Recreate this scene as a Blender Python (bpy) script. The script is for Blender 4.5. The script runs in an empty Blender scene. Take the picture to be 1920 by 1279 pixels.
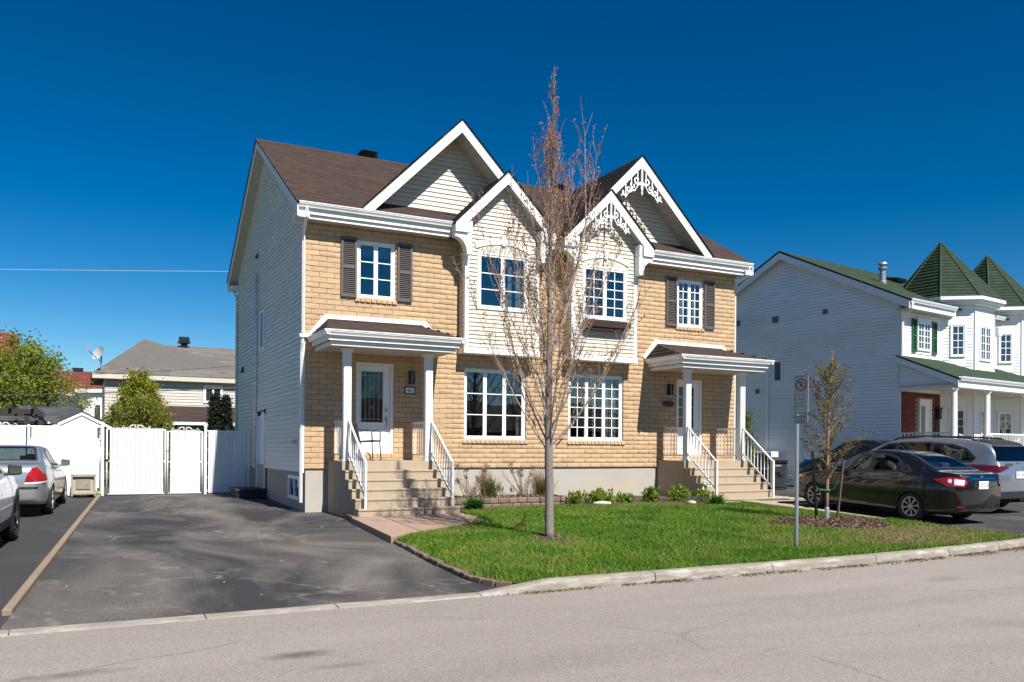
import bpy, bmesh, math, random
import numpy as np
from mathutils import Vector, Matrix, geometry
random.seed(11); rng = np.random.default_rng(11)
R = math.radians
SC = bpy.context.scene
COL = SC.collection
# ------------------------------------------------------------------ camera, sky, sun, exposure
cam = bpy.data.cameras.new('camera'); camo = bpy.data.objects.new('camera', cam); COL.objects.link(camo)
camo.location = (0, 0, 0)
cam.sensor_width = 36; cam.lens = 1562 / 1920 * 36; cam.shift_y = (839.7 - 639.5) / 1920
cam.clip_start = .1; cam.clip_end = 3000
camo.rotation_euler = (Matrix.Rotation(R(-27.01), 3, 'Z') @ Matrix.Rotation(R(90), 3, 'X') @ Matrix.Rotation(R(.376), 3, 'Z')).to_euler()
SC.camera = camo
SUNV = Vector((.137, -1, 1.17)).normalized()
W = bpy.data.worlds.new('World'); SC.world = W; W.use_nodes = True
nt = W.node_tree; nt.nodes.clear()
sky = nt.nodes.new('ShaderNodeTexSky'); sky.sky_type = 'NISHITA'; sky.sun_disc = False
sky.sun_elevation = math.asin(SUNV.z); sky.sun_rotation = math.atan2(SUNV.x, SUNV.y)
sky.air_density = 1.0; sky.dust_density = 0.0; sky.ozone_density = 4.0; sky.altitude = 300
hsv = nt.nodes.new('ShaderNodeHueSaturation'); hsv.inputs['Saturation'].default_value = 1.28; hsv.inputs['Value'].default_value = .55; hsv.inputs['Hue'].default_value = .495
bg = nt.nodes.new('ShaderNodeBackground'); bg.inputs['Strength'].default_value = .05
wo = nt.nodes.new('ShaderNodeOutputWorld')
gam = nt.nodes.new('ShaderNodeGamma'); gam.inputs[1].default_value = 1.38
nt.links.new(sky.outputs[0], gam.inputs[0]); nt.links.new(gam.outputs[0], hsv.inputs['Color']); nt.links.new(hsv.outputs[0], bg.inputs[0]); nt.links.new(bg.outputs[0], wo.inputs[0])
sun = bpy.data.lights.new('sun', 'SUN'); sun.energy = 5.0; sun.angle = R(.53); sun.color = (1, .95, .87)
suno = bpy.data.objects.new('sun', sun); COL.objects.link(suno)
suno.rotation_euler = SUNV.to_track_quat('Z', 'Y').to_euler(); suno.location = (5, -20, 30)
SC.view_settings.view_transform = 'Standard'; SC.view_settings.look = 'None'
SC.view_settings.exposure = 0.75; SC.view_settings.gamma = 1.0
SC.render.engine = 'CYCLES'
# ------------------------------------------------------------------ helpers
ORG = {}
def tag(o, label=None, cat=None, group=None, kind=None):
    if label: o['label'] = label
    if cat: o['category'] = cat
    if group: o['group'] = group
    if kind: o['kind'] = kind
    return o
def thing(name, loc, label, cat, group=None):
    o = bpy.data.objects.new(name, None); COL.objects.link(o); o.location = loc
    o.empty_display_size = .2; ORG[o] = Vector(loc)
    return tag(o, label, cat, group)
def org(p): return ORG.get(p, Vector((0, 0, 0)))
def link(name, me, parent=None, loc=None):
    o = bpy.data.objects.new(name, me); COL.objects.link(o)
    if parent is not None: o.parent = parent
    if loc is not None: o.location = loc
    ORG[o] = org(parent) if parent is not None else Vector((0, 0, 0))
    return o
class MB:
    """collects boxes, prisms and tubes; build() links them as one mesh object"""
    def __init__(s, mir=None): s.v = []; s.f = []; s.mir = mir
    def add(s, vs, fs):
        n = len(s.v)
        s.v += [((s.mir - p[0]) if s.mir is not None else p[0], p[1], p[2]) for p in vs]
        s.f += [tuple(i + n for i in f) for f in fs]
        return s
    BF = ((0, 3, 2, 1), (4, 5, 6, 7), (0, 1, 5, 4), (1, 2, 6, 5), (2, 3, 7, 6), (3, 0, 4, 7))
    def box(s, x0, x1, y0, y1, z0, z1):
        return s.add([(x0, y0, z0), (x1, y0, z0), (x1, y1, z0), (x0, y1, z0), (x0, y0, z1), (x1, y0, z1), (x1, y1, z1), (x0, y1, z1)], s.BF)
    def hexa(s, p): return s.add(p, s.BF)
    def pbox(s, P, u0, u1, o0, o1, z0, z1):
        return s.add([P(u0, o0, z0), P(u1, o0, z0), P(u1, o1, z0), P(u0, o1, z0), P(u0, o0, z1), P(u1, o0, z1), P(u1, o1, z1), P(u0, o1, z1)], s.BF)
    def prism(s, poly, axis, a, b):
        n = len(poly)
        m = {'y': lambda p, t: (p[0], t, p[1]), 'x': lambda p, t: (t, p[0], p[1]), 'z': lambda p, t: (p[0], p[1], t)}[axis]
        vs = [m(p, a) for p in poly] + [m(p, b) for p in poly]
        return s.add(vs, [tuple(range(n))[::-1], tuple(range(n, 2 * n))] + [(i, (i + 1) % n, n + (i + 1) % n, n + i) for i in range(n)])
    def pprism(s, P, poly, o0, o1):      # polygon in (u,z) of a plane, extruded along its normal
        n = len(poly)
        vs = [P(u, o0, z) for u, z in poly] + [P(u, o1, z) for u, z in poly]
        return s.add(vs, [tuple(range(n))[::-1], tuple(range(n, 2 * n))] + [(i, (i + 1) % n, n + (i + 1) % n, n + i) for i in range(n)])
    def tube(s, pts, r, n=8, caps=True, flat=1.0):
        pts = [Vector(p) for p in pts]; rs = r if isinstance(r, (list, tuple)) else [r] * len(pts)
        vs = []; fs = []; prev = None
        for i, p in enumerate(pts):
            t = (pts[min(i + 1, len(pts) - 1)] - pts[max(i - 1, 0)])
            t = t.normalized() if t.length > 1e-9 else Vector((0, 0, 1))
            a = prev if prev is not None else (Vector((1, 0, 0)) if abs(t.x) < .8 else Vector((0, 1, 0)))
            a = (a - t * a.dot(t)); a = a.normalized() if a.length > 1e-6 else t.orthogonal().normalized()
            prev = a; b = t.cross(a)
            for k in range(n):
                c = 2 * math.pi * k / n
                vs.append(p + a * (rs[i] * math.cos(c)) + b * (rs[i] * math.sin(c) * flat))
        for i in range(len(pts) - 1):
            for k in range(n):
                fs.append((i * n + k, i * n + (k + 1) % n, (i + 1) * n + (k + 1) % n, (i + 1) * n + k))
        if caps: fs += [tuple(range(n))[::-1], tuple(range((len(pts) - 1) * n, len(pts) * n))]
        return s.add([tuple(v) for v in vs], fs)
    def lathe(s, prof, c=(0, 0, 0), n=20, axis='z', a0=0, a1=2 * math.pi):
        vs = []; fs = []; full = abs(a1 - a0 - 2 * math.pi) < 1e-6; m = n if full else n + 1
        for r, h in prof:
            for k in range(m):
                t = a0 + (a1 - a0) * k / n; x, y = r * math.cos(t), r * math.sin(t)
                q = {'z': (x, y, h), 'x': (h, x, y), 'y': (x, h, y)}[axis]
                vs.append((q[0] + c[0], q[1] + c[1], q[2] + c[2]))
        for i in range(len(prof) - 1):
            for k in range(n):
                k2 = (k + 1) % m
                fs.append((i * m + k, i * m + k2, (i + 1) * m + k2, (i + 1) * m + k))
        return s.add(vs, fs)
    def face(s, pts): return s.add(pts, [tuple(range(len(pts)))])
    def build(s, name, mat, parent=None, bevel=0, smooth=False, kind=None, seg=2, recalc=True):
        o = org(parent) if parent is not None else Vector((0, 0, 0))
        me = bpy.data.meshes.new(name)
        me.from_pydata([(p[0] - o.x, p[1] - o.y, p[2] - o.z) for p in s.v], [], s.f)
        if recalc:
            bm = bmesh.new(); bm.from_mesh(me); bmesh.ops.recalc_face_normals(bm, faces=bm.faces); bm.to_mesh(me); bm.free()
        me.materials.append(mat)
        if smooth: me.polygons.foreach_set('use_smooth', [True] * len(me.polygons))
        ob = link(name, me, parent)
        if bevel:
            b = ob.modifiers.new('bevel', 'BEVEL'); b.width = bevel; b.segments = seg; b.limit_method = 'ANGLE'; b.angle_limit = R(40)
        if kind: ob['kind'] = kind
        return ob
def npmesh(name, V, Fc, mat, parent=None, smooth=False, kind=None):
    """V (n,3), Fc (m,k) arrays -> one mesh object"""
    o = org(parent) if parent is not None else Vector((0, 0, 0))
    V = np.asarray(V, np.float32) - np.array(o, np.float32); Fc = np.asarray(Fc, np.int32); m, k = Fc.shape
    me = bpy.data.meshes.new(name); me.vertices.add(len(V)); me.vertices.foreach_set('co', V.ravel())
    me.loops.add(m * k); me.loops.foreach_set('vertex_index', Fc.ravel())
    me.polygons.add(m); me.polygons.foreach_set('loop_start', np.arange(0, m * k, k, dtype=np.int32))
    me.polygons.foreach_set('loop_total', np.full(m, k, np.int32))
    if smooth: me.polygons.foreach_set('use_smooth', np.ones(m, bool))
    me.update(calc_edges=True); me.materials.append(mat)
    ob = link(name, me, parent)
    if kind: ob['kind'] = kind
    return ob
class Plane:
    def __init__(s, O, U, N): s.O = Vector(O); s.U = Vector(U).normalized(); s.N = Vector(N).normalized()
    def __call__(s, u, o, z): p = s.O + s.U * u + s.N * o; return (p.x, p.y, p.z + z)
def sub_intervals(a, b, cuts):
    out = [(a, b)]
    for c, d in cuts:
        nx = []
        for p, q in out:
            if d <= p or c >= q: nx.append((p, q)); continue
            if c > p: nx.append((p, c))
            if d < q: nx.append((d, q))
        out = nx
    return [(p, q) for p, q in out if q - p > .012]
def textobj(name, body, size, loc, rot, mat, parent=None, align='CENTER', ext=.001, sx=1.0):
    c = bpy.data.curves.new(name, 'FONT'); c.body = body; c.size = size; c.extrude = ext; c.align_x = align; c.align_y = 'CENTER'
    c.materials.append(mat); tmp = bpy.data.objects.new(name, c); COL.objects.link(tmp); bpy.context.view_layer.update()
    me = bpy.data.meshes.new_from_object(tmp.evaluated_get(bpy.context.evaluated_depsgraph_get())); me.name = name; bpy.data.objects.remove(tmp); bpy.data.curves.remove(c)
    me.materials.clear(); me.materials.append(mat); o = bpy.data.objects.new(name, me); COL.objects.link(o)
    if parent is not None: o.parent = parent; loc = Vector(loc) - org(parent)
    o.location = loc; o.rotation_euler = rot; o.scale = (sx, 1, 1)
    return o
def copy_tree(o, parent=None):
    c = o.copy(); COL.objects.link(c); c.parent = parent; ORG[c] = ORG.get(o, Vector((0, 0, 0)))
    for ch in list(o.children): copy_tree(ch, c)
    return c
# ------------------------------------------------------------------ materials
def srgb(r, g, b):
    f = lambda c: (c / 255 / 12.92) if c / 255 <= .04045 else ((c / 255 + .055) / 1.055) ** 2.4
    return (f(r), f(g), f(b))
MATS = {}; ALB = .78
def mk(name):
    m = bpy.data.materials.new(name); m.use_nodes = True; t = m.node_tree
    return m, t, t.nodes['Principled BSDF']
def N(t, typ, **k):
    n = t.nodes.new(typ)
    for a, b in k.items():
        if a.startswith('i_'):
            key = a[2:]; n.inputs[int(key) if key.isdigit() else key].default_value = b
        else: setattr(n, a, b)
    return n
def pm(name, col, rough=.6, var=.12, scale=3, fine=.06, fscale=60, bump=0, bscale=80, metal=0, spec=.5, island=0, obj=0, coat=0, dirt=None, dscale=1.2, damt=.5, stretch=None, hue=0):
    """procedural material: base colour with coarse + fine noise, optional per-piece variation, stains, relief"""
    if name in MATS: return MATS[name]
    if max(col) < .7: col = tuple(c * ALB for c in col)
    if dirt: dirt = tuple(c * ALB for c in dirt)
    m, t, b = mk(name); L = t.links.new
    geo = N(t, 'ShaderNodeNewGeometry'); pos = geo.outputs['Position']
    if stretch:
        mp = N(t, 'ShaderNodeMapping'); mp.inputs['Scale'].default_value = stretch; L(pos, mp.inputs['Vector']); pos = mp.outputs[0]
    n1 = N(t, 'ShaderNodeTexNoise', i_Scale=scale, i_Detail=5.0, i_Roughness=.6); L(pos, n1.inputs['Vector'])
    n2 = N(t, 'ShaderNodeTexNoise', i_Scale=fscale, i_Detail=3.0); L(pos, n2.inputs['Vector'])
    def madd(sock, mul, add):
        q = N(t, 'ShaderNodeMath', operation='MULTIPLY_ADD'); L(sock, q.inputs[0]); q.inputs[1].default_value = mul; q.inputs[2].default_value = add; return q.outputs[0]
    def op(o, a, bb):
        q = N(t, 'ShaderNodeMath', operation=o); L(a, q.inputs[0]); L(bb, q.inputs[1]); return q.outputs[0]
    val = op('ADD', madd(n1.outputs['Fac'], var * 2.4, 1 - var * 1.2), madd(n2.outputs['Fac'], fine * 2.4, -fine * 1.2))
    if island or obj:
        oi = N(t, 'ShaderNodeObjectInfo')
        q = op('ADD', geo.outputs['Random Per Island'], oi.outputs['Random'])
        fr = N(t, 'ShaderNodeMath', operation='FRACT'); L(q, fr.inputs[0])
        val = op('ADD', val, madd(fr.outputs[0], 2 * (island or obj), -(island or obj)))
    h = N(t, 'ShaderNodeHueSaturation'); h.inputs['Color'].default_value = (*col, 1); L(val, h.inputs['Value'])
    if hue: 
        L(madd(fr.outputs[0] if (island or obj) else n1.outputs['Fac'], hue, .5 - hue / 2), h.inputs['Hue'])
    out = h.outputs[0]
    if dirt:
        n3 = N(t, 'ShaderNodeTexNoise', i_Scale=dscale, i_Detail=6.0, i_Roughness=.65); L(pos, n3.inputs['Vector'])
        r = N(t, 'ShaderNodeMapRange'); r.inputs[1].default_value = .48; r.inputs[2].default_value = .72; r.inputs[4].default_value = damt; L(n3.outputs['Fac'], r.inputs[0])
        mx = N(t, 'ShaderNodeMix', data_type='RGBA'); L(r.outputs[0], mx.inputs[0]); L(out, mx.inputs[6]); mx.inputs[7].default_value = (*dirt, 1); out = mx.outputs[2]
    L(out, b.inputs['Base Color'])
    b.inputs['Roughness'].default_value = rough; b.inputs['Metallic'].default_value = metal
    b.inputs['Specular IOR Level'].default_value = spec; b.inputs['Coat Weight'].default_value = coat; b.inputs['Coat Roughness'].default_value = .03
    if bump:
        n4 = N(t, 'ShaderNodeTexNoise', i_Scale=bscale, i_Detail=4.0, i_Roughness=.6); L(pos, n4.inputs['Vector'])
        bp = N(t, 'ShaderNodeBump'); bp.inputs['Strength'].default_value = 1; bp.inputs['Distance'].default_value = bump; L(n4.outputs['Fac'], bp.inputs['Height']); L(bp.outputs[0], b.inputs['Normal'])
    MATS[name] = m; return m
def glassmat(name, ior=1.9, tint=(.55, .6, .6), wav=.0006):
    m, t, b = mk(name); L = t.links.new; t.nodes.remove(b); out = t.nodes['Material Output']
    g0 = N(t, 'ShaderNodeNewGeometry'); io = N(t, 'ShaderNodeMapRange'); io.inputs[3].default_value = ior; io.inputs[4].default_value = 1 / ior; L(g0.outputs['Backfacing'], io.inputs[0]); fr = N(t, 'ShaderNodeFresnel'); L(io.outputs[0], fr.inputs['IOR']); tr = N(t, 'ShaderNodeBsdfTransparent'); tr.inputs[0].default_value = (*tint, 1)
    gl = N(t, 'ShaderNodeBsdfGlossy'); gl.inputs['Roughness'].default_value = .01
    mx = N(t, 'ShaderNodeMixShader'); L(fr.outputs[0], mx.inputs[0]); L(tr.outputs[0], mx.inputs[1]); L(gl.outputs[0], mx.inputs[2]); L(mx.outputs[0], out.inputs['Surface'])
    if wav:
        n = N(t, 'ShaderNodeTexNoise', i_Scale=2.2, i_Detail=1.0); g = N(t, 'ShaderNodeNewGeometry'); L(g.outputs['Position'], n.inputs['Vector'])
        bp = N(t, 'ShaderNodeBump'); bp.inputs['Distance'].default_value = wav; L(n.outputs['Fac'], bp.inputs['Height']); L(bp.outputs[0], gl.inputs['Normal'])
    return m
M_white = pm('white_aluminium', (.80, .80, .79), .42, .03, 2, .02, 40)
M_whitep = pm('white_vinyl', (.80, .81, .81), .4, .03, 3, .02, 40)
M_gutter = pm('white_gutter_metal', (.78, .79, .79), .33, .05, 1.5, .03, 30, dirt=(.42, .40, .37), dscale=2.0, damt=.35)
M_fascia = pm('weathered_white_fascia', (.74, .74, .72), .5, .06, 1.5, .03, 30, dirt=(.32, .29, .25), dscale=2.5, damt=.45, stretch=(.3, 1, 3))
M_soffit = pm('cream_soffit', (.60, .555, .49), .6, .05, 2, .03, 40)
M_cream = pm('cream_vinyl_siding', (.695, .622, .52), .5, .05, .8, .03, 25, obj=.02, stretch=(.4, .4, 3))
M_side_skylit = pm('side_wall_vinyl_siding', (.735, .69, .63), .5, .05, .8, .03, 25, obj=.03, stretch=(.4, .4, 3))  # same siding as the front, its colour lightened to stand in for skylight
M_brick = pm('sand_split_brick', (.60, .414, .245), .85, .08, 6, .10, 90, bump=.006, bscale=55, island=.07, hue=.008)
M_mortar = pm('sand_mortar', (.54, .395, .255), .9, .08, 6, .08, 120, bump=.003, bscale=120)
M_shingle = pm('brown_asphalt_shingle', (.054, .031, .025), .9, .10, 2.5, .30, 160, bump=.003, bscale=220, island=.22, hue=.02)
M_shingle_g = pm('green_asphalt_shingle', (.026, .052, .026), .9, .12, 2.5, .30, 160, bump=.003, bscale=220, island=.20, hue=.03)
M_shingle_gr = pm('grey_asphalt_shingle', (.16, .145, .135), .9, .12, 2.5, .2, 120, island=.18)
M_shingle_r = pm('red_asphalt_shingle', (.17, .035, .028), .9, .12, 2.5, .2, 120, island=.15)
M_shingle_d = pm('dark_asphalt_shingle', (.060, .064, .075), .9, .12, 2.5, .2, 120, island=.35)
M_drip = pm('dark_drip_edge', (.035, .026, .022), .6)
M_found = pm('concrete_foundation', (.47, .45, .41), .85, .10, 2.0, .06, 50, bump=.003, bscale=60, dirt=(.58, .45, .25), dscale=.7, damt=.9)
M_steps = pm('precast_concrete_steps', (.47, .385, .275), .85, .10, 5, .10, 110, bump=.003, bscale=140, dirt=(.30, .25, .19), dscale=3.5, damt=.35, stretch=(1.6, 1.6, .5))
M_black = pm('black_metal', (.012, .012, .013), .4)
M_bronze = pm('dark_bronze', (.035, .022, .018), .5)
M_shutter = pm('taupe_shutter', (.125, .108, .106), .5, .05, 3, .03, 40)
M_shutterg = pm('green_shutter', (.012, .11, .045), .5, .05)
M_chrome = pm('satin_nickel', (.55, .53, .50), .25, .03, metal=1)
M_glass = glassmat('window_glass', 2.5, (.50, .55, .56))
M_glassd = glassmat('tinted_window_glass', 1.7, (.16, .20, .20), 0)
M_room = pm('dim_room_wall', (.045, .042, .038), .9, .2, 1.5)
M_curtain = pm('pale_curtain', (.42, .43, .42), .8, .15, 2)
M_wicker = pm('brown_wicker', (.055, .045, .042), .6, .1, 10, .3, 200)
M_galv = pm('galvanised_steel', (.42, .48, .52), .42, .10, 8, .12, 60, metal=.6)
M_leadline = pm('lead_came', (.55, .56, .56), .4)
M_blockw = pm('brown_retaining_block', (.22, .155, .115), .95, .18, 10, .2, 90, bump=.012, bscale=28, obj=.20)
M_paver = pm('pink_concrete_slab', (.37, .255, .19), .9, .12, 2, .12, 80, bump=.003, bscale=80, obj=.1)
M_pave2 = pm('buff_paver', (.47, .39, .31), .9, .12, 2, .12, 80, bump=.002, bscale=80, obj=.1)
M_edge = pm('red_brown_edging', (.20, .135, .105), .95, .2, 8, .2, 90, bump=.01, bscale=35, obj=.2)
M_timber = pm('weathered_timber', (.30, .225, .16), .85, .2, 2, .15, 50, bump=.004, bscale=30, stretch=(6, .6, 6))
M_soil = pm('garden_soil', (.085, .055, .036), .98, .3, 5, .35, 60, bump=.02, bscale=30)
M_bark = pm('maple_bark', (.25, .215, .20), .9, .18, 7, .2, 60, bump=.010, bscale=45, stretch=(1, 1, .35), dirt=(.33, .29, .25), dscale=2.5, damt=.5)
M_twig = pm('pale_twig_bark', (.40, .32, .28), .85, .18, 4, .2, 80)
# ------------------------------------------------------------------ ground, road, kerb, driveways, lawn
def asphalt(name, base, light, lamt, lo, hi, lscale, crack, ccol, speck, rough=.92, stretch=(1, 1, 1), blot=None, grain=75.0, camt=.75, trail=0, stains=()):
    m, t, b = mk(name); L = t.links.new
    g = N(t, 'ShaderNodeNewGeometry'); pos = g.outputs['Position']
    mp = N(t, 'ShaderNodeMapping'); mp.inputs['Scale'].default_value = stretch; L(pos, mp.inputs[0])
    n1 = N(t, 'ShaderNodeTexNoise', i_Scale=lscale, i_Detail=7.0, i_Roughness=.62, i_Distortion=.8); L(mp.outputs[0], n1.inputs['Vector'])
    r1 = N(t, 'ShaderNodeMapRange'); r1.inputs[1].default_value = lo; r1.inputs[2].default_value = hi; r1.inputs[4].default_value = lamt; L(n1.outputs['Fac'], r1.inputs[0])
    m1 = N(t, 'ShaderNodeMix', data_type='RGBA'); L(r1.outputs[0], m1.inputs[0]); m1.inputs[6].default_value = (*base, 1); m1.inputs[7].default_value = (*light, 1)
    out = m1.outputs[2]
    # hairline cracks, only in some areas
    n0 = N(t, 'ShaderNodeTexNoise', i_Scale=1.3, i_Detail=4.0); L(pos, n0.inputs['Vector'])
    ad = N(t, 'ShaderNodeMix', data_type='VECTOR'); ad.inputs[0].default_value = .22; L(pos, ad.inputs[4]); L(n0.outputs['Color'], ad.inputs[5])
    vo = N(t, 'ShaderNodeTexVoronoi', feature='DISTANCE_TO_EDGE', i_Scale=crack); L(ad.outputs[1], vo.inputs['Vector'])
    r2 = N(t, 'ShaderNodeMapRange'); r2.inputs[1].default_value = .0; r2.inputs[2].default_value = .010; r2.inputs[3].default_value = 1; r2.inputs[4].default_value = 0; L(vo.outputs['Distance'], r2.inputs[0])
    n5 = N(t, 'ShaderNodeTexNoise', i_Scale=.45, i_Detail=2.0); L(pos, n5.inputs['Vector'])
    r3 = N(t, 'ShaderNodeMapRange'); r3.inputs[1].default_value = .52; r3.inputs[2].default_value = .62; r3.inputs[4].default_value = camt; L(n5.outputs['Fac'], r3.inputs[0])
    mu = N(t, 'ShaderNodeMath', operation='MULTIPLY'); L(r2.outputs[0], mu.inputs[0]); L(r3.outputs[0], mu.inputs[1])
    m2 = N(t, 'ShaderNodeMix', data_type='RGBA'); L(mu.outputs[0], m2.inputs[0]); L(out, m2.inputs[6]); m2.inputs[7].default_value = (*ccol, 1); out = m2.outputs[2]
    if blot:
        n6 = N(t, 'ShaderNodeTexNoise', i_Scale=.8, i_Detail=5.0, i_Roughness=.55); L(mp.outputs[0], n6.inputs['Vector'])
        r6 = N(t, 'ShaderNodeMapRange'); r6.inputs[1].default_value = .64; r6.inputs[2].default_value = .74; r6.inputs[4].default_value = .55; L(n6.outputs['Fac'], r6.inputs[0])
        m6 = N(t, 'ShaderNodeMix', data_type='RGBA'); L(r6.outputs[0], m6.inputs[0]); L(out, m6.inputs[6]); m6.inputs[7].default_value = (*blot, 1); out = m6.outputs[2]
    for (sx, sy, rx, ry, amt) in stains:   # oil drips and tyre scuffs, each with its own shape
        mp2 = N(t, 'ShaderNodeMapping'); mp2.inputs['Location'].default_value = (-sx / rx, -sy / ry, 0); mp2.inputs['Scale'].default_value = (1 / rx, 1 / ry, 0); L(pos, mp2.inputs[0])
        ln = N(t, 'ShaderNodeVectorMath', operation='LENGTH'); L(mp2.outputs[0], ln.inputs[0])
        n9 = N(t, 'ShaderNodeTexNoise', i_Scale=7.0, i_Detail=5.0, i_Roughness=.7); L(pos, n9.inputs['Vector'])
        ma = N(t, 'ShaderNodeMath', operation='MULTIPLY_ADD'); L(n9.outputs['Fac'], ma.inputs[0]); ma.inputs[1].default_value = 1.6; L(ln.outputs['Value'], ma.inputs[2])
        r9 = N(t, 'ShaderNodeMapRange'); r9.inputs[1].default_value = .9; r9.inputs[2].default_value = 1.9; r9.inputs[3].default_value = amt; r9.inputs[4].default_value = 0; L(ma.outputs[0], r9.inputs[0])
        m9 = N(t, 'ShaderNodeMix', data_type='RGBA'); L(r9.outputs[0], m9.inputs[0]); L(out, m9.inputs[6]); m9.inputs[7].default_value = (.05, .048, .046, 1); out = m9.outputs[2]
    if trail:
        n7 = N(t, 'ShaderNodeTexNoise', i_Scale=.30, i_Detail=4.0, i_Roughness=.5, i_Distortion=.4); L(pos, n7.inputs['Vector'])
        s7 = N(t, 'ShaderNodeMath', operation='SUBTRACT'); L(n7.outputs['Fac'], s7.inputs[0]); s7.inputs[1].default_value = .5
        a7 = N(t, 'ShaderNodeMath', operation='ABSOLUTE'); L(s7.outputs[0], a7.inputs[0])
        r7 = N(t, 'ShaderNodeMapRange'); r7.inputs[1].default_value = .0; r7.inputs[2].default_value = .009; r7.inputs[3].default_value = trail; r7.inputs[4].default_value = 0; L(a7.outputs[0], r7.inputs[0])
        n8 = N(t, 'ShaderNodeTexNoise', i_Scale=5.0, i_Detail=5.0); L(pos, n8.inputs['Vector']); r8 = N(t, 'ShaderNodeMapRange'); r8.inputs[1].default_value = .38; r8.inputs[2].default_value = .62; L(n8.outputs['Fac'], r8.inputs[0])
        m8 = N(t, 'ShaderNodeMath', operation='MULTIPLY'); L(r7.outputs[0], m8.inputs[0]); L(r8.outputs[0], m8.inputs[1])
        m7 = N(t, 'ShaderNodeMix', data_type='RGBA'); L(m8.outputs[0], m7.inputs[0]); L(out, m7.inputs[6]); m7.inputs[7].default_value = (*ccol, 1); out = m7.outputs[2]
    n3 = N(t, 'ShaderNodeTexNoise', i_Scale=grain, i_Detail=4.0, i_Roughness=.75); L(pos, n3.inputs['Vector'])
    r4 = N(t, 'ShaderNodeMapRange'); r4.inputs[1].default_value = .36; r4.inputs[2].default_value = .64; r4.inputs[3].default_value = 1 - speck; r4.inputs[4].default_value = 1 + speck; L(n3.outputs['Fac'], r4.inputs[0])
    h = N(t, 'ShaderNodeHueSaturation'); L(out, h.inputs['Color']); L(r4.outputs[0], h.inputs['Value']); L(h.outputs[0], b.inputs['Base Color'])
    b.inputs['Roughness'].default_value = rough; b.inputs['Specular IOR Level'].default_value = .35
    bp = N(t, 'ShaderNodeBump'); bp.inputs['Distance'].default_value = .004; L(n3.outputs['Fac'], bp.inputs['Height']); L(bp.outputs[0], b.inputs['Normal'])
    return m
M_road = asphalt('worn_grey_asphalt', (.225, .20, .182), (.275, .25, .225), 1, .35, .7, .35, .32, (.09, .085, .08), .34, stretch=(.35, 1.6, 1), camt=.35, blot=(.115, .108, .104), stains=((1.51, 6.68, .34, .13, .75), (-.1, 6.80, .45, .12, .5), (1.75, 6.2, .3, .10, .35), (6.5, 6.9, 3.5, .22, .10), (3.0, 5.6, 4.5, .28, .12), (9.5, 6.1, 4.0, .3, .10)))
M_drive = asphalt('sealed_dark_asphalt', (.030, .030, .032), (.185, .163, .143), .85, .42, .68, .42, .38, (.20, .18, .155), .55, rough=.8, stretch=(1.1, .5, 1), trail=.7, camt=.5)
M_drive2 = asphalt('old_dark_asphalt', (.038, .038, .04), (.11, .102, .095), .8, .5, .85, .5, .4, (.16, .15, .14), .4, rough=.85)
def yk(x): return 8.40 if x < 9 else 8.40 + .0143 * (x - 9) ** 2 if x < 15 else 8.915 + .17 * (x - 15)
def zdl(y): return -1.65 + .0172 * (y - 8.45)
def zdr(y): return -1.62 + .0413 * (y - 8.6) if y < 16 else -1.314 + .012 * (y - 16)
LEFT = ([8.3, 8.6, 8.9, 9.2, 10, 11, 12, 13.1, 15.5, 18], [4.75, 4.55, 4.32, 4.24, 4.27, 4.33, 4.43, 4.50, 4.66, 4.95])
def lz(x, y): return -1.54 + (y - 8.65) * (.014 + .0012 * (x - 4)) - .055 * np.clip(1 - (x - np.interp(y, *LEFT)) / .35, 0, 1.3) * np.clip((13.5 - y) / .5, 0, 1)
def sheet(name, xs, ys, zf, mat, xf=None, yf=None, kind='structure', thick=0):
    V = []; F_ = []; nx = len(xs)
    for j, y in enumerate(ys):
        for i, x in enumerate(xs):
            X = xf(x, y) if xf else x; Y = yf(X, y) if yf else y
            V.append((X, Y, zf(X, Y)))
    for j in range(len(ys) - 1):
        for i in range(nx - 1): F_.append((j * nx + i, j * nx + i + 1, (j + 1) * nx + i + 1, (j + 1) * nx + i))
    return npmesh(name, V, F_, mat, kind=kind)
M_yard = pm('yard_grass_ground', (.085, .115, .035), .95, .35, .6, .3, 30)
def zground(x, y): return -1.78 if y < 8.3 else (-1.74 + (y - 8.3) * .0172 if y < 25 else -1.452)
sheet('ground', [-900, -200, -60, -20, -5, 0, 5, 15, 30, 60, 200, 900], [-900, -200, -60, -20, 0, 8.25, 8.35, 12, 18, 25, 26, 60, 200, 900], zground, M_yard)
ROAD = sheet('road', [-120, -40, -12] + [x * 1.0 for x in range(-8, 34)] + [60, 120], [-3.5, -1, 1.5, 4, 6, 7.6, 8.6], lambda x, y: -1.66 - .012 * (y < 2), M_road,
      yf=lambda x, y: y if y < 7 else y + (yk(max(x, 0)) - 8.40) * (y > 8 or .6))
def crack(pts, w, name='crack'):
    V = []; Fc = []; P = [Vector((x, y, 0)) for x, y in pts]; D = []
    for a, c in zip(P[:-1], P[1:]):
        k = max(2, int((c - a).length / .05)); D += [a.lerp(c, i / k) + Vector((random.gauss(0, .008), random.gauss(0, .008), 0)) for i in range(k)]
    for i, p in enumerate(D[:-1]):
        t_ = (D[i + 1] - p).normalized(); n_ = Vector((-t_.y, t_.x, 0)) * (w * random.uniform(.4, 1.0)); V += [(p.x + n_.x, p.y + n_.y, -1.6565), (p.x - n_.x, p.y - n_.y, -1.6565)]
    for i in range(len(D) - 2): Fc.append((2 * i, 2 * i + 1, 2 * i + 3, 2 * i + 2))
    o = npmesh(name, V, Fc, pm('crack_dark', (.12, .11, .10), .95), ROAD); return o  # plain dark ribbon laid along each crack in the asphalt
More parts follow.
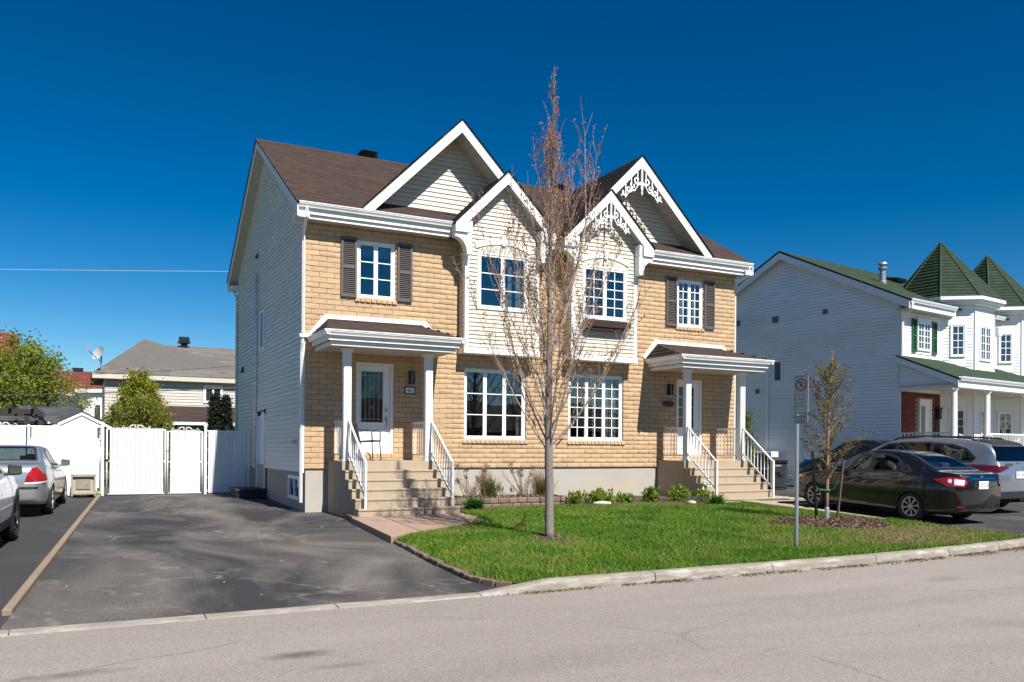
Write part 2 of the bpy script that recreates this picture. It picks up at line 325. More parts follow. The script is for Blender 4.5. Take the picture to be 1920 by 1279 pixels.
for pts, w in (([(5.19, 4.85), (5.2, 4.55), (5.16, 4.3), (5.15, 4.0), (5.05, 3.6)], .0035), ([(-.6, 6.75), (-.1, 6.86), (.3, 7.05), (.7, 7.1), (1.3, 7.4)], .003),): crack(pts, w)
# far pavement side of the street (behind the camera) stays plain ground
sheet('driveway', [0, .25, .5, .75, 1], [8.45 + .5 * i for i in range(34)] + [25.4], lambda x, y: zdl(y), M_drive,
      xf=lambda u, y: np.interp(y, [8.4, 25], [-.70, .36]) + u * (np.interp(y, [8.3, 8.75, 9.2, 10, 12, 13, 15.5, 16.1, 18.7, 18.72, 26], [4.62, 4.36, 4.27, 4.30, 4.46, 4.56, 4.72, 4.8, 4.98, 4.33, 4.33]) - np.interp(y, [8.4, 25], [-.70, .36])))
sheet('neighbour_driveway', [0, .33, .66, 1], [8.45 + .6 * i for i in range(29)], lambda x, y: zdl(y) - .004, M_drive2,
      xf=lambda u, y: -6.0 + u * (np.interp(y, [8.4, 25], [-.66, .40]) + 6.0))
sheet('right_driveway', [0, .15, .3, .6, 1], [8.9 + .6 * i for i in range(24)], lambda x, y: zdr(y), M_drive2,
      xf=lambda u, y: 15.28 + u * (23.9 - 15.28))
# lawn
LEFT = ([8.3, 8.6, 8.9, 9.2, 10, 11, 12, 13.1, 15.5, 18], [4.75, 4.55, 4.32, 4.24, 4.27, 4.33, 4.43, 4.50, 4.66, 4.95])
def lx0(y): return float(np.interp(y, *LEFT))
def lx1(y): return 15.08 if y < 12 else float(np.interp(y, [12, 14.4, 18], [15.0, 14.75, 14.7]))
def dry(x, y):   # where the turf is thin and yellow (from the photograph: kerb side on the right, patches round the trees)
    d = .75 * np.exp(-(((x - 12.6) / 2.6) ** 2 + ((y - 9.75) / .75) ** 2)) + .9 * np.exp(-(((x - 13.6) / 1.3) ** 2 + ((y - 10.7) / 1.1) ** 2))
    d += .75 * np.exp(-(((x - 6.5) / .8) ** 2 + ((y - 11.35) / .55) ** 2)) + .5 * np.exp(-(((x - 5.6) / .5) ** 2 + ((y - 13.3) / .5) ** 2))
    return d
m, t, b = mk('lawn_soil_and_thatch'); L = t.links.new
g = N(t, 'ShaderNodeNewGeometry'); n1 = N(t, 'ShaderNodeTexNoise', i_Scale=1.1, i_Detail=7.0, i_Roughness=.7); L(g.outputs['Position'], n1.inputs['Vector'])
cr = N(t, 'ShaderNodeValToRGB'); L(n1.outputs['Fac'], cr.inputs[0])
cr.color_ramp.elements[0].position = .35; cr.color_ramp.elements[0].color = (.032, .06, .009, 1)
cr.color_ramp.elements[1].position = .62; cr.color_ramp.elements[1].color = (.10, .075, .034, 1)
L(cr.outputs[0], b.inputs['Base Color']); b.inputs['Roughness'].default_value = .95
M_lawn = m
sheet('lawn', [i / 24 for i in range(25)], [8.4 + .02 + i * (18.62 - 8.42) / 30 for i in range(31)], lambda x, y: lz(x, y), M_lawn,
      xf=lambda u, y: lx0(y) + u * (lx1(y) - lx0(y)), yf=lambda x, y: y + (yk(x) + .14 - 8.42) * max(0, (11 - y) / 2.6) if y < 11 else y)
def slab_in(x, y): return (y > 12.95) & (y < 16.4) & (x < 7.05) & (y > 12.99 + (x - 4.42) * .66)
# grass blades: thin triangles all over the lawn, sparser and shorter where it is dry
m, t, b = mk('grass_blades'); L = t.links.new
g = N(t, 'ShaderNodeNewGeometry'); n1 = N(t, 'ShaderNodeTexNoise', i_Scale=.9, i_Detail=6.0, i_Roughness=.7); L(g.outputs['Position'], n1.inputs['Vector'])
ad = N(t, 'ShaderNodeMath', operation='MULTIPLY_ADD'); L(g.outputs['Random Per Island'], ad.inputs[0]); ad.inputs[1].default_value = .44; ad.inputs[2].default_value = -.22
at_ = N(t, 'ShaderNodeAttribute', attribute_name='dry')
s1 = N(t, 'ShaderNodeMath', operation='ADD'); L(n1.outputs['Fac'], s1.inputs[0]); L(ad.outputs[0], s1.inputs[1])
s2 = N(t, 'ShaderNodeMath', operation='MULTIPLY_ADD'); L(at_.outputs['Fac'], s2.inputs[0]); s2.inputs[1].default_value = .33; L(s1.outputs[0], s2.inputs[2])
cr = N(t, 'ShaderNodeValToRGB'); L(s2.outputs[0], cr.inputs[0]); e = cr.color_ramp.elements
e[0].position = .28; e[0].color = (.024, .078, .002, 1); e[1].position = .90; e[1].color = (.23, .155, .075, 1)
for p, c in ((.47, (.058, .165, .004)), (.61, (.115, .215, .010)), (.74, (.19, .18, .045))):
    q = e.new(p); q.color = (*c, 1)
L(cr.outputs[0], b.inputs['Base Color']); b.inputs['Roughness'].default_value = .6; b.inputs['Specular IOR Level'].default_value = .25
b.inputs['Subsurface Weight'].default_value = 0
M_grass = m
def blades(n, x, y, z, h, w, lean, dryv, name, mat=None, kind='stuff', label=None, cat=None):
    a = rng.uniform(0, 2 * np.pi, n); dx = np.cos(a) * w; dy = np.sin(a) * w
    lx = rng.normal(0, lean, n) * h; ly = rng.normal(0, lean, n) * h
    V = np.empty((n, 3, 3), np.float32)
    V[:, 0] = np.stack([x - dx, y - dy, z - .004], 1); V[:, 1] = np.stack([x + dx, y + dy, z - .004], 1); V[:, 2] = np.stack([x + lx, y + ly, z + h], 1)
    ob = npmesh(name, V.reshape(-1, 3), np.arange(3 * n).reshape(n, 3), mat or M_grass, kind=kind)
    at = ob.data.attributes.new('dry', 'FLOAT', 'POINT'); at.data.foreach_set('value', np.repeat(dryv, 3).astype(np.float32))
    return tag(ob, label, cat)
n = 330000
y = 8.5 + 9.0 * rng.random(n) ** 1.25; u = rng.random(n)
x0 = np.interp(y, *LEFT); x1 = np.where(y < 12, 15.05, 14.8); x = x0 + .02 + u * (x1 - x0)
bedy = np.interp(x, [4, 7, 7.1, 7.6, 10.2, 10.9, 12.4, 13.3, 13.9, 14, 16], [17.5, 17.5, 16.8, 16.75, 17.0, 16.55, 16.5, 15.9, 15.75, 16.1, 16.1])
ykv = np.where(x < 9, 8.40, 8.40 + .0143 * (x - 9) ** 2)
d = dry(x, y)
keep = (y > ykv + .16) & (y < bedy) & ~slab_in(x, y) & (rng.random(n) > .62 * d) & (((x - 6.82) / .30) ** 2 + ((y - 11.95) / .26) ** 2 > 1)
mul = ((x - 13.3) / 1.25) ** 2 + ((y - 11.95) / .95) ** 2
keep &= (mul > 1)
x, y, d = x[keep], y[keep], d[keep]; n = len(x)
pn = np.sin(x * 1.7 + 2 * np.sin(y * 1.3)) * np.sin(y * 2.1 + 1.5 * np.sin(x * 1.1 + 1)) + .5 * np.sin(x * 4.3 + y * 3.7) * np.sin(y * 5.1 - x * 2.9)
k2 = (rng.random(n) > .55 * np.clip(pn - .15, 0, 1)); x, y, d, pn = x[k2], y[k2], d[k2] + .32 * np.clip(pn[k2] - .1, 0, 1), pn[k2]; n = len(x)
cl = .5 + .5 * np.sin(x * 3.1 + np.sin(y * 2.3) * 2) * np.sin(y * 2.7 + np.sin(x * 1.9) * 2)
h = (.030 + .030 * rng.random(n) + .025 * cl * rng.random(n)) * (1 - .45 * np.clip(d, 0, 1))
blades(n, x, y, lz(x, y), h, .0042 + .002 * rng.random(n), .55, d, 'lawn_grass', label='short green spring lawn in front of the brick house, dry near the kerb', cat='grass')
# kerb: low across the driveway, then rising to a full kerb, made of cast lengths
M_kerb = pm('worn_concrete_kerb', (.30, .27, .225), .88, .16, 3, .22, 90, bump=.004, bscale=70, dirt=(.62, .59, .54), dscale=3.6, damt=.75, stretch=(.8, 2, 3))
kerb = bpy.data.objects.new('kerb', None); COL.objects.link(kerb); kerb['kind'] = 'structure'
def kerb_h(x): return float(np.interp(x, [-50, 3.95, 4.25, 4.8, 60], [.022, .022, .06, .125, .125]))
cuts = [-9, -6.1, -3.2, -.6, 1.02, 2.3, 3.92, 6.3, 8.25, 10.3, 12.1, 13.6, 15.1, 17.6, 20, 23, 26, 30]
for a, c in zip(cuts[:-1], cuts[1:]):
    if a >= 15.1: hh = lambda x: .03
    else: hh = kerb_h
    mb = MB(); k = 8; ring = []
    for i in range(k + 1):
        x = a + .006 + (c - a - .012) * i / k; h = hh(x); y = yk(x); z = -1.665
        jj = random.uniform(-.006, .006)
        pr = [(y, z - .1), (y + .004, z + .25 * h), (y + .012 + jj * .5, z + h * .72), (y + .03 + jj, z + h * .95), (y + .06, z + h + .004), (y + .17, z + h + .006), (y + .17, z - .1)]
        ring.append([(x, p, q) for p, q in pr])
    for i in range(k):
        for j in range(6):
            n0 = len(mb.v); mb.v += [ring[i][j], ring[i + 1][j], ring[i + 1][j + 1], ring[i][j + 1]]; mb.f.append((n0, n0 + 1, n0 + 2, n0 + 3))
    for r_ in (ring[0], ring[-1]): mb.face(r_)
    mb.build('kerb_segment', M_kerb, kerb)
# litter of dead leaves and grit lying in the gutter
M_litter = pm('dead_leaf_litter', (.16, .10, .06), .95, .3, 20, .2, 100, island=.6, hue=.04)
n = 5200; x = np.concatenate([4.2 + 2.5 * rng.random(700) , 6 + 10 * rng.random(n - 700) ** .75]); yy = np.where(x < 9, 8.40, 8.40 + .0143 * (x - 9) ** 2) - np.abs(rng.normal(0, .055 + .007 * np.clip(x - 5, 0, 9), n)) - .004
clump = (np.sin(x * 4.1) + np.sin(x * 9.7 + 1) + rng.normal(0, .8, n)) > -.7
x, yy = x[clump], yy[clump]; n = len(x)
def flakes(name, x, y, z, s, mat, parent=None, tilt=.35, kind='stuff'):
    n = len(x); a = rng.uniform(0, 2 * np.pi, n); ca, sa = np.cos(a) * s, np.sin(a) * s; as_ = rng.uniform(.3, .8, n)
    t1 = rng.normal(0, tilt, n) * s; t2 = rng.normal(0, tilt, n) * s
    V = np.empty((n, 4, 3), np.float32)
    V[:, 0] = np.stack([x - ca, y - sa, z - t1], 1); V[:, 1] = np.stack([x + sa * as_, y - ca * as_, z + t2], 1)
    V[:, 2] = np.stack([x + ca, y + sa, z + t1], 1); V[:, 3] = np.stack([x - sa * as_, y + ca * as_, z - t2], 1)
    return npmesh(name, V.reshape(-1, 3), np.arange(4 * n).reshape(n, 4), mat, parent, kind=kind)
tag(flakes('leaf_litter', x, yy, -1.652 + .01 * rng.random(n), rng.uniform(.005, .018, n), M_litter), 'brown dead leaves and grit lying along the kerb gutter', 'leaf litter')
# stray specks on road and drives
M_speck = pm('pale_grit', (.45, .42, .38), .9, .2, 5, .2, 50, island=.5)
n = 500; x = rng.uniform(-2, 16, n); y = rng.uniform(3.5, 8.3, n)
tag(flakes('road_grit', x, y, np.full(n, -1.655), rng.uniform(.002, .008, n), M_litter), 'scattered bits of grit and leaf on the grey street', 'grit')
n = 140; x = rng.uniform(-.3, 4.1, n); y = rng.uniform(9, 23, n)
tag(flakes('driveway_grit', x, y, zdl(y) + .004, rng.uniform(.004, .012, n), M_speck), 'pale specks of grit on the dark driveway', 'grit')
# timber strip between the two driveways, three lengths
ts = thing('timber_divider', (0, 16, -1.55), 'weathered timber strip dividing the two dark driveways', 'timber edging')
for a, c in ((9.3, 14.6), (14.62, 19.9), (19.92, 25.0)):
    mb = MB(); xa, xb = np.interp([a, c], [8.4, 25], [-.78, .26])
    za, zb = zdl(a), zdl(c)
    mb.hexa([(xa, a, za - .05), (xa + .09, a, za - .05), (xb + .09, c, zb - .05), (xb, c, zb - .05), (xa, a, za + .055), (xa + .09, a, za + .055), (xb + .09, c, zb + .055), (xb, c, zb + .055)])
    mb.build('timber', M_timber, ts, bevel=.012)
# slab walk at the foot of the left steps, and edging bricks
sl = thing('slab_walk', (5.5, 15, -1.47), 'pinkish concrete slab walk at the foot of the left steps', 'walkway')
polys = [[(4.42, 12.99), (5.12, 13.47), (5.30, 16.2), (4.68, 16.2)], [(5.14, 13.48), (5.86, 13.98), (6.0, 16.2), (5.32, 16.2)], [(5.88, 13.99), (6.50, 14.42), (6.68, 14.75), (6.75, 16.2), (6.02, 16.2)], [(6.70, 14.80), (7.05, 15.4), (7.06, 16.2), (6.77, 16.2)]]
for p in polys:
    mb = MB(); n0 = len(p)
    mb.add([(x, y, zdl(y) - .02) for x, y in p] + [(x, y, -1.54 + (y - 8.65) * (.014 + .0012 * (x - 4)) + .024) for x, y in p], [tuple(range(n0))[::-1], tuple(range(n0, 2 * n0))] + [(i, (i + 1) % n0, n0 + (i + 1) % n0, n0 + i) for i in range(n0)])
    mb.build('slab', M_paver, sl, bevel=.012)
ed = thing('brick_edging', (4.4, 11, -1.55), 'curved row of small brown bricks edging the lawn along the driveway', 'edging')
pts = [(4.50, 13.0), (4.42, 12), (4.31, 11), (4.25, 10), (4.22, 9.3), (4.29, 8.95), (4.52, 8.70), (4.62, 8.62)]
P_ = [Vector((x, y, 0)) for x, y in pts]; seglen = 0; path = []
for a, c in zip(P_[:-1], P_[1:]):
    k = max(1, int((c - a).length / .02))
    path += [a.lerp(c, i / k) for i in range(k)]
i = 0
while i + 11 < len(path):
    k = random.choice((9, 10, 11, 12)); a, c = path[i], path[min(i + k, len(path) - 1)]; d_ = (c - a).normalized(); nn = Vector((-d_.y, d_.x, 0)); a2 = a + d_ * .006; c2 = c - d_ * .006
    w = .045 + random.uniform(-.008, .008); z0 = zdl(a.y) - .03; z1 = zdl(a.y) + random.uniform(.045, .07)
    q = [a2 - nn * w, c2 - nn * w, c2 + nn * w, a2 + nn * w]
    MB().hexa([(p.x, p.y, z0) for p in q] + [(p.x, p.y, z1) for p in q]).build('brick', M_edge, ed, bevel=.014)
    i += k
ed2 = thing('block_border', (4.8, 17, -1.5), 'low brown block border beside the left concrete stairs', 'edging')
for k in range(6):
    ya = 16.1 + k * .4; xa, xb = np.interp([ya, ya + .39], [16.1, 18.5], [4.70, 4.96]); zz = zdl(ya) - .03
    MB().hexa([(xa, ya, zz), (xa + .11, ya, zz), (xb + .11, ya + .39, zz), (xb, ya + .39, zz)] + [(xa, ya, -1.40), (xa + .11, ya, -1.40), (xb + .11, ya + .39, -1.39), (xb, ya + .39, -1.39)]).build('block', M_edge, ed2, bevel=.015)
# paver strip between lawn and right driveway, walk from the right steps
pv = thing('paver_strip', (15.1, 12, -1.47), 'buff paver strip between the lawn and the right driveway', 'paving')
yy = 9.2; k = 0
while yy < 17.6:
    y1 = min(yy + .6, 17.7); w = float(np.interp(yy, [9.2, 12.5, 14.3, 15.2], [.10, .26, .5, .5])); xl = 15.28 - w
    MB().hexa([(xl, yy + .004, zdr(yy) - .1), (15.27, yy + .004, zdr(yy) - .1), (15.27, y1, zdr(y1) - .1), (xl, y1, zdr(y1) - .1), (xl, yy + .004, zdr(yy) + .012), (15.27, yy + .004, zdr(yy) + .012), (15.27, y1, zdr(y1) + .012), (xl, y1, zdr(y1) + .012)]).build('paver', M_pave2, pv, bevel=.008)
    yy += .607
for yy in (15.0, 15.62, 16.24, 16.86, 17.48):
    for xx in (15.29, 15.9, 16.51):
        if xx < 16.3 and yy > 16: continue
        MB().box(xx, xx + .6, yy, yy + .6, zdr(yy) - .1, zdr(yy) + .016).build('paver', M_pave2, pv, bevel=.008)
# raised bed: two courses of retaining blocks, soil behind
rw = thing('retaining_wall', (9, 17.5, -1.4), 'two course wall of rough brown blocks holding the flower bed', 'retaining wall')
for c in range(2):
    xx = 7.15 + (.12 if c else 0); k = 0
    while xx < 10.45:
        ln = random.uniform(.22, .34); yb = 17.42 + .05 * math.sin((xx - 7) * .9) + c * .015 + random.uniform(-.006, .006)
        z0 = -1.43 + c * .128
        mb = MB(); mb.box(xx + .005, xx + ln - .005, yb, yb + .2, z0, z0 + .120); o = mb.build('block', M_blockw, rw, bevel=.022, seg=2)
        xx += ln
sheet('flower_bed', [7.0, 7.8, 8.6, 9.4, 10.0, 10.45], [17.5, 17.8, 18.2, 18.66], lambda x, y: -1.20 + .03 * math.sin(x * 5) + .02 * math.sin(y * 7 + x), M_soil)
sheet('garden_bed', [10.2, 10.9, 11.6, 12.4, 13.0, 13.6, 14.02], [0, .33, .66, 1], lambda x, y: lz(x, y) + .012 + .012 * math.sin(x * 6 + y * 3), M_soil,
      yf=lambda x, v: (1 - v) * float(np.interp(x, [10.2, 10.9, 12.4, 13.3, 14.1], [16.98, 16.6, 16.55, 15.95, 15.7])) + v * 18.66)
# mulch ring round the young tree
M_mulch = pm('bark_mulch', (.165, .105, .078), .95, .3, 12, .3, 80, island=.65, hue=.03)
n = 9000; r_ = np.sqrt(rng.random(n)); a = rng.uniform(0, 2 * np.pi, n); x = 13.3 + 1.27 * r_ * np.cos(a) * (1 + .1 * np.sin(3 * a)); y = 11.95 + .97 * r_ * np.sin(a)
tag(flakes('bark_mulch', x, y, lz(x, y) + .012 + .035 * (1 - r_) + .012 * rng.random(n), rng.uniform(.012, .032, n), M_mulch, tilt=.5), 'ring of brown bark mulch round the young tree', 'mulch')
n = 900; r_ = np.sqrt(rng.random(n)); a = rng.uniform(0, 2 * np.pi, n); x = 6.82 + .36 * r_ * np.cos(a); y = 11.95 + .3 * r_ * np.sin(a)
tag(flakes('tree_mulch', x, y, lz(x, y) + .008 + .012 * rng.random(n), rng.uniform(.01, .025, n), M_mulch, tilt=.4), 'small patch of mulch at the foot of the tall tree', 'mulch')
# ------------------------------------------------------------------ building kit
def wall_open(P, u0, u1, z0, z1, ops, thick=.2):
    mb = MB(); us = sorted({u0, u1, *[min(max(a, u0), u1) for o in ops for a in o[:2]]}); zs = sorted({z0, z1, *[min(max(a, z0), z1) for o in ops for a in o[2:]]})
    inside = lambda u, z: any(o[0] < u < o[1] and o[2] < z < o[3] for o in ops)
    for a, b_ in zip(us[:-1], us[1:]):
        for c, d_ in zip(zs[:-1], zs[1:]):
            if not inside((a + b_) / 2, (c + d_) / 2): mb.face([P(a, 0, c), P(b_, 0, c), P(b_, 0, d_), P(a, 0, d_)])
    for a, b_, c, d_ in ops:
        for p, q in (((a, c), (b_, c)), ((b_, c), (b_, d_)), ((b_, d_), (a, d_)), ((a, d_), (a, c))):
            mb.face([P(p[0], 0, p[1]), P(q[0], 0, q[1]), P(q[0], -thick, q[1]), P(p[0], -thick, p[1])])
    return mb
def siding(parent, P, z0, z1, h, ext, cuts, mat, name='siding_board', out=.022, gap=.009):
    z = z0
    while z < z1 - .005:
        zt = min(z + h, z1)
        e0, e1 = ext(z), ext(zt)
        if e0 is None or e0[1] - e0[0] < .02: break
        if e1 is None or e1[1] < e1[0]: mid = (e0[0] + e0[1]) / 2; e1 = (mid, mid)
        zm = (z + zt) / 2
        for a, b_ in sub_intervals(e0[0], e0[1], [(c[0], c[1]) for c in cuts if c[2] < zm < c[3]]):
            ta = e1[0] if abs(a - e0[0]) < 1e-6 else a; tb = e1[1] if abs(b_ - e0[1]) < 1e-6 else b_
            if tb < ta: ta = tb = (ta + tb) / 2
            lip = out + random.uniform(-.001, .0015)
            mb = MB(); mb.add([P(a, 0, z + gap), P(b_, 0, z + gap), P(b_, lip, z + gap), P(a, lip, z + gap), P(ta, .004, zt), P(tb, .004, zt), P(tb, 0, zt), P(ta, 0, zt)],
                              [(0, 1, 2, 3), (3, 2, 5, 4), (4, 5, 6, 7), (0, 3, 4, 7), (1, 6, 5, 2)])
            mb.build(name, mat, parent)
        z = zt
def window(parent, P, u0, u1, z0, z1, sashes=2, cols=1, rows=3, o=-.10, depth=.06, fr=.05, sw=.045, mw=.022, room=True, curtain=(), glass=None, mat=None, name='window', roomdepth=1.3, back=-.2):
    mat = mat or M_whitep; glass = glass or M_glass
    mb = MB(); mb.pbox(P, u0, u1, o, o + depth, z0, z0 + fr).pbox(P, u0, u1, o, o + depth, z1 - fr, z1)
    mb.pbox(P, u0, u0 + fr, o, o + depth, z0 + fr, z1 - fr).pbox(P, u1 - fr, u1, o, o + depth, z0 + fr, z1 - fr)
    w = mb.build(name, mat, parent, bevel=.004, seg=1)
    iw = (u1 - u0 - 2 * fr) / sashes
    for i in range(sashes):
        a = u0 + fr + i * iw + (.004 if i else 0); b_ = u0 + fr + (i + 1) * iw - (.004 if i < sashes - 1 else 0); c = z0 + fr; d_ = z1 - fr
        s = MB(); oo = o + depth - .014; ob = o + .004
        s.pbox(P, a, b_, ob, oo, c, c + sw).pbox(P, a, b_, ob, oo, d_ - sw, d_).pbox(P, a, a + sw, ob, oo, c + sw, d_ - sw).pbox(P, b_ - sw, b_, ob, oo, c + sw, d_ - sw)
        s.build('sash', mat, w, bevel=.003, seg=1)
        ga, gb, gc, gd = a + sw, b_ - sw, c + sw, d_ - sw
        m_ = MB()
        for k in range(1, cols): x = ga + (gb - ga) * k / cols; m_.pbox(P, x - mw / 2, x + mw / 2, o + .016, o + .034, gc, gd)
        for k in range(1, rows): z = gc + (gd - gc) * k / rows; m_.pbox(P, ga, gb, o + .017, o + .0335, z - mw / 2, z + mw / 2)
        if m_.v: m_.build('muntin', mat, w)
        ta_, tb_ = random.uniform(-.007, .007), random.uniform(-.006, .006); pq = lambda u, z: P(u, o + .022 + ta_ * (u - ga) + tb_ * (z - gc), z)
        for k in range(cols):
            for j in range(rows):
                pa, pb = ga + (gb - ga) * k / cols + .001, ga + (gb - ga) * (k + 1) / cols - .001; pc, pd = gc + (gd - gc) * j / rows + .001, gc + (gd - gc) * (j + 1) / rows - .001
                MB().face([pq(pa, pc), pq(pb, pc), pq(pb, pd), pq(pa, pd)]).build('pane', glass, w, recalc=False)
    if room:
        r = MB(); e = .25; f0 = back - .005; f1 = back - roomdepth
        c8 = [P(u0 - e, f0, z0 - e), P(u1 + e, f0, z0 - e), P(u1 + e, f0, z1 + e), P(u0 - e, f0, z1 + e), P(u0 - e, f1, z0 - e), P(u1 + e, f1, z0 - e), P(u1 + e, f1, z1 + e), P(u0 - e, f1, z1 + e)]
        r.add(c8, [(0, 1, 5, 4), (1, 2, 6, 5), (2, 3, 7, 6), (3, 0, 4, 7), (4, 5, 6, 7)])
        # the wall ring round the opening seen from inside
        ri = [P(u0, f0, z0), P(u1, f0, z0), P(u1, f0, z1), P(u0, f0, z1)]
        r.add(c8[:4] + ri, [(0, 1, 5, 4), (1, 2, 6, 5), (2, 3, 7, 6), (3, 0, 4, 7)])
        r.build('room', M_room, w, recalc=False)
    for (ca, cb, cz0, cz1) in curtain:
        V = []; Fc = []; k = max(8, int((cb - ca) / .02))
        for i in range(k + 1):
            u = ca + (cb - ca) * i / k; off = o - .10 + .022 * math.sin(i * 1.1 + ca * 9) + .01 * math.sin(i * .37)
            V += [P(u, off, cz0), P(u, off, cz1)]
        for i in range(k): Fc.append((2 * i, 2 * i + 2, 2 * i + 3, 2 * i + 1))
        npmesh('curtain', V, Fc, M_curtain, w, smooth=True)
    return w
def shingles(parent, P, vmax, ufun, mat, exp=.14, tab=.30, name='shingles', lift=.011, skip=None):
    """P(u, v, off) -> point; tabs laid course by course"""
    V = []; Fc = []; j = 0; v = 0.0
    while v < vmax - .01:
        vt = min(v + exp * 1.04, vmax); a, b_ = ufun(min(v + exp / 2, vmax))
        if b_ - a > .03:
            st = a - tab * random.random()
            u = st
            while u < b_:
                w = tab * random.uniform(.7, 1.3); ua, ub = max(u, a), min(u + w - .004, b_)
                if ub - ua > .02 and not (skip and skip((ua + ub) / 2, v)):
                    l = lift * random.uniform(.8, 1.35); n = len(V)
                    V += [P(ua, v, l), P(ub, v, l), P(ub, vt, .003), P(ua, vt, .003), P(ua, v + .003, -.004), P(ub, v + .003, -.004)]
                    Fc += [(n, n + 1, n + 2, n + 3), (n + 4, n + 5, n + 1, n)]
                u += w
        v += exp; j += 1
    return npmesh(name, V, Fc, mat, parent, kind='stuff')
def slope(p0, udir, vdir):
    p0 = Vector(p0); U = Vector(udir).normalized(); Vv = Vector(vdir).normalized(); n = U.cross(Vv).normalized()
    if n.z < 0: n = -n
    return lambda u, v, o: tuple(p0 + U * u + Vv * v + n * o)
def louvre_shutter(parent, P, u0, u1, z0, z1, mat, o=.02):
    mb = MB(); f = .05; t_ = .045; zm = (z0 + z1) / 2
    mb.pbox(P, u0, u0 + f, o, o + t_, z0, z1).pbox(P, u1 - f, u1, o, o + t_, z0, z1)
    for a, b_ in ((z0, z0 + f * 1.3), (zm - f * .7, zm + f * .7), (z1 - f * 1.3, z1)): mb.pbox(P, u0 + f, u1 - f, o + .001, o + t_ - .002, a, b_)
    s = mb.build('shutter', mat, parent, bevel=.004, seg=1)
    lv = MB()
    for a, b_ in ((z0 + f * 1.3, zm - f * .7), (zm + f * .7, z1 - f * 1.3)):
        k = int((b_ - a) / .042)
        for i in range(k):
            z = a + (b_ - a) * (i + .5) / k
            lv.add([P(u0 + f, o + .006, z + .016), P(u1 - f, o + .006, z + .016), P(u1 - f, o + .036, z - .014), P(u0 + f, o + .036, z - .014), P(u0 + f, o, z + .010), P(u1 - f, o, z + .010), P(u1 - f, o + .030, z - .020), P(u0 + f, o + .030, z - .020)], MB.BF)
    lv.build('louvres', mat, s, kind='stuff')
    MB().pbox(P, u0 + .01, u1 - .01, o - .003, o + .004, z0 + .01, z1 - .01).build('shutter_back', mat, s)
    return s
# ------------------------------------------------------------------ the brick semi-detached house
MX = 21.004; CX = 10.502; F = 18.603; XL = 4.287; XR = MX - XL; BK = 27.83; RY = 23.2; RZ = 8.28
HOUSE = thing('semi_detached_house', (10.5, 23.2, -1.5), 'two storey sand brick semi-detached house with brown roof and twin white gables', 'house')
PF = Plane((0, F, 0), (1, 0, 0), (0, -1, 0)); PL = Plane((XL, 0, 0), (0, 1, 0), (-1, 0, 0)); PR = Plane((XR, 0, 0), (0, 1, 0), (1, 0, 0))
def mirr(o): return (MX - o[1], MX - o[0], o[2], o[3])
WIN = (8.171, 9.879, .196, 1.946); UP = (5.473, 6.389, 3.414, 4.739); DOOR = (5.474, 6.371, -.159, 1.941); BAYO = (8.10, 9.94, 2.45, 5.0)
ops = [WIN, UP, DOOR, BAYO]; ops = ops + [mirr(o) for o in ops]
PFm = Plane((0, F + .009, 0), (1, 0, 0), (0, -1, 0))
fw = wall_open(PFm, XL + .01, XR - .01, -.50, 5.03, ops, .2)
FW = fw.build('front_wall', M_mortar, HOUSE)
# bricks: running bond, each with its own rough chamfered face
rows = 46; RH = (4.985 + .50) / rows; BL = .342
nobrick = ops + [(8.02, 10.02, 2.27, 5.3), (MX - 10.02, MX - 8.02, 2.27, 5.3)]
bricks = []
for i in range(rows):
    z0 = -.50 + i * RH; z1 = z0 + RH; zm = (z0 + z1) / 2
    iv = sub_intervals(XL, XR, [(o[0], o[1]) for o in nobrick if o[2] - .03 < zm < o[3] + .03])
    for a, b_ in iv:
        u = XL - (BL / 2 if i % 2 else 0) - .02
        while u < b_:
            p, q = max(u, a), min(u + BL, b_)
            if q - p > .05: bricks.append((p + .0045, q - .0045, z0 + .005, z1 - .005))
            u += BL
def brick_arrays(w, h):
    J = lambda s: random.uniform(-s, s)
    c = .009; d0 = .009
    bk = [(0, 0), (w, 0), (w, h), (0, h)]
    v = [(x, -.012, z) for x, z in bk] + [(x + J(.0022), d0 * .35 + J(.001), z + J(.0025)) for x, z in bk]
    v += [(x + (c if x == 0 else -c) + J(.004), d0 + J(.004), z + (c if z == 0 else -c) + J(.004)) for x, z in bk]
    f = [(4, 5, 9, 8), (5, 6, 10, 9), (6, 7, 11, 10), (7, 4, 8, 11), (0, 1, 5, 4), (1, 2, 6, 5), (2, 3, 7, 6), (3, 0, 4, 7), (8, 9, 10, 11)]
    return v, f
order = sorted(bricks, key=lambda b: (b[0] + .17) ** 2 * .6 + (b[2] - .4) ** 2 * 1.5 if b[0] < 12 else 1e9)
single = order[:300]; rest = order[300:]
shared = []
for k in range(8):
    v, f = brick_arrays(BL - .009, RH - .010); me = bpy.data.meshes.new('brick')
    me.from_pydata([(x, -y, z) for x, y, z in v], [], f); me.materials.append(M_brick); shared.append(me)
for p, q, z0, z1 in single:
    if abs(q - p - (BL - .009)) < .004: me = random.choice(shared)
    else:
        v, f = brick_arrays(q - p, z1 - z0); me = bpy.data.meshes.new('brick'); me.from_pydata([(x, -y, z) for x, y, z in v], [], f); me.materials.append(M_brick)
    o = link('brick', me, FW); o.location = Vector((p, F, z0)) - org(FW)
V = []; Fc = []
for p, q, z0, z1 in rest:
    v, f = brick_arrays(q - p, z1 - z0); n = len(V); V += [(p + x, F - y, z0 + z) for x, y, z in v]; Fc += [tuple(i + n for i in ff) for ff in f]
npmesh('bricks', V, Fc, M_brick, FW, kind='stuff')
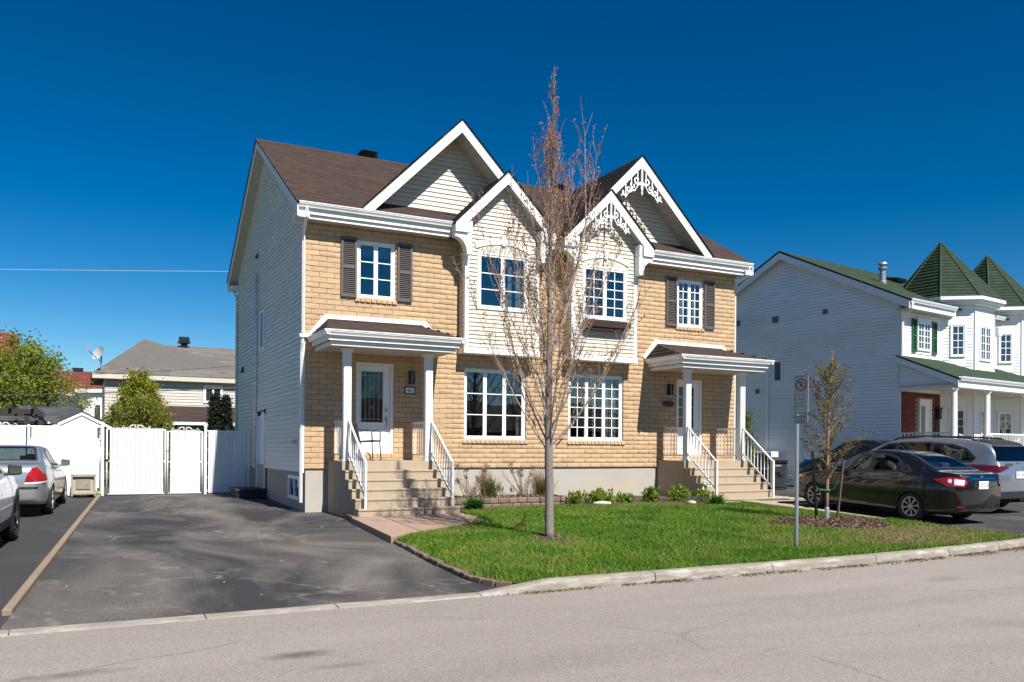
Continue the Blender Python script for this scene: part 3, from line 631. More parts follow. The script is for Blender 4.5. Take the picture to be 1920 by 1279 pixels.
# brick-on-edge sills
for o in (WIN, mirr(WIN), UP, mirr(UP)):
    k = int((o[1] - o[0] + .1) / .118)
    for i in range(k):
        a = o[0] - .05 + i * (o[1] - o[0] + .1) / k
        MB().hexa([PF(a + .004, -.10, o[2] - .075), PF(a + .113, -.10, o[2] - .075), PF(a + .113, .045, o[2] - .095), PF(a + .004, .045, o[2] - .095), PF(a + .004, -.10, o[2] - .002), PF(a + .113, -.10, o[2] - .002), PF(a + .113, .045, o[2] - .022), PF(a + .004, .045, o[2] - .022)]).build('sill_brick', M_brick, FW, bevel=.006, seg=1)
# foundation with its small side window
PFo = Plane((XL + .045, 0, 0), (0, 1, 0), (-1, 0, 0))
BW = (19.18, 20.38, -1.235, -.685)
fo = wall_open(PFo, F + .035, BK - .03, -1.75, -.50, [BW], .12)
fo.face([(XL + .045, F + .035, -1.75), (XR - .045, F + .035, -1.75), (XR - .045, F + .035, -.495), (XL + .045, F + .035, -.495)])
fo.face([(XR - .045, F + .035, -1.75), (XR - .045, BK - .03, -1.75), (XR - .045, BK - .03, -.5), (XR - .045, F + .035, -.5)])
fo.face([(XR - .045, BK - .03, -1.75), (XL + .045, BK - .03, -1.75), (XL + .045, BK - .03, -.5), (XR - .045, BK - .03, -.5)])
fo.build('foundation', M_found, HOUSE, recalc=False)
window(HOUSE, PFo, *BW, sashes=2, cols=1, rows=1, o=-.05, depth=.07, fr=.05, sw=.03, room=True, back=-.12, roomdepth=.6)
# side wall with vinyl siding
def rake_z(y): return 5.30 + .588 * (y - 18.14) if y < RY else 5.30 + .588 * (28.26 - y)
sw_ = MB(); SD = (23.12, 24.36, -1.25, .97); SWN = (23.32, 23.96, 2.66, 3.76)
b1 = wall_open(Plane((XL + .012, 0, 0), (0, 1, 0), (-1, 0, 0)), F + .01, BK, -.58, 5.0, [SD, SWN], .15)
b1.face([(XL + .012, F + .01, 5.0), (XL + .012, BK, 5.0), (XL + .012, BK, rake_z(BK) - .1), (XL + .012, RY, RZ - .12), (XL + .012, F + .01, rake_z(F) - .1)])
SWALL = b1.build('side_wall', M_side_skylit, HOUSE, recalc=False)
def sext(z):
    top = z + .14
    if top < 5.10: return (F + .03, BK - .02)
    a = 18.14 + (top - 5.30) / .588 + .12; b_ = 28.26 - (top - 5.30) / .588 - .12
    return (max(a, F + .03), min(b_, BK - .02)) if b_ > a else None
siding(SWALL, PL, -.59, 8.1, .1125, sext, [(SD[0] - .05, SD[1] + .05, SD[2], SD[3] + .06), (SWN[0] - .03, SWN[1] + .03, SWN[2] - .03, SWN[3] + .03)], M_side_skylit)
for ya, yb_ in ((F - .012, F + .035), (BK - .06, BK + .02)): MB().pbox(PL, ya, yb_, -.004, .026, -.59, 4.96).build('corner_trim', M_fascia, HOUSE)
window(HOUSE, PL, *SWN, sashes=1, cols=1, rows=1, o=-.03, depth=.06, fr=.05, sw=.03, room=True, back=-.15, roomdepth=.6)
# side entrance door with step
mb = MB(); mb.pbox(PL, SD[0], SD[0] + .06, -.10, .02, SD[2], SD[3]).pbox(PL, SD[1] - .06, SD[1], -.10, .02, SD[2], SD[3]).pbox(PL, SD[0] + .06, SD[1] - .06, -.10, .02, SD[3] - .06, SD[3]).pbox(PL, SD[0] + .06, SD[1] - .06, -.11, -.06, SD[2] + .02, SD[3] - .06)
dr = mb.build('side_door', M_whitep, HOUSE, bevel=.004, seg=1)
MB().lathe([(.0, 0), (.03, .004), (.03, .03), (.012, .04), (.012, .06), (.03, .07), (.0, .09)], PL(SD[0] + .14, -.06, -.2), 10, 'x').build('handle', M_chrome, dr)
# other walls (right side, rear)
b2 = MB(); b2.face([(XR, F + .02, -.5), (XR, BK, -.5), (XR, BK, 5.2), (XR, RY, RZ - .12), (XR, F + .02, 5.2)]); b2.face([(XL + .02, BK, -.5), (XR, BK, -.5), (XR, BK, 5.2), (XL + .02, BK, 5.2)])
REARW = b2.build('rear_wall', M_side_skylit, HOUSE, recalc=False)
siding(REARW, PR, -.59, 8.1, .1125, sext, [], M_side_skylit)
# fittings on the side wall
mb = MB(); mb.tube([PL(24.28, .05, 4.88), PL(24.40, .05, -.52)], .045, 10).build('vent_pipe', M_fascia, HOUSE, smooth=True)
MB().pbox(PL, 24.30, 24.42, -.0, .10, -.62, -.50).build('pipe_foot', M_fascia, HOUSE, bevel=.01)
for y, z, s, mt in ((26.68, 2.36, .10, 'd'), (24.75, 2.40, .09, 'g'), (24.31, 5.39, .07, 'd')):
    mb = MB(); mb.hexa([PL(y - s, 0, z - s), PL(y + s, 0, z - s), PL(y + s, .10, z - s), PL(y - s, .10, z - s), PL(y - s, 0, z + s), PL(y + s, 0, z + s), PL(y + s, .03, z + s), PL(y - s, .03, z + s)])
    mb.build('wall_vent', pm('slate_vent', (.06, .08, .09), .5) if mt == 'd' else M_fascia, HOUSE, bevel=.008)
lm = MB(); lm.pbox(PL, 23.02, 23.14, .0, .04, .88, 1.0).tube([PL(23.08, .03, .94), PL(23.08, .10, .96), PL(23.10, .14, .90)], .018, 8).lathe([(0, .0), (.035, .01), (.06, .12), (.055, .13), (.0, .08)], PL(23.14, .16, .80), 12); lm.build('side_lamp', M_black, HOUSE)
tp = MB(); tp.pbox(PL, 19.30, 19.36, .0, .02, .05, .16).tube([PL(19.33, .0, .10), PL(19.33, .09, .10), PL(19.33, .09, .05)], .012, 6).lathe([(.0, 0), (.03, .0), (.03, .01), (0, .012)], PL(19.33, .07, .13), 8); tp.build('hose_tap', M_black, HOUSE)
for y, z in ((21.95, 5.36), (21.6, 5.48), (21.75, 5.22)): MB().pbox(PL, y - .10, y + .10, .012, .03, z - .05, z + .05).build('cable_plate', M_fascia, HOUSE, bevel=.006)
# ---- roof
rf = MB()
for xa, xb, ys in ((4.0, 7.66, 18.14), (7.66, 10.40, 18.62), (10.40, MX - 10.40, 18.14), (MX - 10.40, MX - 7.66, 18.62), (MX - 7.66, MX - 4.0, 18.14)):
    zs = 5.30 + .588 * (ys - 18.14)
    rf.prism([(ys, zs - .035), (ys, zs), (RY, RZ), (RY, RZ - .04)], 'x', xa, xb)
rf.prism([(RY, RZ), (28.26, 5.30), (28.26, 5.265), (RY, RZ - .04)], 'x', 4.0, MX - 4.0)
ROOF = rf.build('roof', M_drip, HOUSE)
sl_ = math.hypot(1, .588)
shingles(ROOF, slope((4.0, 18.11, 5.297), (1, 0, 0), (0, 1, .588)), (RY - 18.11) * sl_, lambda v: (-.012, MX - 8.0 + .012), M_shingle, skip=lambda u, v: v < .66 and (3.66 < u < 6.40 or MX - 14.40 < u < MX - 11.66))
shingles(ROOF, slope((4.0, 28.29, 5.297), (1, 0, 0), (0, -1, .588)), (28.29 - RY) * sl_, lambda v: (-.012, MX - 8.0 + .012), M_shingle, exp=.2, tab=.6)
MB().prism([(RY - .14, RZ - .06), (RY, RZ + .03), (RY + .14, RZ - .06), (RY, RZ - .02)], 'x', 3.99, MX - 3.99).build('ridge_cap', M_shingle, ROOF)
for vx in (7.2, MX - 7.35):
    mb = MB(); mb.box(vx - .16, vx + .16, RY + .12, RY + .5, RZ - .3, RZ + .17)
    for k in range(3): mb.hexa([(vx - .25, RY + .03, RZ + .10 + k * .065), (vx + .25, RY + .03, RZ + .10 + k * .065), (vx + .25, RY + .59, RZ + .10 + k * .065), (vx - .25, RY + .59, RZ + .10 + k * .065), (vx - .20, RY + .08, RZ + .135 + k * .065), (vx + .20, RY + .08, RZ + .135 + k * .065), (vx + .20, RY + .54, RZ + .135 + k * .065), (vx - .20, RY + .54, RZ + .135 + k * .065)])
    mb.build('roof_vent', M_black, ROOF)
# rake boards and soffits of both ends
for s in (0, 1):
    mir = MX if s else None
    mb = MB(mir); top = lambda y: rake_z(y) - .01
    mb.prism([(18.16, 5.0), (18.16, 5.285), (RY, RZ - .012), (28.24, 5.285), (28.24, 5.0), (28.0, 5.0), (28.0, 5.20), (RY, RZ - .225), (18.42, 5.21), (18.42, 5.0)], 'x', 4.012, 4.04)
    mb.build('rake_board', M_fascia, HOUSE)
    mb = MB(mir); mb.prism([(18.2, 5.10), (18.2, 5.13), (RY, RZ - .17), (28.2, 5.13), (28.2, 5.10), (RY, RZ - .20)], 'x', 4.042, XL + .03); mb.build('rake_soffit', M_soffit, HOUSE)
    MB(mir).box(4.043, XL - .002, 18.17, F + .2, 4.985, 5.12).build('eave_return', M_fascia, HOUSE); MB(mir).box(4.043, XL - .002, BK - .1, 28.23, 4.985, 5.12).build('eave_return', M_fascia, HOUSE)
# eaves: gutter, stepped fascia, ribbed soffit
def gutter(P0, P1, parent, name='gutter', h=.115, d=.11, mat=None):
    """K-style gutter from P0 to P1 (points on the outer top edge); outside is to the right of the run"""
    P0, P1 = Vector(P0), Vector(P1); u = (P1 - P0).normalized(); n = Vector((u.y, -u.x, 0))
    pr = [(0, 0), (0, -.022), (-.012, -.03), (-.014, -.05), (-.045, -h * .8), (-.05, -h), (-d, -h), (-d, 0), (-d + .006, 0), (-d + .006, -h + .006), (-.052, -h + .006), (-.02, -.05), (-.012, -.008)]
    vs = []; k = len(pr)
    for p in (P0, P1): vs += [tuple(p + n * a + Vector((0, 0, b_))) for a, b_ in pr]
    return MB().add(vs, [tuple(range(k)), tuple(range(k, 2 * k))] + [(i, (i + 1) % k, k + (i + 1) % k, k + i) for i in range(k)]).build(name, mat or M_gutter, parent)
def eave(x0, x1):
    gutter((x0, 18.10, 5.315), (x1, 18.10, 5.315), HOUSE)
    MB().box(x0, x1, 18.215, 18.245, 5.075, 5.29).build('fascia', M_fascia, HOUSE)
    MB().box(x0, x1, 18.262, 18.288, 4.985, 5.085).build('frieze', M_fascia, HOUSE)
    mb = MB(); mb.box(x0, x1, 18.29, F + .02, 4.990, 4.998)
    k = int((x1 - x0) / .10)
    for i in range(k): a = x0 + (x1 - x0) * (i + .5) / k; mb.box(a - .012, a + .012, 18.29, F + .005, 4.984, 4.9905)
    mb.build('soffit', M_soffit, HOUSE)
eave(4.045, 7.655); eave(10.395, MX - 10.395); eave(MX - 7.655, MX - 4.045)
# ---- gables
ym = lambda z: 18.14 + (z - 5.30) / .588
GX, GZ, BX, BZ = 7.895, 7.79, 9.02, 6.665
def deck(mb, pts): mb.face(pts)
def arc_pts(cx, cz, rx, rz, a0, a1, n=10): return [(cx + rx * math.cos(R(a0 + (a1 - a0) * i / n)), cz + rz * math.sin(R(a0 + (a1 - a0) * i / n))) for i in range(n + 1)]
def scroll(cx, cz, r0, turns, a0, d, w=.03, n=26):
    """flat spiral ribbon outline in (x,z)"""
    out, inn = [], []
    for i in range(n + 1):
        t_ = i / n; r = r0 * (1 - .72 * t_); a = a0 + d * turns * 2 * math.pi * t_; ww = w * (1 - .35 * t_)
        out.append((cx + (r + ww / 2) * math.cos(a), cz + (r + ww / 2) * math.sin(a))); inn.append((cx + (r - ww / 2) * math.cos(a), cz + (r - ww / 2) * math.sin(a)))
    return out, inn
def ribbon(mb, out, inn, y0, y1):
    n = len(out); vs = [(x, y0, z) for x, z in out] + [(x, y0, z) for x, z in inn] + [(x, y1, z) for x, z in out] + [(x, y1, z) for x, z in inn]
    fs = []
    for i in range(n - 1):
        fs += [(i, i + 1, n + i + 1, n + i), (2 * n + i, 3 * n + i, 3 * n + i + 1, 2 * n + i + 1), (i, 2 * n + i, 2 * n + i + 1, i + 1), (n + i, n + i + 1, 3 * n + i + 1, 3 * n + i)]
    fs += [(0, n, 3 * n, 2 * n), (n - 1, 3 * n - 1, 4 * n - 1, 2 * n - 1)]
    mb.add(vs, fs)
def gingerbread(parent, cx, apex, y0, y1, sc, mir):
    """carved scrollwork hung in a gable peak"""
    mb = MB(mir)
    mb.prism([(cx - .022 * sc, apex - .02), (cx + .022 * sc, apex - .02), (cx + .022 * sc, apex - .50 * sc), (cx + .035 * sc, apex - .53 * sc), (cx + .012 * sc, apex - .60 * sc), (cx + .022 * sc, apex - .64 * sc), (cx, apex - .72 * sc), (cx - .022 * sc, apex - .64 * sc), (cx - .012 * sc, apex - .60 * sc), (cx - .035 * sc, apex - .53 * sc), (cx - .022 * sc, apex - .50 * sc)], 'y', y0 - .012, y1 + .012)
    for s in (-1, 1):
        for (ox, oz, r0, tr, a0, d) in ((.135, -.36, .105, .95, R(200), 1), (.25, -.50, .075, .9, R(60), -1), (.37, -.60, .085, .95, R(170), 1), (.49, -.72, .06, .9, R(60), -1)):
            o, i_ = scroll(cx + ox * sc, apex + oz * sc, r0 * sc, tr, a0, d, .042 * sc)
            if s < 0: o = [(2 * cx - x, z) for x, z in o]; i_ = [(2 * cx - x, z) for x, z in i_]
            ribbon(mb, o, i_, y0, y1)
        pts = []
        for k in range(15):
            t_ = k / 14; x = (.03 + .56 * t_) * sc; z = (-.46 - .36 * t_ + .045 * math.sin(t_ * 15)) * sc; pts.append((x, z))
        o = [(cx + s * x, apex + z + .018 * sc) for x, z in pts]; i_ = [(cx + s * x, apex + z - .018 * sc) for x, z in pts]
        ribbon(mb, o, i_, y0 + .001, y1 - .001)
        # links up to the rake board
        for x in (.12, .30, .46): mb.box(cx + s * x * sc - .014, cx + s * x * sc + .014, y0 + .002, y1 - .002, apex - (x + .36) * sc + .0, apex - x * sc + .03)
    return mb.build('scroll_trim', M_white, parent)
for s in (0, 1):
    mir = MX if s else None
    X = (lambda x: MX - x) if s else (lambda x: x)
    d = MB(mir)
    d.face([(GX, 18.17, GZ), (GX, ym(GZ), GZ), (GX - (GZ - 5.30), 18.17, 5.30)])
    d.face([(GX, 18.17, GZ), (BX, 18.17, BZ), (BX, 17.95, BZ), (CX, 17.95, GZ - (CX - GX)), (CX, 18.2, GZ - (CX - GX)), (GX, ym(GZ), GZ)])
    d.face([(BX, 17.95, BZ), (BX, 18.95, BZ), (7.63, 18.95, BZ - (BX - 7.63)), (7.63, 17.95, BZ - (BX - 7.63))])
    d.face([(7.645, 17.955, 5.24), (7.645, 18.85, 5.24), (7.645, 18.85, 5.29), (7.645, 17.955, 5.29)])
    GR = d.build('gable_roof', M_drip, HOUSE, recalc=False)
    so = GR.modifiers.new('thick', 'SOLIDIFY'); so.thickness = .02; so.offset = 0
    q2 = math.sqrt(2)
    hL = GZ - 5.30
    sg = 1 if not s else -1
    # shingle planes: u runs along +Y from the front edge, v up the slope
    shingles(GR, slope((X(GX - hL), 18.15, 5.312), (0, 1, 0), (sg, 0, 1)), hL * q2, lambda v: (0, ym(5.30 + v / q2) - 18.15 + .05), M_shingle)
    z0 = GZ - (CX - GX)
    shingles(GR, slope((X(CX), 17.93, z0 + .012), (0, 1, 0), (-sg, 0, 1)), (GZ - z0) * q2, lambda v: (0 if z0 + v / q2 < BZ - .02 else .22, max(ym(z0 + v / q2) - 17.93 + .05, .3)), M_shingle)
    shingles(GR, slope((X(7.63), 17.93, BZ - (BX - 7.63) + .012), (0, 1, 0), (sg, 0, 1)), (BX - 7.63) * q2, lambda v: (0, .98), M_shingle)
    # boards
    MB(mir).prism([(5.425, 5.325), (GX, GZ - .006), (9.15, GZ - .006 - (9.15 - GX)), (9.15, GZ - .30 - (9.15 - GX)), (GX, GZ - .30), (5.73, 5.325)], 'y', 18.19, 18.225).build('rake_board', M_white, HOUSE, bevel=.004, seg=1)
    MB(mir).prism([(7.65, 5.07), (7.65, 5.288), (BX, BZ - .007), (10.39, 5.288), (10.39, 5.07), (10.06, 5.07), (10.06, 5.325), (BX, BZ - .30), (7.98, 5.325), (7.98, 5.07)], 'y', 17.97, 18.005).build('rake_board', M_white, HOUSE, bevel=.004, seg=1)
    # soffits under the rakes (grooved boards running across)
    for (cx, cz, ya, yb, hw, x1) in ((GX, GZ, 18.226, 18.86, 2.2, 9.3), (BX, BZ, 18.006, 18.30, 1.03, 10.06)):
        mb = MB(mir)
        for side in (-1, 1):
            wlim = hw if side < 0 else min(hw, x1 - cx)
            k = int(wlim / .15)
            for i in range(k):
                a, b_ = wlim * i / k + .004, wlim * (i + 1) / k - .004
                za, zb = cz - .235 - a, cz - .235 - b_
                xa, xb = cx + side * a, cx + side * b_
                mb.hexa([(xa, ya, za), (xb, ya, zb), (xb, yb, zb), (xa, yb, za), (xa, ya, za + .02), (xb, ya, zb + .02), (xb, yb, zb + .02), (xa, yb, za + .02)])
        mb.build('gable_soffit', M_soffit, HOUSE)
    # gable wall siding
    PG = Plane((X(0), 18.82, 0), (1 if not s else -1, 0, 0), (0, -1, 0))
    gw = MB(mir); gw.face([(GX - 2.1, 18.83, 5.55), (GX + 2.1, 18.83, 5.55), (GX, 18.83, 7.66)])
    GW = gw.build('gable_wall', M_cream, HOUSE, recalc=False)
    siding(GW, PG, 5.60, 7.60, .112, lambda z: (GX - (GZ - .22 - z) + .02, min(GX + (GZ - .22 - z) - .02, 9.6)) if z < GZ - .26 else None, [], M_cream)
    # ---- bay
    PB = Plane((X(0), 18.25, 0), (1 if not s else -1, 0, 0), (0, -1, 0)); PBm = Plane((X(0), 18.262, 0), (1 if not s else -1, 0, 0), (0, -1, 0))
    BWN = (8.33, 9.71, 3.34, 4.725)
    bm_ = wall_open(PBm, 8.02, 10.02, 2.40, 5.30, [BWN], .15)
    bm_.face([PBm(8.02, 0, 5.30), PBm(10.02, 0, 5.30), PBm(BX, 0, 6.35)])
    for u in (8.024, 10.016): bm_.face([PBm(u, 0, 2.40), PBm(u, -.36, 2.40), PBm(u, -.36, 5.30), PBm(u, 0, 5.30)])
    BAY = bm_.build('bay', M_cream, HOUSE, recalc=False)
    siding(BAY, PB, 2.41, 6.38, .100, lambda z: (8.10, 9.94) if z < 5.2 else ((BX - (BZ - .22 - z) + .02, BX + (BZ - .22 - z) - .02) if z < BZ - .25 else None),
           [(BWN[0] - .01, BWN[1] + .01, BWN[2] - .01, BWN[3] + .01)], M_cream)
    for u, sgn in ((8.02, -1), (10.02, 1)):
        Ps = Plane((X(u), 18.25, 0), (0, 1, 0), ((sgn if not s else -sgn), 0, 0))
        siding(BAY, Ps, 2.41, 5.1, .100, lambda z: (.09, .35), [], M_cream)
        mb = MB(mir)
        mb.box(u - .014 if sgn < 0 else u - .085, u + .085 if sgn < 0 else u + .014, 18.228, 18.262, 2.405, 5.05); mb.box(u - .015 if sgn < 0 else u - .004, u + .004 if sgn < 0 else u + .015, 18.2625, 18.345, 2.405, 5.05)
        mb.build('corner_trim', M_white, BAY, bevel=.003, seg=1)
    MB(mir).box(7.985, 10.055, 18.215, 18.62, 2.262, 2.40).build('skirt_board', M_white, BAY, bevel=.006)
    # eave returns and curved brackets at both feet of the bay gable
    for fx, sd in ((7.65, 1), (10.39, -1)):
        mb = MB(mir); mb.box(min(fx + sd * .006, fx + sd * .36), max(fx + sd * .006, fx + sd * .36), 18.006, F + .01, 5.085, 5.28); mb.build('eave_return', M_white, HOUSE)
        cv = [(fx + sd * (.01 + .30 * math.sin(R(a))), 4.60 + .36 * math.cos(R(a))) for a in range(0, 91, 9)]
        poly = [(fx + sd * .44, 5.075), (fx + sd * .01, 5.075)] + cv + [(fx + sd * .32, 4.575), (fx + sd * .44, 4.575)]
        MB(mir).prism(poly, 'y', 18.02, 18.235).build('bracket', M_white, HOUSE, bevel=.003, seg=1)
        MB(mir).box(min(fx + sd * .335, fx + sd * .445), max(fx + sd * .335, fx + sd * .445), 18.006, 18.22, 5.08, 5.36).build('bracket_block', M_white, HOUSE)
    # arched head with keystone over the bay window
    hw = .73; zc = 4.785; rise = .155; th = .125
    def archz(x, k=0): return zc + (rise) * (1 - ((x - BX) / hw) ** 2) + k
    xs = [BX - hw + 2 * hw * i / 18 for i in range(19)]
    poly = [(x, archz(x)) for x in xs] + [(BX + (x - BX) * 1.04, archz(x, th)) for x in reversed(xs)]
    MB(mir).prism(poly, 'y', 18.205, 18.245).build('window_arch', M_white, BAY, bevel=.004, seg=1)
    MB(mir).prism([(BX - .045, archz(BX) - .03), (BX + .045, archz(BX) - .03), (BX + .075, archz(BX, th) + .11), (BX - .075, archz(BX, th) + .11)], 'y', 18.18, 18.244).build('keystone', M_white, BAY, bevel=.004, seg=1)
    MB(mir).prism([(x, archz(x) + .01) for x in xs[1:-1]] + [(BX + hw * .88, BWN[3] - .02), (BX - hw * .88, BWN[3] - .02)], 'y', 18.226, 18.26).build('arch_panel', M_cream, BAY)
    gl = [] if s else [(9.25, 9.62, 3.40, 4.65)]
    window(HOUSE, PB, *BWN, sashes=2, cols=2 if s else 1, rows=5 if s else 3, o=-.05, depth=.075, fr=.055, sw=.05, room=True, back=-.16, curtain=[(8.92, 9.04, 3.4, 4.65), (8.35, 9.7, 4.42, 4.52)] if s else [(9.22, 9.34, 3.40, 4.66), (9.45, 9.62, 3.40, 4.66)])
    # ---- ground floor and upper windows (PF is shared, so mirror the openings)
    o = mirr(WIN) if s else WIN
    ca = [(12.35, 12.55, .28, 1.86), (12.60, 12.78, .28, 1.86), (11.98, 12.1, .28, 1.86), (11.70, 11.80, .28, 1.86)] if s else [(9.70, 9.83, .26, .80)]
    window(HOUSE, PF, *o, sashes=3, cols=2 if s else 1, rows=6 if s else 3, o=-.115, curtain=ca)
    o = mirr(UP) if s else UP
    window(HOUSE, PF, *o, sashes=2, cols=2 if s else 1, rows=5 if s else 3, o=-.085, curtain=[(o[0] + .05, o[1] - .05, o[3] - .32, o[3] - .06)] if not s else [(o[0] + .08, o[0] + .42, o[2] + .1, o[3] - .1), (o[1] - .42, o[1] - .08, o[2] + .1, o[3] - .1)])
    for a, b_ in ((5.088, 5.455), (6.425, 6.794)):
        a2, b2 = (MX - b_, MX - a) if s else (a, b_)
        louvre_shutter(HOUSE, PF, a2, b2, 3.405, 4.775, M_shutter)
    # ---- porch canopy
    CN = MB(mir)
    CN.add([(4.36, 17.03, 2.40), (7.47, 17.03, 2.40), (7.07, F, 2.86), (4.80, F, 2.86), (4.36, F, 2.40), (7.47, F, 2.40)], [(0, 1, 2, 3), (0, 3, 4), (1, 5, 2), (0, 4, 5, 1), (3, 2, 5, 4)])
    CAN = CN.build('porch_canopy', M_drip, HOUSE)
    hq = math.hypot(F - 17.0, .46)
    shingles(CAN, slope((X(4.34), 17.0, 2.40), (sg, 0, 0), (0, F - 17.0, .46)), hq, lambda v: (.46 * v / hq, 3.15 - .40 * v / hq), M_shingle, tab=.3)
    hs = math.hypot(.46, .46)
    shingles(CAN, slope((X(4.34), F, 2.40), (0, -1, 0), (sg * .46, 0, .46)), hs, lambda v: (0, (F - 17.0) * (1 - v / hs)), M_shingle)
    shingles(CAN, slope((X(7.49), F, 2.40), (0, -1, 0), (-sg * .42, 0, .46)), math.hypot(.42, .46), lambda v: (0, (F - 17.0) * (1 - v / .62)), M_shingle)
    MB(mir).prism([(4.355, 2.50), (4.73, 2.968), (7.158, 2.985), (7.56, 2.50), (7.49, 2.44), (7.07, 2.885), (4.80, 2.872), (4.42, 2.44)], 'y', F - .035, F - .012).build('canopy_flashing', M_white, CAN, bevel=.003, seg=1)
    if not s:
        gutter((4.325, 16.975, 2.43), (7.505, 16.975, 2.43), CAN); gutter((4.325, F - .04, 2.43), (4.325, 16.976, 2.43), CAN); gutter((7.505, 16.976, 2.43), (7.505, F - .04, 2.43), CAN)
    else:
        gutter((MX - 7.505, 16.975, 2.43), (MX - 4.325, 16.975, 2.43), CAN); gutter((MX - 7.505, F - .04, 2.43), (MX - 7.505, 16.976, 2.43), CAN); gutter((MX - 4.325, 16.976, 2.43), (MX - 4.325, F - .04, 2.43), CAN)
    for ins, za, zb, nm in ((.115, 2.215, 2.385, 'fascia'), (.185, 2.115, 2.217, 'frieze')):
        mb = MB(mir); x0, x1, y0 = 4.325 + ins, 7.505 - ins, 16.975 + ins
        mb.box(x0, x1, y0, y0 + .025, za, zb).box(x0, x0 + .025, y0 + .025, F - .015, za, zb).box(x1 - .025, x1, y0 + .025, F - .015, za, zb); mb.build(nm, M_fascia, CAN)
    mb = MB(mir); mb.box(4.535, 7.295, 17.185, F - .015, 2.12, 2.128)
    for i in range(18): a = 4.56 + 2.7 * i / 17; mb.box(a - .01, a + .01, 17.186, F - .016, 2.114, 2.1205)
    mb.build('porch_ceiling', M_soffit, CAN)
    # ---- columns, platform, steps, railings
    for cx in (4.965, 6.835):
        mb = MB(mir); mb.box(cx - .078, cx + .078, 17.505, 17.661, -.27, 2.06)
        for k in range(5): a = cx - .055 + .0275 * k; mb.box(a - .0075, a + .0075, 17.497, 17.5052, -.22, 2.02)
        for k in range(5): a = 17.528 + .0275 * k; mb.box(cx - .086, cx - .0778, a - .0075, a + .0075, -.22, 2.02).box(cx + .0778, cx + .086, a - .0075, a + .0075, -.22, 2.02)
        c_ = mb.build('porch_column', M_white, HOUSE, bevel=.002, seg=1)
        MB(mir).box(cx - .115, cx + .115, 17.47, 17.696, 2.062, 2.114).box(cx - .10, cx + .10, 17.485, 17.681, 2.03, 2.062).build('column_cap', M_white, c_, bevel=.006)
        MB(mir).box(cx - .105, cx + .105, 17.478, 17.688, -.305, -.262).build('column_base', M_white, c_, bevel=.006)
    base = -1.50
    pl = MB(mir); pl.box(4.835, 7.02, 17.452, F + .03, base, -.308)
    PLAT = pl.build('porch_platform', M_steps, HOUSE, bevel=.012)
    rz = (-.308 + 1.44) / 6
    for i in range(5):
        y0 = 16.20 + i * .25; MB(mir).prism([(y0, base), (y0, -1.44 + rz * (i + 1) - .05), (y0 - .018, -1.44 + rz * (i + 1) - .035), (y0 - .018, -1.44 + rz * (i + 1)), (y0 + .2485, -1.44 + rz * (i + 1)), (y0 + .2485, base)], 'x', 4.835 - (.012 if i == 0 else 0), 7.02 + (.012 if i == 0 else 0)).build('step', M_steps, PLAT, bevel=.008)
    def railing(p0, p1, hgt, nb, post=True, drop=0):
        """sloping or level rail between two floor points"""
        p0, p1 = Vector(p0), Vector(p1); d_ = p1 - p0; L_ = MB(mir); w = .021
        hx = Vector((-(d_.y), d_.x, 0)).normalized() * w
        for zo, t_ in ((hgt, .045), (.10, .035)):
            a, b_ = p0 + Vector((0, 0, zo)), p1 + Vector((0, 0, zo - drop))
            q = [a - hx, b_ - hx, b_ + hx, a + hx]
            L_.hexa([tuple(v) for v in q] + [tuple(v + Vector((0, 0, t_))) for v in q])
        ra = L_.build('railing', M_white, HOUSE, bevel=.006)
        for k in range(nb):
            t_ = (k + .6) / (nb + .2); c = p0 + d_ * t_
            MB(mir).box(c.x - .009, c.x + .009, c.y - .009, c.y + .009, c.z + .12, c.z + hgt + .005).build('baluster', M_white, ra)
        if post:
            MB(mir).box(p1.x - .026, p1.x + .026, p1.y - .026, p1.y + .026, p1.z - .11, p1.z + hgt + .06).build('newel', M_white, ra, bevel=.006)
        return ra
    for cx in (4.985, 6.885):
        railing((cx, 17.49, -.30 + .06), (cx + .02, 16.32, -1.145), .80, 9)
    for cx in (4.965, 6.835):
        railing((cx, 17.67, -.29), (cx, F - .03, -.29), .83, 7, post=False)
    # ---- front door
    o = mirr(DOOR) if s else DOOR
    u0, u1, z0, z1 = o
    mb = MB(); mb.pbox(PF, u0, u0 + .065, -.14, -.02, z0, z1).pbox(PF, u1 - .065, u1, -.14, -.02, z0, z1).pbox(PF, u0 + .065, u1 - .065, -.14, -.02, z1 - .065, z1).pbox(PF, u0 + .065, u1 - .065, -.16, .0, z0, z0 + .035)
    DR = mb.build('front_door', M_whitep, HOUSE, bevel=.005)
    ga, gb, gc, gd = (u0 + .135, u1 - .24, .57, 1.745) if not s else (u0 + .105, u1 - .25, .60, 1.745)
    a, b_, c, d_ = u0 + .07, u1 - .07, z0 + .04, z1 - .07
    mb = MB(); mb.pbox(PF, a, ga, -.115, -.075, c, d_).pbox(PF, gb, b_, -.115, -.075, c, d_).pbox(PF, ga, gb, -.115, -.075, c, gc).pbox(PF, ga, gb, -.115, -.075, gd, d_)
    mb.build('door_leaf', M_whitep, DR)
    mb = MB(); e = .028
    mb.pbox(PF, ga - e, gb + e, -.074, -.06, gc - e, gc).pbox(PF, ga - e, gb + e, -.074, -.06, gd, gd + e).pbox(PF, ga - e, ga, -.074, -.06, gc, gd).pbox(PF, gb, gb + e, -.074, -.06, gc, gd)
    for k in range(2):
        wa = a + .10 + k * (b_ - a - .17) / 2; wb = wa + (b_ - a - .25) / 2
        pr = [(wa, c + .13), (wb, c + .13), (wb, gc - .13 + (0 if k else -.03)), (wa, gc - .13 + (-.03 if k else 0))]
        mb.pprism(PF, pr, -.074, -.066)
    mb.build('door_moulding', M_whitep, DR, bevel=.005)
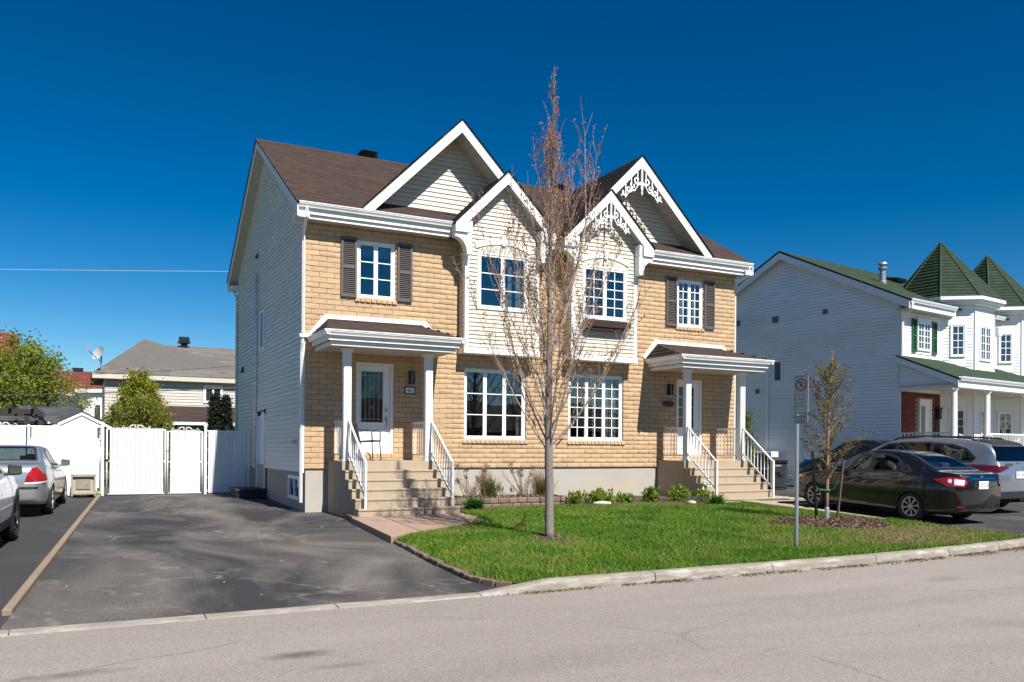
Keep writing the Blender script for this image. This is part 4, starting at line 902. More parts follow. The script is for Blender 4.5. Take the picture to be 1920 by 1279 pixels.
    if not s:
        MB().face([PF(ga, -.095, gc), PF(gb, -.095, gc), PF(gb, -.095, gd), PF(ga, -.095, gd)]).build('pane', M_glassd, DR, recalc=False)
        mb = MB(); w_ = gb - ga; h_ = gd - gc; t_ = .004
        for f in (.20, .40, .60, .80): mb.pbox(PF, ga + w_ * f - t_, ga + w_ * f + t_, -.094, -.088, gc + (0 if f in (.2, .8) else .06), gd - (0 if f in (.2, .8) else .10))
        for za, zb_, f in ((0, .2, .48), (.8, 1, .48), (0, 1, .06), (0, 1, .92), (.4, .6, .28), (.4, .6, .31), (.4, .6, .68), (.4, .6, .71), (.4, .6, .65)): mb.pbox(PF, ga + w_ * za, ga + w_ * zb_, -.0945, -.0875, gc + h_ * f - t_, gc + h_ * f + t_)
        mb.build('lead_lines', M_leadline, DR)
        for zz, ph in ((.86, .05), (.66, .04)): MB().pbox(PF, b_ - .12, b_ - .06, -.0745, -.045, zz - ph, zz + ph).build('lock_plate', M_chrome, DR, bevel=.01)
        MB().tube([PF(b_ - .09, -.07, .62), PF(b_ - .09, -.02, .60), PF(b_ - .09, -.015, .50), PF(b_ - .09, -.02, .42), PF(b_ - .09, -.07, .40)], .012, 8).build('handle', M_chrome, DR, smooth=True)
    else:
        mb = MB()
        for k in range(1, 3): x = ga + (gb - ga) * k / 3; mb.pbox(PF, x - .01, x + .01, -.094, -.084, gc, gd)
        for k in range(1, 4): z = gc + (gd - gc) * k / 4; mb.pbox(PF, ga, gb, -.0942, -.0838, z - .01, z + .01)
        mb.build('muntin', M_whitep, DR)
        for k in range(3):
            for j in range(4): MB().face([PF(ga + (gb - ga) * (k + q[0]) / 3, -.096, gc + (gd - gc) * (j + q[1]) / 4) for q in ((0, 0), (1, 0), (1, 1), (0, 1))]).build('pane', M_glassd, DR, recalc=False)
        MB().tube([PF(b_ - .08, -.07, .50), PF(b_ - .08, -.02, .50), PF(b_ - .17, -.02, .50)], .011, 8).build('handle', M_chrome, DR, smooth=True)
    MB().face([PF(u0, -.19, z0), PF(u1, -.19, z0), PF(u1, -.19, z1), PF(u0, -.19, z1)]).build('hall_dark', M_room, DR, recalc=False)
    # ---- porch lamp and number plate
    lx = 6.785 if not s else 14.345
    mb = MB(); mb.pbox(PF, lx - .055, lx + .055, .014, .035, 1.49, 1.78).pbox(PF, lx - .06, lx + .06, .014, .14, 1.755, 1.785).pbox(PF, lx - .06, lx + .06, .014, .14, 1.485, 1.51)
    for q in (-.052, .052): mb.pbox(PF, lx + q - .007, lx + q + .007, .11, .134, 1.51, 1.755)
    LP = mb.build('porch_lamp', M_black, HOUSE)
    MB().pbox(PF, lx - .042, lx + .042, .036, .11, 1.512, 1.753).build('lamp_glass', pm('smoked_lamp_glass', (.035, .035, .035), .12), LP)
    if not s:
        def rrect(x, z, w, h, r, n=5): return [(x + sx * (w - r) + r * math.cos(R(a)), z + sz * (h - r) + r * math.sin(R(a))) for sx, sz, a0 in ((1, 1, 0), (-1, 1, 90), (-1, -1, 180), (1, -1, 270)) for a in [a0 + 90 * k / n for k in range(n + 1)]]
        NP = MB().pprism(PF, rrect(6.765, 1.335, .14, .088, .03), .012, .028).build('number_plate', M_black, HOUSE)
        MB().pprism(PF, rrect(6.765, 1.335, .112, .062, .02), .028, .031).build('plate_face', M_white, NP)
        textobj('digits', '463', .115, PF(6.765, .033, 1.332), (R(90), 0, 0), M_black, NP, sx=1.05)
    else:
        NP = MB().pprism(PF, [(14.315 + .20 * math.copysign(abs(math.cos(R(a))) ** .75, math.cos(R(a))), 1.25 + .078 * math.copysign(abs(math.sin(R(a))) ** .9, math.sin(R(a)))) for a in range(0, 360, 12)], .012, .035).build('number_plate', M_bronze, HOUSE)
        MB().pprism(PF, [(14.315 + .15 * math.cos(R(a)), 1.25 + .05 * math.sin(R(a))) for a in range(0, 360, 15)], .035, .038).build('plate_face', pm('dark_plate', (.05, .03, .025), .5), NP)
    # scrollwork only on the right-hand house
    if s:
        gingerbread(HOUSE, GX, GZ - .26, 18.20, 18.222, 1.12, mir); gingerbread(HOUSE, BX, BZ - .26, 17.975, 18.0, 1.0, mir)
# window box under the right bay window
wb = MB(); wb.prism([(18.235, 3.12), (18.02, 3.12), (18.0, 3.285), (18.235, 3.285)], 'x', 11.30, 12.66)
WB = tag(wb.build('window_box', pm('dark_stained_wood', (.045, .022, .016), .7, .2, 4, .2, 60, stretch=(.6, 4, 4)), HOUSE, bevel=.01))
MB().box(11.42, 12.5, 18.06, 18.2, 3.05, 3.118).build('box_bracket', M_bronze, WB)
# downpipes
def downpipe(pts, parent=HOUSE, w=.035, mat=None):
    mb = MB(); mb.tube(pts, w, 4, flat=1.3); return mb.build('downpipe', mat or M_white, parent)
downpipe([(4.22, 18.16, 5.2), (4.22, 18.18, 5.02), (4.245, F - .05, 4.72), (4.245, F - .05, 2.52)])
downpipe([(4.245, F - .03, 2.42), (4.24, F - .03, 2.30), (4.235, F + .02, 2.1), (4.235, F + .02, -1.25)])
MB().box(4.16, 4.40, F - .09, F + .03, 2.42, 2.50).build('downpipe_head', M_white, HOUSE, bevel=.01)
downpipe([(MX - 4.15, 18.16, 5.2), (MX - 4.15, 18.18, 5.0), (XR + .05, F - .02, 4.82), (XR + .05, F + .06, 4.7), (XR + .05, F + .06, -1.2)])
downpipe([(4.20, 28.2, 5.2), (4.20, 28.15, 5.0), (4.235, BK - .05, 4.75), (4.235, BK - .05, -1.1)], mat=M_fascia)
gutter((MX - 4.0, 28.30, 5.30), (4.0, 28.30, 5.30), HOUSE)
# ------------------------------------------------------------------ cars
def interp(x, ks, vs):
    """smooth monotone cubic through the keys"""
    ks = np.asarray(ks, float); vs = np.asarray(vs, float); h = np.diff(ks); d = np.diff(vs) / h
    m = np.zeros(len(ks)); m[0] = d[0]; m[-1] = d[-1]
    for i in range(1, len(ks) - 1):
        m[i] = 0 if d[i - 1] * d[i] <= 0 else 2 * d[i - 1] * d[i] / (d[i - 1] + d[i])
    x = np.asarray(x, float); i = np.clip(np.searchsorted(ks, x) - 1, 0, len(h) - 1); t_ = np.clip((x - ks[i]) / h[i], 0, 1); t2, t3 = t_ * t_, t_ ** 3
    return (2 * t3 - 3 * t2 + 1) * vs[i] + (t3 - 2 * t2 + t_) * h[i] * m[i] + (-2 * t3 + 3 * t2) * vs[i + 1] + (t3 - t2) * h[i] * m[i + 1]
class Car:
    """body lofted from side, plan and roof curves; x runs from the nose (0) to the tail (L), y across, z up from the ground"""
    def __init__(s, name, label, loc, rotz, c, paint, pitch=0, group=None):
        s.c = c; s.paint = paint
        s.root = thing(name, (0, 0, 0), label, 'car', group); s.name = name
        xs = np.linspace(.0, c['L'], 130); s.xs = xs
        s.top = interp(xs, *c['top']); s.belt = interp(xs, *c['belt']); s.bot = interp(xs, *c['bot']); s.w = interp(xs, *c['wid']); s.rw = interp(xs, *c['roofw'])
        s.build_body()
        s.parts()
        s.root.location = loc; s.root.rotation_euler = (pitch, 0, rotz)
    def ring(s, i, n=None):
        """half ring from bottom centre to top centre, (y,z) list"""
        w, zb, zt, zbe, rw = s.w[i], s.bot[i], s.top[i], s.belt[i], s.rw[i]
        zbe = min(zbe, zt - .01); zt2 = zt
        h = zbe - zb
        pts = [(0, zb), (w * .80, zb), (w * .93, zb + .03), (w * .965, zb + h * .18), (w * .99, zb + h * .42), (w, zb + h * .62), (w * .985, zb + h * .80), (w * .955, zb + h * .93), (w * .92, zbe)]
        gh = zt2 - zbe; rwe = rw + (w * .92 - rw) * max(0, 1 - gh / .25)
        pts += [(w * .91 + (rwe - w * .91) * .30, zbe + gh * .33), (w * .905 + (rwe - w * .905) * .62, zbe + gh * .64), (rwe + (.02 if gh > .2 else 0), zbe + gh * .86), (rwe * .90, zbe + gh * .955), (rwe * .62, zbe + gh * .99), (rwe * .3, zbe + gh), (0, zbe + gh * 1.0)]
        return pts
    def fine(s, i):
        p = np.array(s.ring(i)); d = np.r_[0, np.cumsum(np.hypot(*np.diff(p, axis=0).T))]
        u = np.r_[np.linspace(0, 1, 5)[:-1] * d[1], np.linspace(d[1], d[8], 22), np.linspace(d[8], d[-1], 30)[1:]]
        k = np.unique(np.round(d, 6), return_index=True)[1]
        return np.stack([interp(u, d[k], p[k, 0]), interp(u, d[k], p[k, 1])], 1)
    def build_body(s):
        c = s.c; G = np.array([s.fine(i) for i in range(len(s.xs))]); s.G = G
        n, k = G.shape[:2]; c_ = c
        V = []; 
        for sd in (1, -1):
            for i in range(n): V += [(s.xs[i], sd * G[i, j, 0], G[i, j, 1]) for j in range(k)]
        V = np.array(V); Fc = []
        def hole(x, y, z):
            for wx in (c['fw'], c['rw_']):
                if math.hypot(x - wx, z - c['wr']) < c['wr'] + .045 and abs(y) > .45: return True
            for poly in c['side_glass']:
                if abs(y) > .3 and inpoly(x, z, poly[0]): return True
            for poly in c['top_glass']:
                if z > 0.8 * c['H'] * .8 and inpoly(x, abs(y), poly[0]) and s.ztop(x, abs(y)) - z < .03: return True
            return False
        for sd in (0, 1):
            o = sd * n * k
            for i in range(n - 1):
                for j in range(k - 1):
                    q = [o + i * k + j, o + (i + 1) * k + j, o + (i + 1) * k + j + 1, o + i * k + j + 1]
                    cc = V[q].mean(0)
                    if hole(*cc): continue
                    Fc.append(q if sd else q[::-1])
        # caps
        for i in (0, n - 1):
            for j in range(k - 1): a, b_, cc, d_ = i * k + j, i * k + j + 1, n * k + i * k + j + 1, n * k + i * k + j; Fc.append([a, b_, cc, d_])
        o = npmesh('body', V, Fc, s.paint, s.root, smooth=True)
        bm = bmesh.new(); bm.from_mesh(o.data); bmesh.ops.remove_doubles(bm, verts=bm.verts, dist=.0008); bmesh.ops.recalc_face_normals(bm, faces=bm.faces); bm.to_mesh(o.data); bm.free()
        o.data.polygons.foreach_set('use_smooth', [True] * len(o.data.polygons))
        s.body = o
    # projections onto the body
    def sec(s, x):
        t_ = np.clip(x / s.c['L'] * (len(s.xs) - 1), 0, len(s.xs) - 1.001); i = int(t_); f = t_ - i
        return s.G[i] * (1 - f) + s.G[i + 1] * f
    def yside(s, x, z):
        g = s.sec(x)[4:]; zz = g[:, 1]; j = int(np.argmax(zz)) + 1
        return float(np.interp(z, np.maximum.accumulate(zz[:j]), g[:j, 0]))
    def ztop(s, x, y):
        g = s.sec(x)[26:][::-1]; return float(np.interp(abs(y), np.maximum.accumulate(g[:, 0]), g[:, 1]))
    def inside(s, x, y, z):
        g = s.sec(x); return z > g[0, 1] and z < g[:, 1].max() and abs(y) < s.yside(x, z)
    def xrear(s, y, z):
        L = s.c['L']; x = L
        for k in range(300):
            if s.inside(x, y, z): break
            x -= .004
        lo, hi = x, min(x + .004, L)
        for k in range(8):
            mid = (lo + hi) / 2
            if s.inside(mid, y, z): lo = mid
            else: hi = mid
        return lo
    def corner(s, t, z):
        L, W = s.c['L'], s.c['W']; q = .70711; r = .0; ok = False
        P = lambda r: (min(L - q * t - q * r, L), W / 2 + q * t - q * r)
        r = -abs(t) if t else 0
        for k in range(400):
            x, y = L - q * t - q * r, W / 2 + q * t - q * r
            if x <= L and y > 0 and s.inside(x, y, z): break
            r += .004
        lo, hi = r, r - .004
        for k in range(8):
            m_ = (lo + hi) / 2; x, y = L - q * t - q * m_, W / 2 + q * t - q * m_
            if x <= L and s.inside(x, y, z): lo = m_
            else: hi = m_
        return L - q * t - q * lo, W / 2 + q * t - q * lo
    def overlay(s, name, poly, kind, mat, off=.006, step=.06, parent=None, mirror=False, smooth=True, sgn=1):
        P = [Vector(p) for p in poly]; dens = []
        for a, b_ in zip(P, P[1:] + P[:1]):
            m = max(1, int((b_ - a).length / step)); dens += [a.lerp(b_, i / m) for i in range(m)]
        nb = len(dens); xs = [p.x for p in dens]; ys = [p.y for p in dens]; pts = list(dens)
        gx = np.arange(min(xs) + step, max(xs), step); gy = np.arange(min(ys) + step, max(ys), step)
        for a in gx:
            for b_ in gy:
                if inpoly(a, b_, poly) and min((Vector((a, b_)) - d).length for d in dens) > step * .4: pts.append(Vector((a, b_)))
        v2, e2, f2, *_ = geometry.delaunay_2d_cdt(pts, [(i, (i + 1) % nb) for i in range(nb)], [list(range(nb))], 1, 1e-5)
        def lift(a, b_):
            if kind == 'side': y = s.yside(a, b_); return (a, sgn * (y + off), b_ + off * .15)
            if kind == 'top': return (a, b_, s.ztop(a, b_) + off)
            if kind == 'corner': x, y = s.corner(a, b_); return (x + off * .7, sgn * (y + off * .7), b_)
            if kind == 'rear': return (s.xrear(a, b_) + off, a, b_)
        V = [lift(p.x, p.y) for p in v2]
        mb = MB(); mb.v = V; mb.f = [tuple(f) for f in f2]
        return mb.build(name, mat, parent or s.root, smooth=smooth)
    def strip(s, name, pts, w, kind, mat, off=.006, parent=None, sgn=1, closed=False):
        """thin band along a 2-D polyline laid on the body"""
        P = [Vector(p) for p in pts]; D = []
        rng_ = range(len(P)) if closed else range(len(P) - 1)
        for i in rng_:
            a, b_ = P[i], P[(i + 1) % len(P)]; m = max(1, int((b_ - a).length / .05)); D += [a.lerp(b_, k / m) for k in range(m)]
        if not closed: D.append(P[-1])
        n = len(D); V = []; Fc = []
        for i in range(n):
            a = D[(i - 1) % n] if (closed or i) else D[0]; b_ = D[(i + 1) % n] if (closed or i < n - 1) else D[-1]
            t_ = (b_ - a); t_ = t_.normalized() if t_.length > 1e-9 else Vector((1, 0)); nn = Vector((-t_.y, t_.x))
            for q in (D[i] + nn * w / 2, D[i] - nn * w / 2):
                if kind == 'side': V.append((q.x, sgn * (s.yside(q.x, q.y) + off), q.y))
                elif kind == 'top': V.append((q.x, q.y, s.ztop(q.x, q.y) + off))
                else: V.append((s.xrear(q.x, q.y) + off, q.x, q.y))
        for i in range(n if closed else n - 1): j = (i + 1) % n; Fc.append((2 * i, 2 * j, 2 * j + 1, 2 * i + 1))
        mb = MB(); mb.v = V; mb.f = Fc
        return mb.build(name, mat, parent or s.root, smooth=True)
    def wheel(s, x, sd, style, rimmat):
        c = s.c; r = c['wr']; y = sd * (c['W'] / 2 - .115); tw = .21
        t_ = MB(); pr = [(r * .66, -tw / 2 + .01), (r * .80, -tw / 2 - .004), (r * .95, -tw / 2 + .012), (r, -tw / 2 + .04), (r, tw / 2 - .04), (r * .95, tw / 2 - .012), (r * .80, tw / 2 + .004), (r * .66, tw / 2 - .01)]
        t_.lathe(pr, (x, y, r), 36, 'y'); W_ = t_.build('wheel', M_tyre, s.root, smooth=True)
        f = sd * (tw / 2 - .012); yy = y + f
        rm = MB(); R0 = r * .67
        rm.lathe([(R0, f - sd * .10), (R0, f), (R0 * .985, f + sd * .006), (R0 * .90, f - sd * .004), (R0 * .88, f - sd * .03)], (x, y, r), 32, 'y')
        n = {'hubcap': 8, 'five': 5, 'multi': 10}[style]; sw = {'hubcap': .26, 'five': .30, 'multi': .17}[style]
        for k in range(n):
            a = 2 * math.pi * (k + .25) / n
            p = []
            for rr, hw in ((R0 * .16, sw * .50), (R0 * .9, sw * (.85 if style == 'hubcap' else .55))):
                for sg in (-1, 1):
                    da = sg * hw * (.5 if rr > R0 * .5 else 1.1)
                    p.append((x + rr * math.cos(a + da), r + rr * math.sin(a + da)))
            q = [p[0], p[1], p[3], p[2]]
            rm.add([(u, yy + sd * .004, v) for u, v in q] + [(u, yy - sd * .03, v) for u, v in q], MB.BF)
        rm.lathe([(0, f + sd * .012), (R0 * .17, f + sd * .010), (R0 * .24, f + sd * .002), (R0 * .25, f - sd * .03)], (x, y, r), 20, 'y')
        rm.build('rim', rimmat, W_, smooth=False)
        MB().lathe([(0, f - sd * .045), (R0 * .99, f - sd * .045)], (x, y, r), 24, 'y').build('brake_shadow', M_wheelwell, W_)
    def parts(s):
        c = s.c; L = c['L']; dark = M_wheelwell
        # wheel wells, floor, seats inside
        for wx in (c['fw'], c['rw_']):
            for sd in (1, -1):
                mb = MB(); R_ = c['wr'] + .05; seg = 20; yo = sd * (s.w[int(wx / L * 129)] * .955); yi = sd * .42
                for k in range(seg):
                    a, b_ = R(-25) + (R(230)) * k / seg, R(-25) + R(230) * (k + 1) / seg
                    mb.face([(wx + R_ * math.cos(a), yo, c['wr'] + R_ * math.sin(a)), (wx + R_ * math.cos(b_), yo, c['wr'] + R_ * math.sin(b_)), (wx + R_ * math.cos(b_), yi, c['wr'] + R_ * math.sin(b_)), (wx + R_ * math.cos(a), yi, c['wr'] + R_ * math.sin(a))])
                mb.face([(wx + R_ * math.cos(R(a)), yi, c['wr'] + R_ * math.sin(R(a))) for a in range(-25, 206, 15)])
                mb.build('wheel_well', dark, s.root, recalc=False)
                # arch lip following the body
                pts = [(wx + (R_ - .012) * math.cos(R(a)), c['wr'] + (R_ - .012) * math.sin(R(a))) for a in range(-14, 195, 6)]
                pts = [(min(max(px, .02), L - .02), max(pz, float(np.interp(px, s.xs, s.bot)) + .015)) for px, pz in pts]
                s.strip('arch_lip', pts, .062 if not c.get('clad') else .11, 'side', M_clad if c.get('clad') else s.paint, .005, sgn=sd)
                s.wheel(wx, sd, c['style'], c['rim'])
        MB().box(.35, L - .35, -c['W'] / 2 + .17, c['W'] / 2 - .17, c['wr'] * .62, c['wr'] * .62 + .05).build('floor', dark, s.root)
        seat = c.get('seatmat', M_seat)
        for sx in c['seats']:
            for sy in (-.38, .38):
                mb = MB(); mb.box(sx - .48, sx, sy - .25, sy + .25, .38, .60); mb.hexa([(sx - .08, sy - .25, .58), (sx + .08, sy - .25, .58), (sx + .08, sy + .25, .58), (sx - .08, sy + .25, .58), (sx + .08, sy - .22, 1.02), (sx + .19, sy - .22, 1.02), (sx + .19, sy + .22, 1.02), (sx + .08, sy + .22, 1.02)])
                st = mb.build('seat', seat, s.root, bevel=.04)
                MB().box(sx + .09, sx + .19, sy - .13, sy + .13, 1.05, 1.22).build('headrest', seat, st, bevel=.035)
        MB().box(c['cowl'] - .1, c['cowl'] + .35, -c['W'] / 2 + .2, c['W'] / 2 - .2, .70, .88).build('dashboard', M_seatd, s.root, bevel=.05)
        # glass with dark surrounds
        for sd in (1, -1):
            for poly, nm in c['side_glass']:
                s.overlay(nm, poly, 'side', c.get('glass', M_carglass), .004, sgn=sd)
                s.strip('window_seal', poly, .045, 'side', c.get('sealmat', M_clad), .0055, sgn=sd, closed=True)
            for pts in c['gaps']: s.strip('door_gap', pts, .009, 'side', M_wheelwell, .003, sgn=sd)
            for hx, hz in c['handles']:
                y = s.yside(hx, hz); MB().tube([(hx - .10, sd * (y + .002), hz), (hx - .09, sd * (y + .03), hz), (hx + .09, sd * (y + .03), hz), (hx + .10, sd * (y + .002), hz)], .014, 6).build('door_handle', c.get('handlemat', s.paint), s.root, smooth=True)
            mx, mz = c['mirror']; y = s.yside(mx, mz)
            mb = MB(); mb.hexa([(mx - .02, sd * (y + .05), mz - .02), (mx + .10, sd * (y + .06), mz - .03), (mx + .09, sd * (y + .25), mz - .01), (mx + .02, sd * (y + .24), mz), (mx, sd * (y + .05), mz + .14), (mx + .10, sd * (y + .06), mz + .15), (mx + .09, sd * (y + .25), mz + .13), (mx + .02, sd * (y + .24), mz + .12)]); mb.box(mx + .01, mx + .07, min(sd * (y - .04), sd * (y + .07)), max(sd * (y - .04), sd * (y + .07)), mz - .03, mz + .02)
            m_ = mb.build('wing_mirror', c.get('mirmat', s.paint), s.root, bevel=.035, seg=3)
            MB().face([(mx + .102, sd * (y + .08), mz), (mx + .093, sd * (y + .235), mz + .015), (mx + .093, sd * (y + .235), mz + .115), (mx + .102, sd * (y + .08), mz + .13)]).build('mirror_glass', M_mirror, m_)
        for poly, nm in c['top_glass']:
            full = [(x, y) for x, y in poly] 
            s.overlay(nm, full, 'top', M_carglass, .003)
            s.strip('glass_seal', full, .05, 'top', M_clad, .0045, closed=True)
        for nm, kind, poly, mat, off, both in c['extras']:
            if kind in ('side', 'corner'):
                for sd in (1, -1): s.overlay(nm, poly, kind, mat, off, sgn=sd, step=.04)
            else:
                s.overlay(nm, poly, kind, mat, off, step=.05)
                if both: s.overlay(nm, [(-a, b_) for a, b_ in poly], kind, mat, off, step=.05)
        if c.get('plate'):
            txt, pz = c['plate']; x = s.xrear(0, pz) + .012
            p = MB().box(x, x + .008, -.155, .155, pz - .08, pz + .08).build('licence_plate', M_plate, s.root, bevel=.004)
            textobj('plate_text', txt, .115, (x + .0085, 0, pz - .005), (R(90), 0, R(90)), M_platetxt, p, ext=.0006, sx=.82)
def inpoly(x, y, poly):
    r = False; n = len(poly); j = n - 1
    for i in range(n):
        xi, yi = poly[i]; xj, yj = poly[j]
        if (yi > y) != (yj > y) and x < (xj - xi) * (y - yi) / (yj - yi) + xi: r = not r
        j = i
    return r
def carpaint(name, col, metal=.5, rough=.3, flake=.06):
    m = pm(name, col, rough, .03, 1.5, flake, 400, metal=metal, coat=1.0); return m
M_tyre = pm('tyre_rubber', (.018, .018, .019), .8, .15, 20, .1, 120)
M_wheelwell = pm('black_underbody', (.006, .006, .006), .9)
M_clad = pm('black_plastic_trim', (.022, .023, .025), .55)
M_seat = pm('grey_seat_fabric', (.22, .22, .20), .9); M_seatd = pm('dark_seat_fabric', (.03, .03, .032), .8)
M_carglass = glassmat('car_glass', 1.65, (.38, .46, .44), 0)
M_privacy = glassmat('privacy_glass', 1.6, (.10, .11, .12), 0)
M_mirror = pm('mirror_glass', (.5, .55, .58), .05, metal=1)
M_plate = pm('white_plate', (.75, .76, .78), .4); M_platetxt = pm('plate_blue', (.04, .06, .22), .5)
M_red = pm('red_tail_lamp', (.42, .008, .008), .15, .1, 30, .2, 120, coat=1); M_redd = pm('dark_red_lamp', (.10, .006, .010), .12, coat=1)
M_lamp = pm('clear_lamp', (.72, .72, .74), .12, .1, 40, .2, 200, coat=1); M_amber = pm('amber_lamp', (.62, .20, .03), .2, coat=1)
M_rim = pm('silver_alloy', (.50, .50, .51), .32, .03, metal=.7); M_hub = pm('silver_hubcap', (.62, .62, .60), .42, .05, metal=.15)
M_chromec = pm('chrome_trim', (.68, .69, .70), .12, metal=1)
def rect(a, b, c, d): return [(a, c), (b, c), (b, d), (a, d)]
# ---- charcoal compact saloon (right driveway)
L = 4.54
cor = dict(L=L, W=1.76, H=1.465, wr=.312, fw=.93, rw_=3.53, cowl=1.35, seats=(2.35, 3.25), style='hubcap', rim=M_hub, mirror=(1.62, .93),
    top=([0, .06, .30, .9, 1.30, 1.62, 2.05, 2.5, 2.95, 3.4, 3.80, 4.06, 4.30, 4.47, L], [.56, .66, .77, .895, .955, 1.18, 1.405, 1.465, 1.455, 1.365, 1.175, 1.085, 1.07, 1.04, .90]),
    belt=([0, .06, .4, 1.3, 2.5, 3.5, 4.1, 4.4, L], [.53, .62, .73, .89, .93, .985, 1.01, .99, .87]),
    bot=([0, .08, .3, 1.2, 3.2, 4.1, 4.40, L], [.34, .24, .19, .175, .175, .22, .27, .36]),
    wid=([0, .06, .18, .45, .9, 1.5, 2.6, 3.5, 4.0, 4.3, 4.46, L], [.46, .60, .74, .835, .87, .88, .88, .878, .845, .775, .69, .60]),
    roofw=([0, 1.3, 2.0, 2.7, 3.3, 3.8, 4.2, L], [.55, .70, .60, .59, .58, .64, .68, .55]),
    side_glass=[([(1.78, .965), (2.40, .985), (2.40, 1.36), (2.18, 1.345), (1.98, 1.21)], 'side_window'), ([(2.47, .985), (3.16, 1.025), (3.22, 1.16), (3.05, 1.30), (2.80, 1.365), (2.47, 1.37)], 'side_window'), ([(3.24, 1.04), (3.46, 1.055), (3.28, 1.17)], 'quarter_window')],
    top_glass=[([(1.36, .62), (1.36, -.62), (1.95, -.53), (1.95, .53)], 'windscreen'), ([(3.25, .50), (3.25, -.50), (3.88, -.60), (3.88, .60)], 'rear_window')],
    gaps=[[(1.48, .90), (1.44, .60), (1.50, .22)], [(2.435, .98), (2.43, .6), (2.42, .21)], [(3.30, 1.06), (3.30, .80), (3.16, .62), (3.10, .30)], [(1.50, .215), (3.12, .215)]],
    handles=((2.18, .845), (3.08, .875)),
    extras=[('tail_lamp', 'corner', [(.34, .925), (.10, .80), (-.22, .80), (-.27, .88), (-.22, .975), (.05, .985)], M_red, .008, 0), ('reverse_lamp', 'corner', [(-.02, .83), (-.20, .83), (-.22, .93), (-.02, .95)], M_lamp, .013, 0), ('lamp_bulb', 'corner', [(.02, .88), (.05, .86), (.09, .88), (.09, .93), (.05, .95), (.02, .93)], M_lamp, .012, 0),
            ('chrome_strip', 'rear', rect(-.40, .40, .945, .975), M_chromec, .012, 0), ('reflector', 'corner', rect(-.24, -.10, .37, .405), M_red, .008, 0), ('front_lamp', 'side', [(.10, .60), (.50, .70), (.62, .76), (.30, .74), (.12, .68)], M_amber, .007, 0), ('indicator', 'side', rect(1.22, 1.28, .76, .79), M_amber, .006, 0)],
    plate=('K70 LUR', .83))
CP = carpaint('charcoal_metallic_paint', (.019, .021, .027), .55, .24)
def slope_at(f, y, d=.6): return math.atan2(f(y + d) - f(y - d), 2 * d)
def place(y0, f): return f(y0)
# cars stand nose-in: local +x (nose to tail) points to -Y, so rotate by -90 deg; the tail faces the street
ycar = 14.42 + .93
c1 = Car('compact_saloon', 'charcoal grey four-door saloon parked nose-in behind the young tree', (15.41 + .88, ycar, zdr(ycar)), R(-90), cor, CP)
c1.root.rotation_euler = (0, 0.0413, R(-90))
o = textobj('emblem', 'o', .11, (c1.xrear(0, 1.01) + .014, 0, 1.01), (R(90), 0, R(90)), M_chromec, c1.root, ext=.003, sx=1.4)
o = textobj('lettering', 'COROLLA', .05, (c1.xrear(-.52, 1.005) + .012, -.52, 1.005), (R(90), 0, R(90)), M_chromec, c1.root, ext=.001)
# ---- silver minivan beside it
L = 5.17
van = dict(L=L, W=1.99, H=1.74, wr=.352, fw=1.0, rw_=4.06, cowl=1.25, seats=(2.4, 3.4, 4.2), style='multi', rim=M_rim, mirror=(1.65, 1.10), seatmat=M_seatd, glass=M_privacy,
    top=([0, .06, .30, .9, 1.25, 1.75, 2.3, 3.2, 4.2, 4.75, 4.95, 5.08, L], [.66, .82, .95, 1.06, 1.13, 1.45, 1.66, 1.735, 1.715, 1.65, 1.50, 1.22, 1.02]),
    belt=([0, .1, .4, 1.3, 2.8, 4.0, 4.6, L], [.62, .78, .90, 1.04, 1.08, 1.12, 1.12, .98]),
    bot=([0, .08, .4, 1.3, 3.8, 4.7, L], [.36, .26, .20, .19, .19, .26, .36]),
    wid=([0, .06, .2, .5, 1.0, 2.0, 4.1, 4.6, 4.9, 5.08, L], [.55, .70, .84, .94, .985, .985, .985, .955, .90, .83, .76]),
    roofw=([0, 1.3, 2.2, 3.2, 4.4, 4.9, L], [.6, .78, .69, .68, .66, .68, .62]),
    side_glass=[([(1.62, 1.12), (2.42, 1.13), (2.42, 1.56), (2.15, 1.52), (1.85, 1.36)], 'side_window'), ([(2.50, 1.13), (3.42, 1.15), (3.42, 1.60), (2.50, 1.57)], 'side_window'), ([(3.50, 1.16), (4.55, 1.19), (4.62, 1.27), (4.35, 1.47), (4.0, 1.56), (3.50, 1.59)], 'side_window')],
    top_glass=[([(1.30, .72), (1.30, -.72), (2.15, -.62), (2.15, .62)], 'windscreen')],
    gaps=[[(1.50, 1.06), (1.46, .7), (1.50, .26)], [(2.46, 1.1), (2.46, .26)], [(3.46, 1.12), (3.46, .8), (3.50, .26)], [(3.52, 1.10), (4.9, 1.13)]],
    handles=((2.25, .98), (2.68, .98)),
    extras=[('rear_window', 'rear', [(-.70, 1.22), (.70, 1.22), (.62, 1.56), (-.62, 1.56)], M_privacy, .008, 0), ('tail_lamp', 'corner', [(.52, 1.10), (.20, .93), (-.20, .97), (-.42, 1.06), (-.42, 1.10), (-.05, 1.12)], M_redd, .010, 0),
            ('lower_bumper', 'rear', [(-.80, .36), (.80, .36), (.84, .52), (-.84, .52)], M_clad, .006, 0), ('rear_spoiler', 'top', [(4.45, .60), (4.45, -.60), (4.88, -.56), (4.88, .56)], M_clad, .02, 0), ('lower_side_trim', 'side', rect(1.45, 3.6, .235, .285), M_chromec, .006, 0), ('pillar_trim', 'side', rect(2.40, 2.52, 1.13, 1.575), M_clad, .0065, 0), ('pillar_trim', 'side', rect(3.40, 3.52, 1.155, 1.60), M_clad, .0065, 0)],
    plate=('PE 194', .90))
VP = carpaint('silver_blue_metallic_paint', (.30, .345, .40), .55, .25)
yv = 17.1
c2 = Car('minivan', 'silver minivan with black roof rails beside the charcoal saloon', (18.35 + .99, yv, zdr(yv)), R(-90), van, VP)
c2.root.rotation_euler = (0, .03, R(-90))
